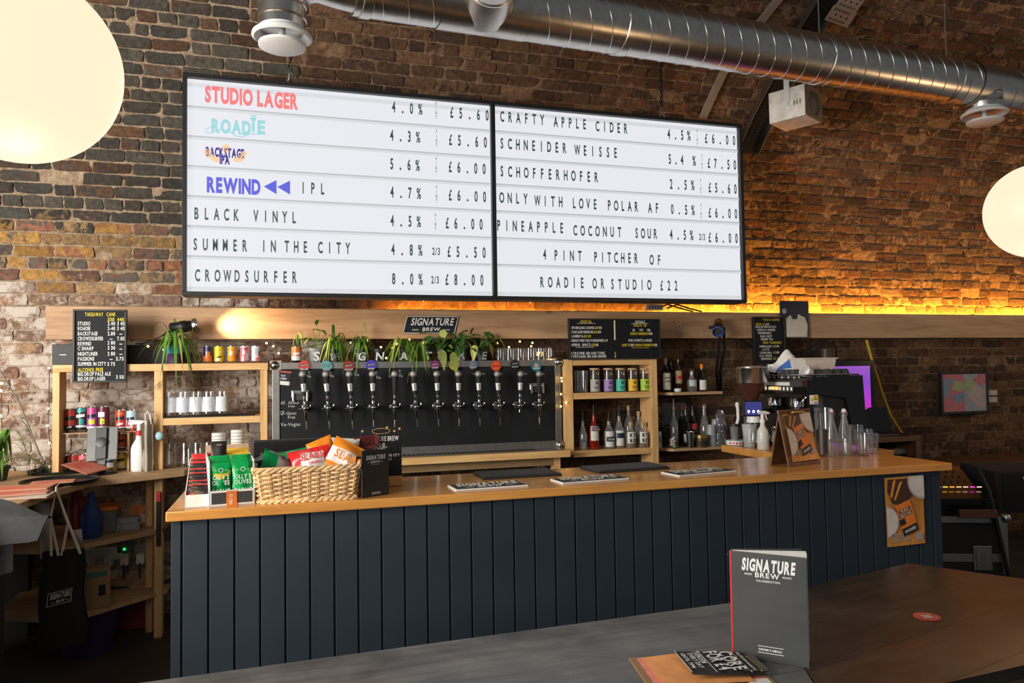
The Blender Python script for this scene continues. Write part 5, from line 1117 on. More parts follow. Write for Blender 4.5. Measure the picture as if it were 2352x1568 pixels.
# ---------------------------------------------------------------- return counter and coffee gear
ZR = 1.10
t = thing('return_counter', 'orange wooden side counter carrying the coffee machine', 'counter', (2.46, 3.285, 0))
MB().slab([(0, 0), (.66, 0), (.66, .9), (.27, .9), (.27, .63), (0, .63)], ZR-.042, ZR-.001).build('worktop', worktop_m, t, bevel=.003); MB().box(.25, .64, .02, .88, 0, ZR-.042).build('cabinet', mat('counter_brown', (.09, .04, .02), .6), t)
# coffee grinder
p = Vector((2.60, 3.79, ZR)); t = thing('coffee_grinder', 'black coffee grinder with blue lit display and steel hopper', 'coffee grinder', p, math.radians(-32))
mb = MB(); mb.box(-.085, .085, -.12, .12, 0, .03); mb.box(-.07, .07, .0, .12, .03, .30); mb.build('grinder_body', char, t, bevel=.008)
mb = MB(); mb.box(-.075, .075, -.06, -.02, .225, .345, M=T((0, 0, 0))); mb.build('display_housing', blackgl, t, bevel=.006)
MB().box(-.062, .062, -.0615, -.0600, .235, .335).build('display', emit('display_navy', (.02, .03, .35), .5), t)
mb = MB()
for i in range(3): mb.prism([(-.035+.035*i+.010*math.cos(a), .262+.012*math.sin(a)) for a in [2*PI*k/10 for k in range(10)]], -.0635, -.0620)
mb.build('display_digits', emit('digit_blue', (.25, .3, 1), 5), t)
MB().lathe([(.055, .18), (.05, .21), (.05, .225)], (0, -.04, 0), 22).build('dosing_collar', white, t)
MB().lathe([(.02, .08), (.03, .1), (.035, .17), (.05, .18)], (0, -.05, 0), 20).build('chute', chrome, t)
MB().lathe([(.04, .31), (.05, .37), (.1, .46), (.11, .58), (.112, .58)], (0, .04, 0), 28).build('hopper', mat('hopper_brown', (.06, .02, .015), .2), t)
MB().lathe([(.112, .475), (.114, .48), (.114, .58), (.118, .585), (.118, .6), (.02, .61)], (0, .04, 0), 28).build('hopper_band', steel, t)
MB().lathe([(.045, .02), (.04, .035), (.035, .10), (.036, .11)], (0, -.07, .012), 20).build('steel_cup', steel, t)
t.scale = (.76, .76, .76)
p = Vector((2.52, 3.86, ZR)); t = thing('knock_bar', 'grey knock tub with a white handled tool standing in it', 'tub', p); MB().lathe([(.03, 0), (.042, .16), (.044, .165), (.04, .16)], n=24).build('tub', mat('tub_grey', (.3, .32, .33), .3, .5), t)
MB().lathe([(.046, .16), (.046, .18), (.02, .185)], n=22).build('dark_lid', black, t)
MB().tube([(.015, -.01, .18), (.03, -.01, .22), (.03, -.01, .31), (.025, -.01, .345)], [.015, .014, .015, .019], 14).sphere((.025, -.01, .35), .019, 14, 10).build('white_handle', white, t)
t.scale = (.68, .68, .68)
p = on(1690, 1021, ZR); t = thing('tape_roll', 'flat white roll with red print in front of the grinder', 'tape roll', (p.x, p.y, ZR)); MB().lathe([(.05, 0), (.056, .002), (.056, .026), (.05, .028), (.03, .028), (.03, .002)], n=28).build('roll', white, t)
mb = MB()
for k in range(8): mb.grid(lambda u, v: (.0566*math.cos(-2.8+.33*k+.2*u), .0566*math.sin(-2.8+.33*k+.2*u), .008+.01*v), 2, 1)
mb.build('red_print', red, t)
p = on(1722, 1026, ZR); t = thing('plastic_pint', 'frosted plastic pint cup with white print before the coffee machine', 'cup', (p.x, p.y, ZR)); MB().lathe([(.030, 0), (.041, .13), (.039, .13), (.028, .004)], n=24).build('cup', frost, t)
mb = MB()
for k in range(7): mb.grid(lambda u, v: ((.031+.0085*(.03+.011*k)/.13+.003)*math.cos(-2.3+.3*u), (.031+.0085*(.03+.011*k)/.13+.003)*math.sin(-2.3+.3*u), .03+.011*k+.007*v), 2, 1)
mb.build('white_print', ink_w, t)
spray(1753, 1032, 943, ZR, 'translucent white spray bottle beside the clipboard stand on the bar', white, mat('milk_plastic', (.62, .64, .6), .35), .0, group='white spray bottles', face=-1)
# espresso machine: long front faces the left, near side panel faces the bar
EX, EY0, EY1 = 2.80, 3.55, 4.12; EM = T((EX, 0, 0))
em = thing('espresso_machine', 'dark two-group espresso machine with a chrome front on the side counter', 'espresso machine', (EX, EY0, ZR)); L_ = EY1-EY0
MB().box(.1, .36, 0.01, L_-.01, .04, .385).build('machine_body', black, em, bevel=.006)
MB().box(-.02, .35, .0, L_, .30, .385).build('top_housing', mat('machine_maroon', (.035, .012, .01), .2), em, bevel=.008)
mb = MB().prism([(-.03, .30), (.02, .395), (.36, .40), (.38, .02), (.30, .02), (.24, .27)], -.012, -.001); mb.build('side_panel', blackgl, em, bevel=.003)
mb = MB().prism([(-.03, .30), (.02, .395), (.36, .40), (.38, .02), (.30, .02), (.24, .27)], L_+.001, L_+.012); mb.build('side_panel', blackgl, em, bevel=.003)
MB().box(-.035, -.02, .02, L_-.02, .31, .375).build('control_panel', char, em)
MB().box(-.037, -.035, .12, L_-.06, .345, .365).build('name_strip', white_m, em)
mb = MB(); mb.text('IBERITAL', T((-.0375, L_-.09, .349)) @ RZ(-PI/2), .010, .09, .02); mb.build('name_lettering', ink_b, em)
mb = MB()
for i in range(12): mb.box(-.040, -.035, .10+.034*i, .108+.034*i, .318, .336)
mb.build('buttons', emit('button_white', (1, .9, .75), .8), em)
MB().prism([(-.038+0*k, .32) for k in range(1)]+[(-.036, .32), (-.036, .338), (-.038, .338)], .22, .30).build('lit_button', emit('button_orange', (1, .35, .05), 2), em)
MB().box(-.036, -.03, .0, .09, .30, .34).build('dial_cluster', blackgl, em)
for yc in (.17, .38):
    gp = MB().lathe([(.036, .27), (.04, .262), (.04, .22), (.034, .215)][::-1], (.05, yc, 0), 26).build('group_head', chrome, em)
    mb = MB().lathe([(.037, .175), (.037, .215)], (.05, yc, 0), 24); mb.build('portafilter', black, gp)
    MB().tube([(.04, yc, .195), (-.12, yc-.02, .175)], [.012, .015], 12).build('portafilter_handle', black, gp)
    MB().tube([(.05, yc-.012, .175), (.05, yc-.016, .15)], .007, 8).build('coffee_spout', chrome, gp)
for yc in (.03, .52): MB().tube([(.0, yc, .28), (-.05, yc, .24), (-.06, yc, .12), (-.055, yc, .08)], .006, 8).build('steam_wand', chrome, em)
MB().box(-.05, .12, .04, L_-.04, .02, .05).build('drip_tray', steel, em, bevel=.004)
mb = MB()
for a, b_ in ((.02, .05), (.02, L_-.05), (.28, .05), (.28, L_-.05)): mb.lathe([(.02, 0), (.018, .045)], (a, b_, 0), 12)
mb.build('machine_feet', steel, em)
mb = MB(); mb.tube([(-.02, .01, .405), (-.02, L_-.01, .405)], .005, 8); mb.tube([(-.02, .01, .405), (.35, .01, .405)], .005, 8)
for a in (.05, .28, L_-.05): mb.tube([(-.02, a, .385), (-.02, a, .405)], .004, 6)
mb.build('cup_rail', steel, em)
ZE = ZR+.386
def mtop(px, Y): return Vector((xcol(px, Y, ZE), Y, ZE))
p = mtop(1753, 3.90); p.x = max(p.x, 2.83); t = thing('mug', 'white mug with a red round badge on the coffee machine', 'mug', p); MB().lathe([(.036, 0), (.038, .003), (.038, .085), (.035, .085), (.034, .006), (.001, .006)], n=26).build('mug_body', white, t)
MB().tube([(-.036, 0, .07), (-.058, .0, .066), (-.064, 0, .045), (-.055, 0, .02), (-.036, 0, .016)], .005, 8, M=RZ(.4)).build('handle', white, t)
mb = MB()
for rr, k in ((.028, 0), (.024, 1)): mb.add([(.0388*math.cos(-1.2+math.cos(a)*rr/.038), .0388*math.sin(-1.2+math.cos(a)*rr/.038)-.0004*k, .044+math.sin(a)*rr) for a in [2*PI*i/20 for i in range(20)]], [tuple(range(20))], k)
mb.box(-.02, .02, -.001, 0, -.004, .004, 0, M=T((.0388*math.cos(-1.2), .0388*math.sin(-1.2)-.002, .044)) @ RZ(.37)); mb.build('badge_print', [red, ink_w], t)
p = mtop(1792, 3.86); t = thing('tea_towel', 'crumpled white tea towel with a blue stripe on the coffee machine', 'towel', (p.x+.05, p.y, ZE))
def tw(u, v):
    x = -.13+.26*u; y = -.09+.16*v; r_ = math.exp(-((u-.5)**2*9+(v-.5)**2*7)); return (x+.012*math.sin(11*v+4*u), y+.015*math.sin(9*u), .015+.135*r_+.016*math.sin(13*u+5*v)*r_+.012*math.sin(19*v-7*u)*r_+.01*(1+math.sin(8*u)))
MB().grid(tw, 36, 30, lambda u, v: 1 if .10 < v < .24 and u < .62 else 0).build('cloth', [white_m, mat('towel_blue', (.06, .16, .5), .9)], t)
p = mtop(1868, 3.72); t = thing('plastic_tub', 'translucent white plastic tub on the coffee machine', 'tub', (p.x, p.y, ZE+.04))
mb = MB(); w0, w1, d0, d1, hh = .10, .112, .06, .07, .075; v = [(-w0, -d0, 0), (w0, -d0, 0), (w0, d0, 0), (-w0, d0, 0), (-w1, -d1, hh), (w1, -d1, hh), (w1, d1, hh), (-w1, d1, hh)]; mb.add(v, [(0, 3, 2, 1), (0, 1, 5, 4), (1, 2, 6, 5), (2, 3, 7, 6), (3, 0, 4, 7)])
mb.build('tub', mat('tub_white', (.6, .55, .5), .4), t, bevel=.004)
mb = MB()
for s_ in (-1, 1): mb.box(-w1-.006, w1+.006, s_*d1-.004, s_*d1+.004, hh-.004, hh+.003)
mb.box(-w1-.006, -w1+.002, -d1, d1, hh-.004, hh+.003); mb.box(w1-.002, w1+.006, -d1, d1, hh-.004, hh+.003); mb.build('rim', mat('tub_white', (.6, .55, .5), .4), t)
cups = [(1779, 3.86), (1800, 3.78), (1815, 3.72), (1828, 3.68), (1880, 3.64), (1900, 3.61), (1920, 3.62), (1938, 3.62)]
for i, (px, Y) in enumerate(cups):
    p = mtop(px, Y); t = thing('espresso_cup', '%s small dark upturned cup from the mug on the coffee machine' % tn[i], 'cup', p, group='dark cups on the coffee machine')
    MB().lathe([(.035, 0), (.033, .02), (.026, .045), (.018, .052), (.001, .052)], n=20).build('cup', mat('cup_grey', (.05, .05, .052), .15), t)
p = mtop(1856, 3.63); t = thing('white_cup', 'white cup lying on its side among the dark cups', 'cup', (p.x, p.y, ZE+.03), rot=(0, -PI/2+.35, .3)); MB().lathe([(.020, -.03), (.03, -.015), (.034, .035), (.031, .035), (.028, -.012), (.001, -.02)], n=24).build('cup', white, t)
a = at(1866, 906, y=3.51); t = thing('hot_water_sign', 'small white and yellow warning label on the coffee machine', 'label', (a.x, 3.535, a.z-.055)); MB().box(0, .056, -.003, 0, 0, .052).build('label', white, t, bevel=.003)
mb = MB(); mb.box(.021, .053, -.004, -.003, .02, .049, 0); mb.add([(.004, -.004, .018), (.018, -.004, .018), (.011, -.004, .04)], [(0, 1, 2)], 0); mb.text('Hot', T((.037, -.0045, .037)), .008, .014, .02, 1, 'c'); mb.text('Water', T((.037, -.0045, .025)), .008, .024, .02, 1, 'c'); mb.text('!', T((.011, -.0045, .022)), .011, None, .02, 1, 'c'); mb.box(.028, .05, -.004, -.003, .006, .011, 1); mb.build('warning_print', [yellow, ink_b], t)
p = Vector((2.68, 3.68, ZR)); t = thing('milk_jug', 'shiny steel milk jug under the coffee machine front', 'jug', p); MB().lathe([(.042, 0), (.045, .006), (.04, .06), (.034, .09), (.038, .11), (.036, .11), (.03, .09), (.001, .01)], n=26).build('jug', chrome, t); MB().tube([(.036, 0, .09), (.065, 0, .085), (.065, 0, .04), (.042, 0, .025)], .005, 8, M=RZ(-.8)).build('handle', chrome, t)
# purple television behind
a = at(1868, 829, y=5.12); b2 = at(2013, 968, y=5.12); w = b2.x-a.x; h = a.z-b2.z; t = thing('television', 'black-framed television showing purple behind the coffee machine', 'television', (a.x, 5.12, b2.z))
MB().box(0, w, 0, .06, 0, h).build('casing', blackgl, t, bevel=.004)
m, N, L, b = nt('purple_screen'); tc = N.new('ShaderNodeTexCoord'); sp = N.new('ShaderNodeSeparateXYZ'); L.new(tc.outputs['Object'], sp.inputs[0]); mr = N.new('ShaderNodeMapRange'); mr.inputs['From Max'].default_value = h; L.new(sp.outputs['Z'], mr.inputs[0])
rr = ramp(N, L, mr.outputs[0], [(.02, (.8, .02, .45)), (.28, (.55, .03, .62)), (.65, (.26, .06, .6)), (1, (.30, .08, .5))]); L.new(rr.outputs[0], b.inputs['Emission Color']); b.inputs['Emission Strength'].default_value = .95; b.inputs['Base Color'].default_value = (.01, .01, .01, 1); b.inputs['Roughness'].default_value = .2
MB().box(.03, w-.05, -.003, 0, .045, h-.045).build('screen', m, t); MB().box(w*.4, w*.6, .05, .22, h*.3, h*.7).build('wall_mount', black, t)
p = at(1888, 810, y=5.2); solo('cable_cylinder', MB().lathe([(.05, 0), (.05, .10), (.001, .10)], n=20), mat('dim_brown', (.05, .03, .022), .5), 'dark cylinder standing on top of the television', 'canister', (p.x, 5.15, at(1868, 829, y=5.12).z))
solo('yellow_cable', MB().tube([at(1990, 780, y=5.3), at(2005, 835, y=5.3), at(2027, 905, y=5.29), at(2046, 955, y=5.27), at(2075, 1000, y=5.25)], .012, 8), mat('cable_yellow', (.6, .36, .03), .5), 'yellow cable slanting down the wall right of the television', 'cable')
for i, pts in enumerate(([(1890, 780), (1860, 800), (1815, 817), (1790, 822)], [(1897, 782), (1870, 808), (1845, 820), (1815, 826)], [(1912, 782), (1920, 795), (1922, 828)], [(1700, 778), (1715, 790), (1732, 801)])):
    solo('wall_cable', MB().tube([at(x, y, y=5.28) for x, y in pts], .008, 6), black, ('upper of two black cables drooping above the tea towel', 'lower of two black cables drooping above the tea towel', 'black cable dropping behind the top of the television', 'thin black cable left of the narrow tea letter board')[i], 'cable')
# ---------------------------------------------------------------- the bar
BY0, BY1, BZ = 2.74, 3.275, 1.10; bx0, bx1 = -.39, 2.93
t = thing('bar_worktop', 'long varnished orange wood worktop of the bar counter', 'worktop', (bx0, BY0, BZ-.034))
MB().box(0, bx1-bx0, 0, BY1-BY0, 0, .034).build('worktop', worktop_m, t, bevel=.004)
navy_m, N, L, b = nt('navy_boards')
n = noise(N, L, 2.5, 5); n2 = noise(N, L, 160, 2, .6); r = ramp(N, L, n.outputs[0], [(.3, (.013, .022, .033)), (.7, (.019, .031, .045))])
r2 = ramp(N, L, n2.outputs[0], [(.76, (0, 0, 0)), (.80, (1, 1, 1))]); n3 = noise(N, L, 1.1, 2); r3 = ramp(N, L, n3.outputs[0], [(.60, (0, 0, 0)), (.7, (.5, .5, .5))])
ml = N.new('ShaderNodeMath'); ml.operation = 'MULTIPLY'; L.new(r2.outputs[0], ml.inputs[0]); L.new(r3.outputs[0], ml.inputs[1])
mx = N.new('ShaderNodeMix'); mx.data_type = 'RGBA'; L.new(ml.outputs[0], mx.inputs[0]); L.new(r.outputs[0], mx.inputs[6]); mx.inputs[7].default_value = (.3, .33, .36, 1); L.new(mx.outputs[2], b.inputs['Base Color']); b.inputs['Roughness'].default_value = .55
FY = BY0+.022
t = thing('bar_counter', 'dark navy tongue-and-groove boarded front of the bar', 'bar front', (bx0+.012, FY, 0)); mb = MB(); Wb = bx1-bx0-.06; x = 0; w = .036
while x < Wb:
    x2 = min(x+w, Wb); mb.box(x+.003, x2-.003, 0, .02, .0, BZ-.035); x = x2; w = .0835
mb.build('boards', navy_m, t, bevel=.0015)
MB().box(.002, Wb-.002, .012, .04, 0, BZ-.035).build('backing', black_matt, t); MB().box(0, .02, .02, .48, 0, BZ-.035).build('end_panel', navy_m, t); MB().box(Wb-.02, Wb, .02, .48, 0, BZ-.035).build('end_panel', navy_m, t)
# drinks poster, used on bar front and clipboard stand
pw = [mat('poster_amber', (.62, .25, .045), .55, var=.3, scale=9), mat('poster_dark', (.06, .022, .012), .55), mat('poster_plate', (.66, .6, .54), .55), mat('poster_rim', (.42, .36, .34), .55), mat('poster_orange', (.78, .2, .03), .55), ink_b, ink_w]
def poster(mb, w, h, M=None, y=-.0012):
    M = M or Matrix.Identity(4)
    def pl(poly, k, i): mb.add([(p[0]*w, y-.0003*k, p[1]*h) for p in poly], [tuple(range(len(poly)))], i, False, M)
    def clipd(cx, cz, r, k, i):
        pts = [(min(1, max(0, cx+r*math.cos(a))), min(1, max(0, cz+r*w/h*math.sin(a)))) for a in [2*PI*j/60 for j in range(60)]]; out = []
        for p in pts:
            if not out or (abs(p[0]-out[-1][0])+abs(p[1]-out[-1][1])) > 1e-4: out.append(p)
        pl(out, k, i)
    pl([(.06, .97), (.62, .97), (.66, .70), (.42, .58), (.16, .62), (.04, .8)], 1, 1)
    pl([(.2, .95), (.27, .97), (.16, .7), (.1, .72)], 2, 0); pl([(.36, .92), (.44, .94), (.24, .66), (.2, .68)], 2, 0)
    clipd(.97, .93, .40, 2, 3); clipd(.98, .94, .375, 3, 2); clipd(-.02, .36, .33, 2, 3); clipd(-.02, .36, .305, 3, 2)
    c, s = math.cos(-.3), math.sin(-.3)
    def rot(x, z): return (.46+(x*c+z*s)/1, .42+(-x*s+z*c)*w/h) if False else (.50+x*c-z*s, .42+(x*s+z*c)*w/h)
    def card_(x0, z0, x1, z1, k, i): pl([rot(x0, z0), rot(x1, z0), rot(x1, z1), rot(x0, z1)], k, i)
    def tilt(x0, z0, x1, z1, k, i):
        P = [(x0, z0), (x1, z0), (x1, z1), (x0, z1)]; th = .30; cc, ss = math.cos(th), math.sin(th); pl([(.5+px*cc-pz*ss, .41+(px*ss+pz*cc)*w/h) for px, pz in P], k, i)
    tilt(-.19, -.32, .21, .32, 4, 4); tilt(-.19, -.36, .21, -.2, 5, 5); tilt(-.17, .03, .17, .1, 5, 5); tilt(-.15, .13, .16, .19, 5, 5); tilt(-.19, -.13, -.05, .0, 5, 5)
    th = .30; Mt = M @ T((.5*w, y-.0022, .41*h)) @ RY(-th)
    mb.text('SIGNATURE', Mt @ T((0, 0, .042*w)), .045*w, .30*w, .02, 6, 'c'); mb.text('THE BREW', Mt @ T((0, 0, .140*w)), .04*w, .24*w, .02, 6, 'c'); mb.text('GROUNDED', Mt @ T((.01*w, 0, -.31*w)), .06*w, .3*w, .02, 6, 'c')
    for k in range(4): pl([(.1, .07+.03*k), (.55+.06*(k % 2), .07+.03*k), (.55+.06*(k % 2), .085+.03*k), (.1, .085+.03*k)], 2, 3)
    pl([(.74, .06), (.92, .06), (.92, .17), (.74, .17)], 2, 3)
a = at(2036, 1256, y=FY); b2 = at(2118, 1091, y=FY); w = b2.x-a.x; h = b2.z-a.z
t = thing('poster', 'amber drinks poster stuck on the right end of the bar front', 'poster', (a.x, FY-.004, a.z), rot=(0, -.012, 0)); MB().grid(lambda u, v: (w*u, -.001-.004*math.sin(PI*u)*(.3+.7*abs(v-.5)), h*v), 8, 8).build('sheet', pw[0], t)
mb = MB(); poster(mb, w, h, None, -.0062); mb.build('poster_print', pw, t)
# runners and rubber mats
def quadbase(c4, z):
    P = [at(*p, z=z) for p in c4]; o = (P[0]+P[1]+P[2]+P[3])/4; ux = ((P[1]-P[0])+(P[2]-P[3]))/2; uy = ((P[0]-P[3])+(P[1]-P[2]))/2
    return o, ux.length, uy.length, math.atan2(ux.y, ux.x)
for c4, lab in (([(1034.6, 1117), (1196.8, 1106), (1206, 1117.3), (1039.8, 1128.6)], 'black and white brewery bar runner nearest the drinks menu'), ([(1273.4, 1102), (1422.5, 1092), (1436, 1101), (1282, 1113)], 'black and white brewery bar runner in the middle of the bar'), ([(1531.8, 1086.6), (1658, 1074.4), (1681.7, 1084.5), (1546.4, 1095)], 'black and white brewery bar runner nearest the clipboard stand')):
    o, w, d, rz = quadbase(c4, BZ); d = max(d, .085); t = thing('bar_runner', lab, 'bar runner', (o.x, o.y, BZ), rz, 'brewery bar runners')
    MB().box(-w/2, w/2, -d/2, d/2, 0, .006).build('runner_edge', white, t, bevel=.002); MB().box(-w/2+.008, w/2-.008, -d/2+.010, d/2-.010, .005, .0075).build('runner_mat', black_matt, t)
    mb = MB(); Mx = T((0, 0, .0085)) @ RX(-PI/2); mb.text('SIGNATURE', Mx @ T((0, 0, -.004)), d*.46, w*.84, .05, 0, 'c', .1); mb.text('BREW', Mx @ T((0, 0, -d*.36)), d*.24, w*.34, .05, 0, 'c'); mb.text('BEER', Mx @ T((-w*.28, 0, -d*.32)), d*.1, w*.12, .02, 0, 'c'); mb.text('MUSIC', Mx @ T((w*.28, 0, -d*.32)), d*.1, w*.13, .02, 0, 'c'); mb.build('lettering', mat('runner_cream', (.85, .8, .66), .7), t)
for c4, lab in (([(1082, 1086.6), (1257, 1078), (1292, 1094), (1115, 1105)], 'black rubber drip mat nearer the drinks menu end of the bar'), ([(1329, 1074.4), (1488, 1064.3), (1538, 1078.4), (1379.6, 1090)], 'black rubber drip mat nearer the clipboard stand')):
    o, w, d, rz = quadbase(c4, BZ); d = min(d, BY1-o.y+.06); t = thing('rubber_mat', lab, 'mat', (o.x, o.y, BZ), rz, 'rubber drip mats'); MB().box(-w/2, w/2, -d/2, d/2, 0, .010).build('mat_base', black_matt, t, bevel=.002)
    mb = MB()
    for i in range(int(w/.014)):
        mb.box(-w/2+.008+.014*i, -w/2+.014+.014*i, -d/2+.008, d/2-.008, .010, .014)
    mb.build('mat_ribs', char, t)
# snack boxes
A = at(424, 1168, z=BZ); t = thing('snack_box', 'white display box of red and black snack sachets at the left bar end', 'snack box', (A.x, A.y, BZ), .03); bw, bd = .093, .20
mb = MB(); mb.box(0, bw, 0, bd, 0, .004); mb.box(0, bw, 0, .004, 0, .045)
for x in (0, bw-.003): mb.add([(x, 0, 0), (x, bd, 0), (x, bd, .15), (x, 0, .045), (x+.003, 0, 0), (x+.003, bd, 0), (x+.003, bd, .15), (x+.003, 0, .045)], [(0, 3, 2, 1), (4, 5, 6, 7), (0, 1, 5, 4), (1, 2, 6, 5), (2, 3, 7, 6), (3, 0, 4, 7)])
mb.box(0, bw, bd-.004, bd, 0, .15); mb.build('box', white_m, t)
MA = Matrix.Translation((A.x, A.y, BZ)) @ RZ(.03)
ordn = ('frontmost', 'second', 'third', 'fourth', 'fifth', 'sixth', 'seventh', 'eighth', 'ninth', 'rearmost')
def pillow(mb, w, h, th, mt=0, M=None, crimp=.008, seed=0, fm=None):
    r = random.Random(seed); ph = [r.uniform(0, 6) for _ in range(4)]
    def f(sg):
        def g_(u, v):
            e = max(0, math.sin(PI*min(1, max(0, (v-.06)/.88))))**.6*max(0, math.sin(PI*u))**.5 if .06 < v < .94 else 0
            y = sg*th*.5*e*(1+.22*math.sin(7*u+ph[0]+5*v)+.15*math.sin(11*v+ph[1]-6*u))
            return (w*(u-.5)*(1-.05*math.sin(PI*v)), y, h*v)
        return g_
    mb.grid(f(-1), 14, 14, fm or mt, M); mb.grid(lambda u, v: f(1)(1-u, v), 14, 14, mt, M); return mb
for i in range(10):
    y = .012+.0165*i; tt = thing('snack_sachet', '%s red and black snack sachet in the white box' % ordn[i], 'sachet', MA @ Vector((bw/2, y, .008+.0115*i)), group='snack sachets', rot=(-.22, 0, .03)); h = .058
    mb = pillow(MB(), .080, h, .012, 0, None, seed=i, fm=lambda u, v: 1 if v > .93-.04*(i > 6) and i % 3 or (.6 < v < .7 and u < .3+.06*i) or (i == 9 and v > .45) else 0); mb.build('sachet', [mat('sachet_black', (.02, .015, .018), .25), mat('sachet_red', (.5, .03, .03), .3)], tt)
    if i == 0: MB().text('BEEF', T((0, -.0085, h*.35)), .012, .03, .02, 0, 'c').build('lettering', ink_w, tt)
B0 = at(480, 1166, z=BZ); B1 = at(586, 1157, z=BZ); bw = (B1-B0).length; rzb = math.atan2(B1.y-B0.y, B1.x-B0.x); bd = .21
t = thing('snack_box', 'open cardboard display box of green olive pouches on the bar', 'snack box', (B0.x, B0.y, BZ), rzb); MBx_ = T((B0.x, B0.y, BZ)) @ RZ(rzb)
mb = MB(); mb.box(0, bw, 0, bd, 0, .004); mb.box(0, bw, 0, .005, 0, .055)
for x in (0, bw-.004): mb.add([(x, 0, 0), (x, bd, 0), (x, bd, .17), (x, .03, .155), (x, .0, .055), (x+.004, 0, 0), (x+.004, bd, 0), (x+.004, bd, .17), (x+.004, .03, .155), (x+.004, 0, .055)], [(0, 4, 3, 2, 1), (5, 6, 7, 8, 9), (0, 1, 6, 5), (1, 2, 7, 6), (2, 3, 8, 7), (3, 4, 9, 8), (4, 0, 5, 9)])
mb.build('box', white_m, t); MB().box(.0, bw, bd-.004, bd, 0, .195, M=None).build('back_flap', mat('flap_card', (.6, .42, .28), .85), t)
MB().box(.008, bw-.010, -.0012, 0, .010, .048).build('front_panel', char, t)
MB().box(bw*.37, bw*.60, -.0025, -.0012, .0, .052).build('price_tag', mat('tag_orange', (.75, .2, .04), .4), t)
mb = MB(); mb.text('ONLY £3', T((bw*.5, -.003, .006)) @ RY(-PI/2), .010, .035, .02); mb.build('tag_lettering', ink_w, t)
pm = [mat('pouch_green', (.0, .34, .075), .3), mat('pouch_dark', (.01, .12, .03), .35), mat('pouch_yellow', (.7, .55, .05), .35)]
def pouch(x, y, z, label, txt=True, ms=pm, h=.125, w=None, rx=-.08, name='snack_pouch', group='green olive pouches', fm=None, lines=(('OLLY S', .55, .014, .052), ('OLIVES', .41, .014, .056), ('GARLIC', .17, .016, .06), ('BASIL', .03, .016, .056)), lm=None):
    w = w or bw*.47; tt = thing(name, label, 'snack pouch', MBx_ @ Vector((x, y, z)), group=group, rot=(rx, 0, rzb)); mb = pillow(MB(), w, h, .022, 0, None, seed=int(x*900+y*77), fm=fm); mb.build('pouch', ms, tt)
    if txt:
        mb = MB()
        for s, fz, hh, wd in lines: mb.text(s, T((0, -.0135, h*fz)), hh, wd, .02, 0, 'c')
        if group == 'green olive pouches': mb.lathe([(.006, -.013), (.008, -.013)], n=16, M=T((0, 0, h*.8)) @ RX(PI/2) @ T((0, 0, .026)), cap=(False, False)); mb.box(-.022, -.012, -.0135, -.013, h*.79, h*.8); mb.box(.012, .022, -.0135, -.013, h*.79, h*.8)
        mb.build('lettering', lm or ink_w, tt)
for k, y in enumerate((.022, .05, .078)):
    pouch(bw*.26, y, .02+.006*k, '%s green olive pouch in the left column of the box' % ('front', 'middle', 'rear')[k], k == 0, h=.128+.004*k, fm=lambda u, v: 2 if abs(v-(.76-.25*math.sin(PI*u)*.5-.0)) < .05 and u > .15 else (1 if v < .25 else 0))
    pouch(bw*.74, y-.003, .02+.006*k, '%s green olive pouch in the right column of the box' % ('front', 'middle', 'rear')[k], k == 0, h=.128+.004*k, fm=lambda u, v: 1 if u > .8 and v > .75 or (v < .3 and u > .7) else 0)
pouch(bw*.27, .125, .05, 'black snack pack with a gold pig shape behind the olive pouches', True, [mat('pack_black', (.012, .012, .012), .5), cream, yellow], .165, bw*.36, -.06, 'snack_pack', 'packs at the back of the olive box', None, (('SERIOUS PIG', .62, .008, .045), ('-', .9, .01, .018)), mat('gold_print', (.7, .55, .25), .5))
for k in range(4): pouch(bw*.68, .112+.018*k, .05+.006*k, '%s crinkled yellow snack pack behind the right olive pouches' % ordn[k], False, [yellow]*3, .115, bw*.56, -.12, 'snack_pack', 'yellow packs in the olive box')
# wicker basket
BA = at(593, 1157, z=BZ); BBp = at(817, 1144, z=BZ); kw = (BBp-BA).length; rzk = math.atan2(BBp.y-BA.y, BBp.x-BA.x); kd = .235; kh = .125
bk = thing('wicker_basket', 'pale woven wicker basket full of snack bags on the bar', 'basket', (BA.x, BA.y, BZ), rzk); MK = T((BA.x, BA.y, BZ)) @ RZ(rzk)
wick = mat('wicker', (.74, .5, .26), .5, var=.35, scale=25); wick2 = mat('wicker_dark', (.6, .38, .17), .55, var=.35, scale=25)
def rect_path(z, out, n_long, n_short, amp, ph, rad=.03):
    pts = []; W_, D_ = kw+2*out, kd+2*out
    per = [(0, 0, 1, 0, W_), (W_, 0, 0, 1, D_), (W_, D_, -1, 0, W_), (0, D_, 0, -1, D_)]; k = 0
    for i, (x, y, dx, dy, ln) in enumerate(per):
        n = n_long if i % 2 == 0 else n_short
        for j in range(n):
            u = (j+.5)/n; cx = x+dx*ln*u-out; cy = y+dy*ln*u-out; s = amp*(1 if (k+ph) % 2 else -1); k += 1
            e = min(u, 1-u)*ln; pull = max(0, rad-e)/rad; nx, ny = dy, -dx
            pts.append((cx+nx*(s-pull*.010), cy+ny*(s-pull*.010), z))
    return pts
def smooth(pts, m=3):
    out = []; n = len(pts)
    for i in range(n):
        p0, p1, p2, p3 = [Vector(pts[(i+k) % n]) for k in (-1, 0, 1, 2)]
        for j in range(m):
            t_ = j/m; out.append(.5*((2*p1)+(-p0+p2)*t_+(2*p0-5*p1+4*p2-p3)*t_*t_+(-p0+3*p1-3*p2+p3)*t_**3))
    return out
NLg, NS = 11, 7
mb = MB(); rw = random.Random(2)
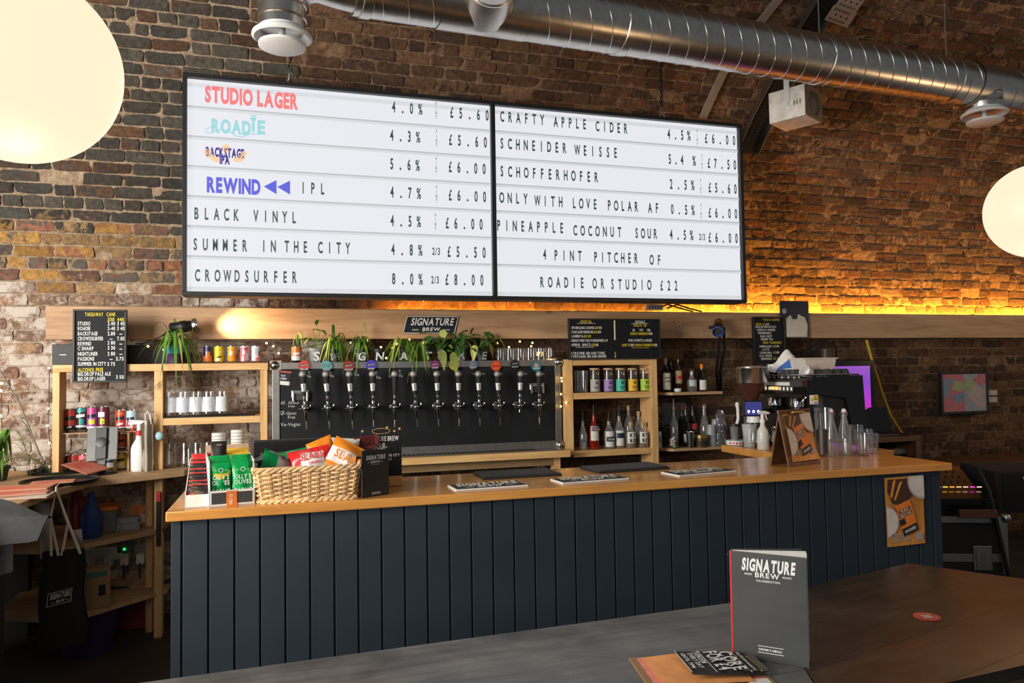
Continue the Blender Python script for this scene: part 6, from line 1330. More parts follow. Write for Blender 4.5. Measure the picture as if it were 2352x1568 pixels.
for i in range(13): 
    z = .012+i*(kh-.03)/12; out = .018*z/kh; pts = smooth(rect_path(z, out, NLg, NS, .0065, i), 3); pts = [Vector((p.x, p.y, p.z+rw.uniform(-.001, .001))) for p in pts]; mb.tube(pts, .0043, 6, closed=True)
mb.build('weave', wick, bk)
mb = MB()
for p0, p1 in zip(rect_path(.004, 0, NLg, NS, 0, 0), rect_path(kh-.008, .018, NLg, NS, 0, 0)):
    mb.tube([p0, p1], .0032, 6); mb.tube([(p0[0]+.006, p0[1]+.0, p0[2]), (p1[0]+.006, p1[1], p1[2])], .0032, 6)
mb.build('stakes', wick2, bk)
for z0, out, nm_ in ((kh-.008, .018, 'rim'), (.004, .004, 'base_braid')):
    mb = MB()
    for ph in range(3):
        pts = smooth(rect_path(z0, out, 30, 18, 0, 0), 1); m_ = len(pts); pts = [Vector((p.x, p.y, p.z+.006*math.sin(2*PI*(i/6+ph/3))))+Vector((math.copysign(.004, p.x-kw/2), math.copysign(.004, p.y-kd/2), 0))*math.cos(2*PI*(i/6+ph/3)) for i, p in enumerate(pts)]; mb.tube(pts, .0055, 6, closed=True)
    mb.build(nm_, wick, bk)
MB().box(0, kw, 0, kd, .002, .008).build('basket_base', wick2, bk)
def bag(x, y, z, w, h, rot, label, ms, fm, lines=(), lm=None, th=.045):
    tt = thing('snack_bag', label, 'snack bag', MK @ Vector((x, y, z+.022)), group='snack bags in the basket', rot=rot); pillow(MB(), w, h, th, 0, None, seed=int(x*999), fm=fm).build('bag', ms, tt)
    if lines:
        mb = MB()
        for s, dx, fz, hh, wd in lines: mb.text(s, T((dx, -th*.5-.006, h*fz)), hh, wd, .02, 0, 'c')
        mb.build('lettering', lm or ink_w, tt)
cg = mat('crisp_green', (.0, .2, .05), .2); cr = mat('crisp_red', (.62, .02, .02), .22); co = mat('crisp_orange', (.85, .27, .02), .22); cb = mat('crisp_black', (.012, .012, .014), .15); cw = mat('crisp_white', (.75, .7, .68), .4); cgr = mat('crisp_grey', (.3, .27, .25), .5); rdl = mat('crisp_lettering', (.55, .04, .04), .5)
bag(.06, .07, .055, .14, .11, (-.7, .45, .25), 'dark green snack bag at the left of the basket', [cg, cgr], lambda u, v: 1 if .28 < v < .8 and .35 < u < .95 else 0, (('SLABS', .02, .62, .014, .06),), ink_b)
bag(.035, .15, .06, .13, .10, (-.9, -.3, .5), 'black snack bag behind the dark green bag', [cb, cb], None)
bag(.115, .16, .06, .11, .10, (-.6, -.2, -.3), 'crumpled green snack bag behind the red bag', [cg, cg], None)
bag(.185, .075, .055, .155, .115, (-.55, -.18, -.05), 'red snack bag with a white lettered panel in the basket', [cr, cw], lambda u, v: 1 if .25 < u < .88 and .1 < v < .82 else 0, (('SLABS', .01, .5, .028, .085), ('CHUNKY', .02, .32, .010, .05)), rdl)
bag(.275, .075, .05, .15, .135, (-.35, .5, -.1), 'orange and white snack bag tilted at the right of the basket', [co, cw], lambda u, v: 1 if .3 < v < .72 else 0, (('SLABS', .0, .42, .03, .10),), co)
bag(.25, .16, .07, .10, .12, (-.2, -.35, .2), 'orange topped snack bag standing behind the white pack', [co, cb], lambda u, v: 1 if v < .6 else 0)
bag(.32, .13, .055, .13, .12, (-.5, .35, .1), 'shiny black snack bag at the right rear of the basket', [cb, cb], None)
bag(.33, .06, .05, .09, .085, (-.5, .1, .0), 'white and black snack pack at the front right of the basket', [cw, cb], lambda u, v: 1 if u > .55 else 0)
bag(.30, .19, .10, .12, .085, (-.4, .1, .0), 'white packet with grey print topmost in the basket', [cw, cb], lambda u, v: 1 if v < .45 else 0, (('BEEF', .0, .2, .012, .05),), ink_w)
bag(.12, .10, .03, .16, .09, (-1.0, .1, 0), 'black snack bag deep under the red bag', [cb, cb], None)
# till screen
p0 = at(580, 1012, y=3.16); p1 = at(745, 1004, y=3.16); w = p1.x-p0.x
t = thing('till_screen', 'wide black till monitor seen from behind the wicker basket', 'monitor', ((p0.x+p1.x)/2, 3.16, BZ)); h = p1.z-BZ
MB().box(-w/2, w/2, -.012, .012, h-.20, h, M=RX(.08)).build('monitor', black, t, bevel=.006); MB().box(-w/2+.03, w/2-.03, -.03, -.011, h-.15, h-.045, M=RX(.08)).build('rear_cover', char, t, bevel=.006); MB().box(-.05, .05, .02, .05, .0, h-.1).build('stand_arm', black, t, bevel=.004); MB().box(-.12, .12, -.06, .08, 0, .012).build('stand_base', black, t, bevel=.004)
# menus and chalkboard
def fold_menu(pl, pr, ptl, z, ms, label, marks, ang=.5, th=.003, lean=0):
    a = at(*pl, z=z); b2 = at(*pr, z=z); w = (b2-a).length; rz = math.atan2(b2.y-a.y, b2.x-a.x); h = at(*ptl, y=a.y).z-z
    t = thing('drinks_menu', label, 'menu', (a.x, a.y, z), rz, 'standing drinks menus'); return t, w, h
t, w, h = fold_menu((831, 1144), (893, 1134), (829, 1036), BZ, None, 'tall black folded drinks menu standing beside the wicker basket', None)
MB().box(0, w, -.002, .001, 0, h).build('front_cover', mat('menu_black', (.022, .021, .020), .6), t, bevel=.001)
MB().box(0, w, -.001, .001, 0, h, M=RZ(.62)).build('back_cover', mat('menu_black', (.022, .021, .020), .6), t); MB().box(.003, w-.004, -.0008, .0008, .004, h-.004, M=RZ(.3)).build('page', white_m, t)
mb = MB(); mb.text('SIGNATURE', T((w*.5, -.0028, h*.80)), h*.085, w*.70, .05, 0, 'c', .12); mb.text('BREW', T((w*.5, -.0028, h*.72)), h*.05, w*.32, .02, 0, 'c'); mb.box(w*.22, w*.33, -.0026, -.002, h*.735, h*.741); mb.box(w*.67, w*.78, -.0026, -.002, h*.735, h*.741); mb.box(w*.35, w*.65, -.0026, -.002, h*.685, h*.69)
for z in (.085, .05): mb.box(w*.35, w*.68, -.0026, -.002, h*z, h*z+.0012)
mb.text('DRINKS MENU', T((w*.515, -.0028, h*.060)), h*.018, w*.3, .02, 0, 'c'); mb.build('lettering', ink_w, t)
a = at(816, 1128, z=BZ); t = thing('wine_menu', 'dull red menu leaning behind the black drinks menu', 'menu', (a.x+.02, a.y+.06, BZ), .25, rot=(0, -.10, .25)); MB().box(0, .085, 0, .004, 0, .20).build('front_cover', mat('dull_red', (.24, .05, .05), .6), t, bevel=.001); MB().box(.002, .084, .004, .012, .003, .198).build('pages', white_m, t)
mb = MB(); mb.box(.018, .06, -.0012, 0, .168, .1695)
for k in range(4): mb.box(.03, .05-.004*(k % 2), -.0012, 0, .11+.011*k, .115+.011*k)
mb.build('printed_lines', ink_b, t)
MB().box(0, .10, 0, .003, .16, .20, M=T((0.0, 0, 0))).build('folded_flap', mat('dull_red', (.24, .05, .05), .6), t)
pa_, pb_ = at(833, 1100, z=BZ), at(925, 1112, z=BZ); pr = at(922, 1114, z=BZ)
w = xcol(923, pr.y, BZ+.1)-xcol(829, pr.y, BZ+.1); x0 = xcol(829, pr.y, BZ+.1); h = at(875, 979, y=pr.y).z-BZ
t = thing('chalk_board', 'black tabletop chalkboard with a hand-lettered sour beer on a wooden base', 'chalkboard', (x0, pr.y, BZ), rot=(-.04, 0, 0))
P = [(0, .04), (w, .04), (w, h*.93)]+[(w/2+w/2*math.cos(a), h*.93+h*.07*math.sin(a)) for a in [PI*k/12 for k in range(1, 12)]]+[(0, h*.93)]
mb = MB().prism(P, 0, .012); mb.build('board', board_m, t, bevel=.0015); MB().box(0, w, -.02, .035, 0, .040).build('wooden_base', worktop_m, t, bevel=.003)
mb = MB(); mb.text('- SIGNATURE BREW', T((w*.03, -.0015, h*.755)), h*.075, w*.9, .02, 0); mb.text('SOUR-', T((w*.34, -.0015, h*.62)), h*.10, w*.3, .02); mb.text('HE CITY', T((w*.68, -.0015, h*.49)), h*.04, w*.27, .02); mb.text('LA', T((w*.68, -.0015, h*.43)), h*.04, w*.07, .02); mb.build('chalk_lettering', ink_w, t)
mb = MB()
for fx, fz in ((.02, .945), (.62, .995), (.93, .965), (.8, .93)): mb.box(w*fx, w*fx+.008, -.001, .0125, h*fz-.008, h*fz)
mb.tube([(w*(.5+.22*math.cos(a)), -.001, h*(.92+.045*math.sin(a))) for a in [2*PI*k/24 for k in range(24)]], .0012, 4, closed=True); mb.build('chipped_edge', mat('chip_wood', (.6, .35, .12), .6), t)
# clipboard stand with the poster
a = at(1812, 1073, z=BZ); b2 = at(1884, 1063, z=BZ); w = (b2-a).length; rz = math.atan2(b2.y-a.y, b2.x-a.x); h = at(1806, 943, y=a.y+.03).z-BZ
t = thing('clipboard_stand', 'dark wooden A-frame clipboard showing an amber poster on the bar', 'menu stand', (a.x, a.y, BZ), rz); ln = .20
MB().box(0, w, 0, .006, 0, h*1.03, M=RX(-ln)).build('front_board', brown_wood, t, bevel=.002)
MB().box(0, w, -.006, 0, 0, h*1.03, M=T((0, 2*h*1.0*math.sin(ln), 0)) @ RX(ln)).build('back_board', brown_wood, t, bevel=.002)
Mp = RX(-ln) @ T((w*.12, 0, h*.08)); mb = MB(); mb.grid(lambda u, v: (w*.83*u, -.0012-.012*max(0, .18-v)*5*(.2+u), h*.88*v), 6, 8, 0, Mp); mb.build('sheet', pw[0], t)
mb = MB(); poster(mb, w*.83, h*.80, Mp @ T((0, 0, h*.07)), -.008); mb.build('poster_print', pw, t)
mb = MB(); mb.box(w*.32, w*.74, -.02, -.004, h*.945, h*.975); mb.tube([(w*.36, -.014, h*.965), (w*.70, -.014, h*.965)], .007, 10); M2 = RX(-ln); o = MB(); o.add(mb.v, mb.f, 0, False, M2); o.build('clip', mat('brass_clip', (.55, .38, .15), .3, 1), t, bevel=.002)
# bottles and glasses at the right bar end
g = 'swing-top water bottles'
for px, Y, lab in ((1911, 3.17, 'left clear swing-top water bottle at the right bar end'), (1941, 3.18, 'right clear swing-top water bottle at the right bar end')):
    p = Vector((xcol(px, Y, BZ), Y, BZ)); h = at(px, 939, y=Y).z-BZ; t = thing('water_bottle', lab, 'bottle', p, group=g); k = h/.28
    MB().lathe([(r*k, z*k) for r, z in ((.034, 0), (.037, .006), (.037, .12), (.032, .16), (.018, .215), (.0145, .25), (.017, .252), (.017, .262), (.013, .264))], n=26).build('glass', clear2, t)
    MB().lathe([(.031*k, .006), (.033*k, .01), (.033*k, .085*k), (.001, .085*k)], n=22).build('water', glass('water', (.93, .96, .97), .1, .5, .02), t)
    MB().lathe([(.014*k, .262*k), (.016*k, .27*k), (.01*k, .282*k)], n=16).build('stopper', white, t); MB().lathe([(.0165*k, .256*k), (.0165*k, .262*k)], n=16).build('seal', red, t)
    mb = MB().tube([(-.018*k, 0, .235*k), (-.03*k, 0, .25*k), (-.016*k, 0, .275*k), (0, 0, .283*k), (.016*k, 0, .275*k), (.03*k, 0, .25*k), (.018*k, 0, .235*k)], .0016, 6); mb.build('wire_bail', steel, t)
for i, (px, Y, y1, lab) in enumerate(((1893, 3.2, 936, 'tall clear jug behind the clipboard stand'), (1968, 3.2, 975, 'clear tall tumbler beside the swing-top bottles'), (1983, 3.13, 995, 'clear tumbler second from the right bar end'), (2003, 3.18, 994, 'clear tumbler nearest the right bar end'), (1990, 3.21, 985, 'clear tumbler tucked behind the two short ones'))):
    p = Vector((xcol(px, Y, BZ), Y, BZ)); h = at(px, y1, y=Y).z-BZ; t = thing('glass_jug' if i == 0 else 'tumbler', lab, 'glass', p, group=None if i == 0 else 'tumblers on the bar'); r = .04 if i == 0 else .033
    MB().lathe([(r*.9, 0), (r, .005), (r*1.06, h), (r*1.0, h), (r*.9, .012), (.001, .012)], n=24).build('glass', clear, t)
    if i == 0: MB().lathe([(r*.93, .012), (r*.98, h*.55), (.001, h*.55)], n=22).build('dark_drink', black, t)
# ---------------------------------------------------------------- foreground table
ZT_ = .75
def table_mat(name, ca, cb, cc, ro):
  tmat, N, L, b = nt(name)
  tc = N.new('ShaderNodeTexCoord'); mp = N.new('ShaderNodeMapping'); L.new(tc.outputs['Object'], mp.inputs[0]); mp.inputs['Scale'].default_value = (.12, 1, 1)
  n = noise(N, L, 26, 7, .7, mp.outputs[0], .6); n2 = noise(N, L, 5, 4, .6); n3 = noise(N, L, 70, 2, .6)
  r = ramp(N, L, n.outputs[0], [(.3, ca), (.55, cb), (.8, cc)])
  r2 = ramp(N, L, n2.outputs[0], [(.35, (.6, .6, .6)), (.7, (1.25, 1.2, 1.1))]); mx = N.new('ShaderNodeMix'); mx.data_type = 'RGBA'; mx.blend_type = 'MULTIPLY'; mx.inputs[0].default_value = 1; L.new(r.outputs[0], mx.inputs[6]); L.new(r2.outputs[0], mx.inputs[7])
  r3 = ramp(N, L, n3.outputs[0], [(.72, (0, 0, 0)), (.80, (1, 1, 1))]); mx2 = N.new('ShaderNodeMix'); mx2.data_type = 'RGBA'; L.new(r3.outputs[0], mx2.inputs[0]); L.new(mx.outputs[2], mx2.inputs[6]); mx2.inputs[7].default_value = (.008, .007, .006, 1)
  L.new(mx2.outputs[2], b.inputs['Base Color']); rg_ = ramp(N, L, n2.outputs[0], [(.3, (ro-.06,)*3), (.7, (ro+.06,)*3)]); L.new(rg_.outputs[0], b.inputs['Roughness']); b.inputs['Specular IOR Level'].default_value = .9
  bump(N, L, b, n.outputs[0], .25, .003)
  return tmat
table_sheen = table_mat('table_boards_sheen', (.095, .096, .10), (.155, .157, .163), (.25, .25, .255), .42)  # base lightened to grey, painting in the menu sign's reflected sheen
table_brown = table_mat('table_boards_brown', (.022, .013, .008), (.042, .026, .015), (.09, .058, .032), .36)
def table(label, poly, ang, legs, tmat):
    # poly: the worn top's corners seen from above, counter-clockwise; boards run along ang
    c0 = Vector((poly[0][0], poly[0][1], 0)); R_ = RZ(-ang); P = [R_ @ (Vector((x, y, 0))-c0) for x, y in poly]
    t = thing('wooden_table', label, 'table', c0, ang)
    def clip(Q, lo, hi):
        for s_, lim in ((1, lo), (-1, -hi)):
            out = []
            for i in range(len(Q)):
                a, b_ = Q[i], Q[(i+1) % len(Q)]; da, db = s_*a[1]-lim, s_*b_[1]-lim
                if da >= 0: out.append(a)
                if da*db < 0: u = da/(da-db); out.append((a[0]+(b_[0]-a[0])*u, a[1]+(b_[1]-a[1])*u))
            Q = out
        return Q
    ys = [p.y for p in P]; y = min(ys); mb = MB(); n_ = 0
    while y < max(ys):
        Q = clip([(p.x, p.y) for p in P], y+.0006, y+.2294)
        if len(Q) > 2: mb.slab(Q, ZT_-.035, ZT_)
        y += .23
    mb.build('tabletop', tmat, t)
    for x, y in legs:
        q = R_ @ (Vector((x, y, 0))-c0); MB().box(q.x-.03, q.x+.03, q.y-.03, q.y+.03, 0, ZT_-.035).build('leg', black, t, bevel=.003)
    return t
F0, F1 = at(300, 1570.5, z=ZT_), at(1692, 1382, z=ZT_); G0, G1, G2 = at(1868, 1345.5, z=ZT_), at(2085, 1293, z=ZT_), at(2352, 1329, z=ZT_)
H0, H1 = at(2352, 1527, z=ZT_), at(2172, 1568, z=ZT_)
def meet(a, b_, c, d):
    x1, y1, x2, y2, x3, y3, x4, y4 = a.x, a.y, b_.x, b_.y, c.x, c.y, d.x, d.y; D = (x1-x2)*(y3-y4)-(y1-y2)*(x3-x4)
    return Vector((((x1*y2-y1*x2)*(x3-x4)-(x1-x2)*(x3*y4-y3*x4))/D, ((x1*y2-y1*x2)*(y3-y4)-(y1-y2)*(x3*y4-y3*x4))/D, 0))
K0 = meet(F0, F1, G0, G1); near = meet(G1, G2, H0, H1); lf = (F1-F0).normalized(); S_ = at(1868, 1568, z=ZT_); nl = meet(H0, H1, K0, S_)
table('long worn dark table with the papers and clipboard in front of the bar', [(F0.x-.6*lf.x-.0, F0.y-.6*lf.y-.75), (nl.x-.004, nl.y-.02), (K0.x-.004, K0.y), (F0.x-.6*lf.x, F0.y-.6*lf.y)], math.atan2(lf.y, lf.x), ((F0.x-.4, F0.y-.1), (F0.x-.4, F0.y-.7), (1.1, 2.1), (1.1, 1.55)), table_sheen)
gx = (G1-G0).normalized()
table('dark brown table with the red coaster in front of the right bar end', [(nl.x, nl.y), (near.x, near.y), (G1.x, G1.y), (K0.x, K0.y)], math.atan2(gx.y, gx.x), ((2.33, 2.33), (2.75, 1.75), (1.45, 1.6), (1.55, 2.15)), table_brown)
rz = math.atan2(gx.y, gx.x)
# round red coaster without its code
p = at(2129, 1417, z=ZT_); t = thing('coaster', 'round red sticker coaster with a pale square on the dark table', 'coaster', (p.x, p.y, ZT_), rz-.5); rr = at(2179, 1417, z=ZT_); r_ = abs(rr.x-p.x)*.62
MB().lathe([(r_, .0005), (r_, .003), (.001, .003)], n=40).build('disc', mat('coaster_red', (.72, .09, .055), .5), t)
mb = MB(); mb.box(-r_*.36, r_*.36, -r_*.36, r_*.36, .003, .0034); mb.build('pale_square', mat('pale_square', (.62, .55, .5), .6), t)
mb = MB()
for s, rad, a0, st in (('SCAN TO ORDER', .72, 2.3, -.16), ('DRINKS TO TABLE', .72, -2.4, .16)):
    for i, ch in enumerate(s):
        a = a0+st*i; up = a if st < 0 else a+PI; M = T((r_*rad*math.cos(a), r_*rad*math.sin(a), .0036)) @ RZ(up-PI/2) @ RX(-PI/2); mb.glyph1(ch, M, r_*.13, .8, .02)
mb.build('rim_lettering', mat('pale_print', (.8, .5, .4), .6), t)
# tall drinks menu
a = at(1684, 1505, z=ZT_); b2 = at(1860, 1534, z=ZT_); w = (b2-a).length; rzm = math.atan2(b2.y-a.y, b2.x-a.x); h = at(1681, 1263, y=a.y).z-ZT_
t = thing('drinks_menu', 'large dark grey drinks menu standing open on the front table', 'menu', (a.x, a.y, ZT_), rzm, 'standing drinks menus')
cov = mat('cover_grey', (.052, .055, .053), .5, var=.18, scale=7)
MB().box(.002, w, -.003, .0, .0, h).build('front_cover', cov, t, bevel=.001)
MB().box(.002, w*.98, 0, .003, 0, h*1.012, M=T((0, .006, 0)) @ RZ(.42)).build('back_cover', cov, t, bevel=.001)
for k in range(5): MB().box(.004, w*(.985+.006*k), 0, .0006, .006, h*(.985+.004*k), M=T((0, .001+.001*k, 0)) @ RZ(.05+.075*k)).build('page', white_m, t)
MB().box(-.003, .003, -.0035, .012, .0, h).build('red_spine', red, t, bevel=.001)
mb = MB().sphere((-.008, .004, h*.955), .004, 10, 8); mb.tube([(-.008, .004, h*.955), (0, .004, h*.955)], .0015, 6); mb.build('cord_knot', black, t)
mb = MB(); Y_ = -.0042; mb.text('SIGNATURE', T((w*.50, Y_, h*.835)), h*.105, w*.70, .05, 0, 'c', .10); mb.text('BREW', T((w*.49, Y_, h*.775)), h*.045, w*.32, .02, 0, 'c'); mb.text('BEER', T((w*.24, Y_, h*.79)), h*.016, w*.1, .02, 0, 'c', .1); mb.text('MUSIC', T((w*.75, Y_, h*.79)), h*.016, w*.12, .02, 0, 'c', .1); mb.text('HAGGERSTON', T((w*.5, Y_, h*.735)), h*.018, w*.31, .02, 0, 'c')
mb.text('DRINKS MENU', T((w*.505, Y_, h*.098)), h*.019, w*.30, .02, 0, 'c')
for z in (.135, .075): mb.box(w*.34, w*.68, -.0036, -.003, h*z, h*z+.0014)
mb.build('lettering', ink_w, t)
# clipboard with papers
q = [at(*p, z=ZT_) for p in ((1445, 1556), (1700, 1500), (1785, 1578))]
vx = (q[2]-q[1]); vx = Vector((vx.x, vx.y, 0)).normalized(); rzc = math.atan2(vx.y, vx.x)
o = q[1]+Vector((vx.y*0, 0, 0)); vy = Vector((-vx.y, vx.x, 0))            # vy points away from the board's body
t = thing('clipboard', 'brown clipboard with paper menus lying on the front table', 'clipboard', (q[1].x, q[1].y, ZT_), rzc); cw, cl = .225, .32
# local x along the clip edge, local y minus goes down the sheet
MB().box(-.004, cw, -cl, .008, 0, .004).build('board', mat('hardboard', (.34, .19, .08), .5), t, bevel=.002)
MB().grid(lambda u, v: (.006+.19*u, -cl+.02+(cl-.02)*v*.99, .0045+.006*math.sin(PI*v)*(1-u)), 4, 6).build('paper_sheet', [mat('sheet_pink', (.85, .27, .2), .6)], t)
MB().grid(lambda u, v: (.012+.19*u, -cl+.035+.24*v, .0075+.007*math.sin(PI*v)*(1-u)), 4, 6).build('paper_sheet', [mat('sheet_orange', (.85, .36, .12), .6)], t)
mb = MB(); Md = T((.05, -.17, .0165)) @ RX(-PI/2)
mb = MB(); leaf_p = lambda u, v: (.022+.16*u, -.20+.195*v, .012+.012*(1-v)+.004*math.sin(PI*u)); mb.grid(leaf_p, 4, 6); flyer = mb.build('flyer', [mat('flyer_black', (.016, .015, .015), .5)], t)
mb = MB()
for s, vv, hh, wd, du in (('CORE', .60, .034, .125, .5), ('FOR £4', .40, .034, .125, .5), ('SIGNATURE BREW HAGGERSTON', .87, .007, .125, .5), ('TAPROOM', .24, .014, .08, .36), ('EVERY DAY', .15, .012, .1, .5), ('UNTIL 7PM', .05, .010, .1, .5)):
    zz = .012+.012*(1-vv)+.0052; mb.text(s, T((.022+.16*du, -.20+.195*vv, zz)) @ RX(-PI/2+.06), hh, wd, .02, 0, 'c')
for vv in (.82, .34, .0): mb.box(.03, .175, -.20+.195*vv-.0008, -.20+.195*vv+.0008, .0165+.012*(1-vv), .017+.012*(1-vv))
mb.build('flyer_lettering', ink_w, flyer)
MB().box(.06, .165, -.012, .010, .012, .019).build('clip', mat('dark_brass', (.4, .33, .22), .3, 1), t, bevel=.003)
mb = MB().tube([(.065, -.01, .016), (.06, -.055, .020), (.085, -.06, .021), (.10, -.045, .021), (.125, -.045, .021), (.14, -.06, .021), (.165, -.055, .020), (.16, -.01, .016)], .0022, 8); mb.build('clip_wire', mat('dark_brass', (.4, .33, .22), .3, 1), t)
MB().box(.185, .215, -.06, -.005, .0045, .0055).build('white_slip', white_m, t)
# ---------------------------------------------------------------- dark corner under the left counter
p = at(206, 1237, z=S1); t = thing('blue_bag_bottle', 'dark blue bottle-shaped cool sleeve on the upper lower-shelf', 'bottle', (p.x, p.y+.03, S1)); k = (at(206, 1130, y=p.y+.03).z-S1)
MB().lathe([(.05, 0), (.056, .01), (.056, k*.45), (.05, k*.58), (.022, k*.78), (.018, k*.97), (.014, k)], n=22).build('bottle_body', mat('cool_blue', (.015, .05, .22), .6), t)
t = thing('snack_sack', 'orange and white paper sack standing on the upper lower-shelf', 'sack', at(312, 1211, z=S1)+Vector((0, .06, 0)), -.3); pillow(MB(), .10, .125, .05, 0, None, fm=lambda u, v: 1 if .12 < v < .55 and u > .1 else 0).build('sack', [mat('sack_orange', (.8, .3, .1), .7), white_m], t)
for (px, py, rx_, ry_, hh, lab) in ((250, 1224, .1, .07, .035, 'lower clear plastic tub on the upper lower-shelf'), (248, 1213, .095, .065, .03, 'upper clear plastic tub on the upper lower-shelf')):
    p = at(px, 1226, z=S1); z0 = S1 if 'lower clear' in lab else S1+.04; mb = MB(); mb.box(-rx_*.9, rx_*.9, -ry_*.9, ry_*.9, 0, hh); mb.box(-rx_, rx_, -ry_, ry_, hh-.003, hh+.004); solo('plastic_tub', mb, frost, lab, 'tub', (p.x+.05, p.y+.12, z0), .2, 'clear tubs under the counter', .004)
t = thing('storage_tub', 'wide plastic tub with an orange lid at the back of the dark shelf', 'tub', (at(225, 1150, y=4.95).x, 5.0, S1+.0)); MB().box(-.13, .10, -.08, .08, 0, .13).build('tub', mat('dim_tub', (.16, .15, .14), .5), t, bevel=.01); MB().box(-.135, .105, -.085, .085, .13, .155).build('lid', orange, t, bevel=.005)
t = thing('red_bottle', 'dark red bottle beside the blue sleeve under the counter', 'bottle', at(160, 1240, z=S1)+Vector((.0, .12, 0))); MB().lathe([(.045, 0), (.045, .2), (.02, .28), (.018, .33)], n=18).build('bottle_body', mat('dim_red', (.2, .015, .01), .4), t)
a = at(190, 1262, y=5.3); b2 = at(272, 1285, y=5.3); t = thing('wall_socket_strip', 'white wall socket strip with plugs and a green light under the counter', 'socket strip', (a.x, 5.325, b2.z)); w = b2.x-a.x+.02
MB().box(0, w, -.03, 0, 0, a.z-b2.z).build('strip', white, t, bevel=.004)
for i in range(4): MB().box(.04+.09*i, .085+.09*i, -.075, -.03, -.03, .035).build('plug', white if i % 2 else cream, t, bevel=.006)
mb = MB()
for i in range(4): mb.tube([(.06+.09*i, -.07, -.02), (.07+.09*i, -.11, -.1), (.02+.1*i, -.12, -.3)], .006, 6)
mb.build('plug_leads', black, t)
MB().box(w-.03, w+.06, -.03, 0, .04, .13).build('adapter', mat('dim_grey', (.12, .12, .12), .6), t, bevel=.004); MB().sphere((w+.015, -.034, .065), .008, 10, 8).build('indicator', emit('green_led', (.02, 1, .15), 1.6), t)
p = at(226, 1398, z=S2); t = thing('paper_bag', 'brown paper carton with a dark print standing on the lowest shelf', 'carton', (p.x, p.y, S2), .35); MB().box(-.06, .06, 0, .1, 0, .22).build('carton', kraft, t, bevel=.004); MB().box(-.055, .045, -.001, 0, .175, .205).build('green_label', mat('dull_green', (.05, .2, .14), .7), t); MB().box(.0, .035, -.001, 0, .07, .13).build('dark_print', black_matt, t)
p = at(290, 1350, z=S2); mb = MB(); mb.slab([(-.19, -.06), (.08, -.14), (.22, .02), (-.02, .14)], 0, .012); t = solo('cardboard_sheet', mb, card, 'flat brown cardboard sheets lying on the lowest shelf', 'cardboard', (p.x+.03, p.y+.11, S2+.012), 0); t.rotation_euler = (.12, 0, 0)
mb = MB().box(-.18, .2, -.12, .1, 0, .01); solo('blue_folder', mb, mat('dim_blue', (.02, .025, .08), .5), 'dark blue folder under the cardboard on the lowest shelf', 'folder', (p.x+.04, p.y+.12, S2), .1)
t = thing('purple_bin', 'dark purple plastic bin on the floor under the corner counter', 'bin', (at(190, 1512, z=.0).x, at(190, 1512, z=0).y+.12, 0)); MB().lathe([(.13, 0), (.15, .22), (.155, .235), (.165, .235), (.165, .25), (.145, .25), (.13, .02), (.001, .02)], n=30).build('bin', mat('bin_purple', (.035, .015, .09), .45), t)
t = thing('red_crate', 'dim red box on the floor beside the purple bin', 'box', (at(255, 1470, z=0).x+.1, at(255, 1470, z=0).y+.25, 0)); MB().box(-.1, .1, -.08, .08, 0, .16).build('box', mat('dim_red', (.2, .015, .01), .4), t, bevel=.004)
# tote bag hung on the counter edge
hk = at(131, 1122, y=C_.y-.03); t = thing('tote_bag', 'black cloth tote bag with white brand print hanging from the counter', 'bag', (hk.x, hk.y, hk.z)); 
zb0 = at(150, 1478, y=hk.y).z-hk.z; zb1 = at(150, 1262, y=hk.y).z-hk.z; xl = xcol(98, hk.y, hk.z+zb1)-hk.x; xr_ = xcol(193, hk.y, hk.z+zb1)-hk.x
def tf(sg): return lambda u, v: (xl*(1-u)+xr_*u+(.03*(u-.5)*(1-v))*1.2+.006*math.sin(9*v), sg*(.012+.035*math.sin(PI*u)*(1-v*.75))-.01+.006*math.sin(14*u+3*v), zb0+(zb1-zb0)*v)
MB().grid(tf(-1), 14, 16).grid(lambda u, v: tf(1)(1-u, v), 14, 16).build('cloth_body', mat('tote_black', (.012, .011, .011), .9, bmp=.3, scale=200), t)
mb = MB()
for x0_, x1_ in ((.25, .5), (.42, .95)): mb.tube([(xl+(xr_-xl)*x0_, -.03, zb1-.02), (xl*.35, -.025, zb1*.45), (0, -.012, -.005), (xr_*.45, -.02, zb1*.55), (xl+(xr_-xl)*x1_, -.03, zb1-.02)], .007, 6)
mb.build('handles', cream, t)
MB().tube([(0, .03, .02), (0, -.012, .01), (0, -.018, -.01), (0, -.01, -.012)], .004, 8).build('hook', steel, t)
mb = MB(); Mb = T((xl*.5+xr_*.5, -.062, zb0+(zb1-zb0)*.53)) @ RY(-.16) @ RZ(.12); brand(mb, Mb, .105, .062, sheared=.25); mb.build('brand_print', mat('print_white', (.7, .7, .68), .8), t)
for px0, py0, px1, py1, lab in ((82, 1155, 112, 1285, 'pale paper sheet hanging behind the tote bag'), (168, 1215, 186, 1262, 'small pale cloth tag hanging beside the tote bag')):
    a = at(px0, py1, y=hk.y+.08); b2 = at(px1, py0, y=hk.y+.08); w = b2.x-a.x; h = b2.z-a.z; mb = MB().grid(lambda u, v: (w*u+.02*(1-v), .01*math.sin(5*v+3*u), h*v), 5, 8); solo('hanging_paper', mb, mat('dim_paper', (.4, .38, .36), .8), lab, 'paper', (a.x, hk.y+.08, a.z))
p = at(380, 1125, y=pa.y); mb = MB().box(-.012, .012, -.01, .01, -.32, 0); t = thing('apron_strap', 'red and black strap hanging on the post beside the bar end', 'strap', (p.x-.03, p.y-.05, p.z)); mb.build('strap', black_matt, t, bevel=.003); MB().box(-.012, .012, -.012, .01, -.06, .0).build('red_end', red, t, bevel=.003)
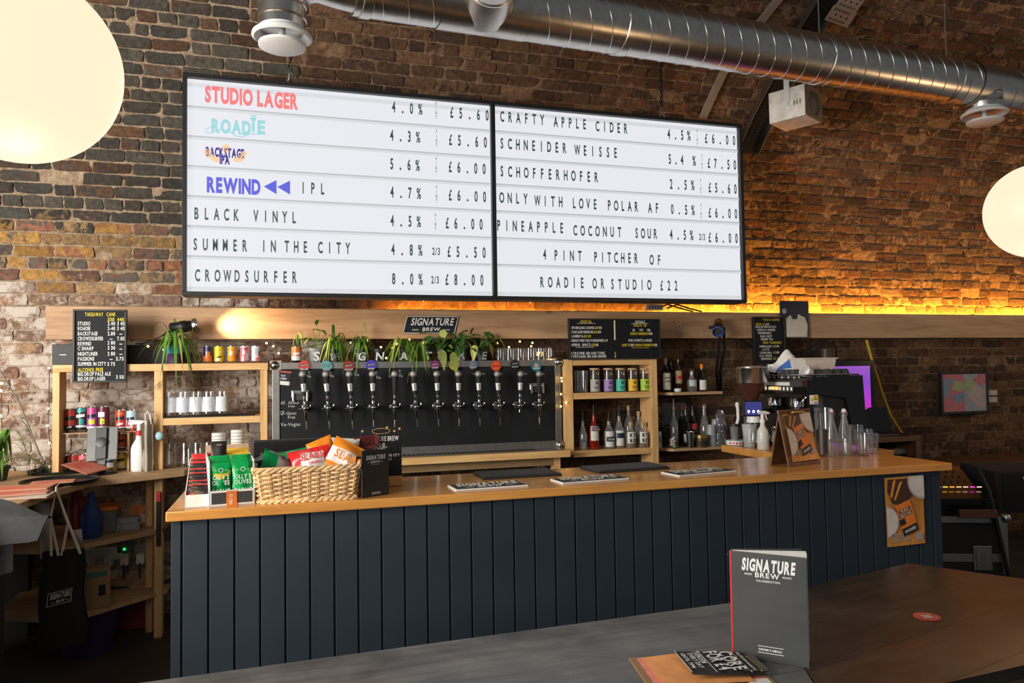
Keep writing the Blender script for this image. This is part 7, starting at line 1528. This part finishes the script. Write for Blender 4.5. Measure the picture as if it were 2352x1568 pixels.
# grey jacket over the counter corner
def jk(u, v): return (-.42+.60*u, -.10*v-.12*max(0, v-.5)+.02*math.sin(7*u+4*v), .10*(1-v)*math.sin(PI*min(1, u*.9+.05))-.33*max(0, v-.45)*(1.2-u)+.015*math.sin(11*u+6*v))
p = at(20, 1185, z=ZC); solo('grey_jacket', MB().grid(jk, 18, 16), mat('jacket_grey', (.045, .045, .046), .9), 'grey cloth jacket slumped over the far left counter edge', 'jacket', (p.x-.02, p.y-.02, ZC-.02))
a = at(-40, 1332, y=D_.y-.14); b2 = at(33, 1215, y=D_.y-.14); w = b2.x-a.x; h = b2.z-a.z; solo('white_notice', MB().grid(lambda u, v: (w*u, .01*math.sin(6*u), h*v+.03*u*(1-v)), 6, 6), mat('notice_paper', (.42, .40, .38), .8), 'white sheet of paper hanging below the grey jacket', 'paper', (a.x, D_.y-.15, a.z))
# ---------------------------------------------------------------- right side: desk, laptop, picture, mixer, flight case
a = at(2005, 1005, y=4.72); b2 = at(2117, 1060, y=4.72); zt = at(2060, 1003, y=4.72).z
t = thing('brown_desk', 'dim brown wooden desk against the brick wall beyond the bar', 'desk', (a.x-.15, 4.72, 0)); w = b2.x-a.x+.15
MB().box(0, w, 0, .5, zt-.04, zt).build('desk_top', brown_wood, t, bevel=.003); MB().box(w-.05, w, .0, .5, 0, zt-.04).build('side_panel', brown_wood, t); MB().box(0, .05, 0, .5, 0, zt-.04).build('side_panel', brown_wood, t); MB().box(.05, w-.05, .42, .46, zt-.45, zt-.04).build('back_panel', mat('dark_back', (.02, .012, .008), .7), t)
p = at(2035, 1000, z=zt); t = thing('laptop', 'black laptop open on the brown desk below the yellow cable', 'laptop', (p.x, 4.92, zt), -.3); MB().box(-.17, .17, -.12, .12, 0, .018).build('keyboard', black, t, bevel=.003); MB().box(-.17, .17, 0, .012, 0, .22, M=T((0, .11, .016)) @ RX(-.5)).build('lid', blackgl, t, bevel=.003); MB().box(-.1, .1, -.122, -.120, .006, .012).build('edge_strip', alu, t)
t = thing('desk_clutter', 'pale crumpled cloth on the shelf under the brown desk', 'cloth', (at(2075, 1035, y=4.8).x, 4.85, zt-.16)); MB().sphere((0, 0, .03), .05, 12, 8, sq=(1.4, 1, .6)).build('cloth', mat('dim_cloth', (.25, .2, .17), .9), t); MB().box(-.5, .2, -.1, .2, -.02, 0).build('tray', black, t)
a = at(2162, 952, y=5.31); b2 = at(2267, 852, y=5.31); w = b2.x-a.x; h = b2.z-a.z; t = thing('framed_picture', 'square black-framed picture in muted pinks and blues on the brick wall', 'picture', (a.x, 5.30, a.z)); fr = .022
mb = MB(); mb.box(0, w, 0, .03, 0, fr); mb.box(0, w, 0, .03, h-fr, h); mb.box(0, fr, 0, .03, fr, h-fr); mb.box(w-fr, w, 0, .03, fr, h-fr); mb.build('frame', black, t, bevel=.002)
pi_ = [mat('art_pink', (.50, .17, .2), .25), mat('art_blue', (.30, .36, .42), .25), mat('art_slate', (.18, .27, .38), .3), mat('art_green', (.34, .40, .2), .3), mat('art_beige', (.48, .38, .36), .3)]
mb = MB(); mb.box(fr, w/2, .008, .03, fr, h-fr, 0); mb.box(w/2, w-fr, .008, .03, fr, h-fr, 1)
def blob(cx, cz, rx, rz_, s, i, k=1):
    r = random.Random(s); n_ = 22; ph = [r.uniform(0, 6) for _ in range(3)]
    mb.add([(min(w-fr, max(fr, w*(cx+rx*math.cos(a)*(1+.25*math.sin(3*a+ph[0])+.15*math.sin(5*a+ph[1]))))), .008-.0004*k, min(h-fr, max(fr, h*(cz+rz_*math.sin(a)*(1+.25*math.sin(2*a+ph[2])))))) for a in [2*PI*j/n_ for j in range(n_)]], [tuple(range(n_))], i)
blob(.12, .6, .07, .2, 1, 2); blob(.38, .38, .12, .12, 2, 2); blob(.36, .66, .13, .15, 3, 3); blob(.62, .66, .09, .2, 4, 3); blob(.85, .82, .13, .14, 5, 0); blob(.78, .4, .16, .26, 6, 4, 2); blob(.22, .78, .06, .08, 8, 2, 2)
mb.build('picture', pi_, t)
for i, (y0, y1, lab) in enumerate(((895, 908, 'upper small white card beside the framed picture'), (911, 924, 'lower small white card beside the framed picture'))):
    a = at(2269, y1, y=5.325); b2 = at(2291, y0, y=5.325); solo('wall_card', MB().box(0, b2.x-a.x, 0, .012, 0, b2.z-a.z), mat('wall_card_white', (.5, .45, .42), .6), lab, 'card', (a.x, 5.326, a.z), group='white cards by the picture', bevel=.002)
# mixer on a flight case
YM = 3.55; cx_ = xcol(2312, YM, .5); czt = at(2312, 1187, y=YM).z
fc = thing('flight_case', 'black flight case with metal edges and butterfly latches beyond the bar end', 'flight case', (cx_, YM, 0), math.radians(-22))
FW, FD = .68, .62
MB().box(-FW, 0, 0, FD, .06, czt).build('case_body', black_matt, fc, bevel=.004)
for q in ((-FW, 0, -.006, .02, czt-.035, czt+.004), (-FW, 0, -.006, .02, .06, .095), (-.02, .006, 0, FD, czt-.035, czt+.004), (-FW, 0, -.005, .01, czt*.56, czt*.56+.05), (-.01, .005, 0, FD, czt*.56, czt*.56+.05), (-.03, .006, -.006, .03, .06, czt)): MB().box(*q).build('metal_edge', alu, fc, bevel=.002)
mb = MB(); mb.sphere((-.003, -.003, czt-.005), .03, 14, 10); mb.prism([(-.1, czt), (0, czt), (0, czt-.12), (-.04, czt-.10)], -.008, -.004); mb.build('ball_corner', steel, fc)
lt = MB().box(-.20, -.09, -.012, -.004, czt*.56-.05, czt*.56+.10).build('butterfly_latch', steel, fc, bevel=.004); MB().box(-.185, -.105, -.016, -.011, czt*.56-.03, czt*.56+.08).build('latch_dish', alu, lt, bevel=.003); MB().box(-.155, -.135, -.02, -.015, czt*.56-.02, czt*.56+.06).build('latch_key', steel, lt)
MB().box(.0, .012, .12, .24, czt*.56+.09, czt*.56+.2).build('side_latch', steel, fc, bevel=.004); MB().box(.0, .012, .12, .24, .1, .22).build('side_latch', steel, fc, bevel=.004)
for x, y in ((-.06, .06), (-FW+.06, .06), (-.06, FD-.06), (-FW+.06, FD-.06)): MB().lathe([(.03, -.015), (.03, .015)], n=14, M=T((x, y, .03)) @ RY(PI/2)).build('caster', black, fc)
MB().tube([(-.10, .1, czt+.28), (-.1, -.02, czt+.16), (-.07, -.03, czt-.02), (-.03, -.03, czt-.25), (.02, -.03, .1)], .012, 8).build('trailing_cable', black, fc)
t = thing('mixing_desk', 'black mixing desk with a row of small coloured lights on the flight case', 'mixing desk', tuple(Vector((cx_, YM, czt+.006))), math.radians(-22)); 
MB().prism([(0, 0), (.55, 0), (.55, .22), (.5, .24), (0, .10)], 0, .66, M=T((-.68, .03, 0)) @ RZ(0) @ Matrix(((0, 1, 0, 0), (1, 0, 0, 0), (0, 0, 1, 0), (0, 0, 0, 1)))).build('desk_body', blackgl, t, bevel=.004)
lc = [(.9, .6, .05), (.05, .1, 1), (.8, .6, .05), (1, .3, .03), (1, .4, .25), (1, .5, .35), (1, .05, .5), (1, .6, .4)]
for i, c in enumerate(lc): MB().box(-.37+.041*i, -.342+.041*i, .153, .159, .150, .155).build('light', emit('desk_led_%d' % i, c, 2.2), t)
mb = MB()
for i in range(14):
    for j in range(3): mb.lathe([(.008, 0), (.007, .015)], (-.64+.042*i, .28+.075*j, .165+.02*j), 8)
mb.build('knobs', char, t)
mb = MB()
for (x, y) in ((-.40, .24), (-.40, .32), (-.33, .25)): mb.box(x-.012, x+.012, y, y+.012, .13+.28*(y-.03), .14+.28*(y-.03))
mb.build('amber_light', emit('desk_amber', (1, .4, .05), 1.5), t); MB().box(-.42, -.40, .1, .112, .13, .138).build('green_light', emit('desk_green', (.1, 1, .1), 1.5), t)
mb = MB(); mb.slab([(-.42, .36), (-.22, .34), (-.27, .46), (-.37, .47)], .222, .228); mb.build('white_sheet', mat('sheet_lilac', (.55, .5, .58), .5), t)
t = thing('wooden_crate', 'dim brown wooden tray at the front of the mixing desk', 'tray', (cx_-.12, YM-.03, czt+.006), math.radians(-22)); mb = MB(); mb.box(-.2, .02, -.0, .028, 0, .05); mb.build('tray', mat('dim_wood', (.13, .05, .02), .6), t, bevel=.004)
t = thing('loudspeaker', 'large black loudspeaker standing on the flight case at the far right', 'loudspeaker', (cx_+.17, YM+.04, czt+.006), math.radians(-22)); MB().box(-.14, .5, 0, .45, 0, .26).build('cabinet', black_matt, t, bevel=.01); MB().box(-.1, .46, -.006, 0, .02, .24).build('grille', mat('grille_black', (.01, .01, .011), .9, bmp=.8, scale=300), t); MB().box(.02, .035, -.008, -.006, .21, .225).build('power_light', emit('green_led2', (.05, .8, .3), .4), t)
t = thing('back_bench', 'dim brown wooden bench along the wall behind the mixing desk', 'bench', (5.3, 4.75, 0)); zb_ = at(2300, 1062, y=4.75).z; MB().box(-.4, 2.2, 0, .5, zb_-.06, zb_).build('bench_top', brown_wood, t); MB().box(-.3, -.22, .04, .46, 0, zb_-.06).build('bench_leg', brown_wood, t); MB().box(2.0, 2.08, .04, .46, 0, zb_-.06).build('bench_leg', brown_wood, t)
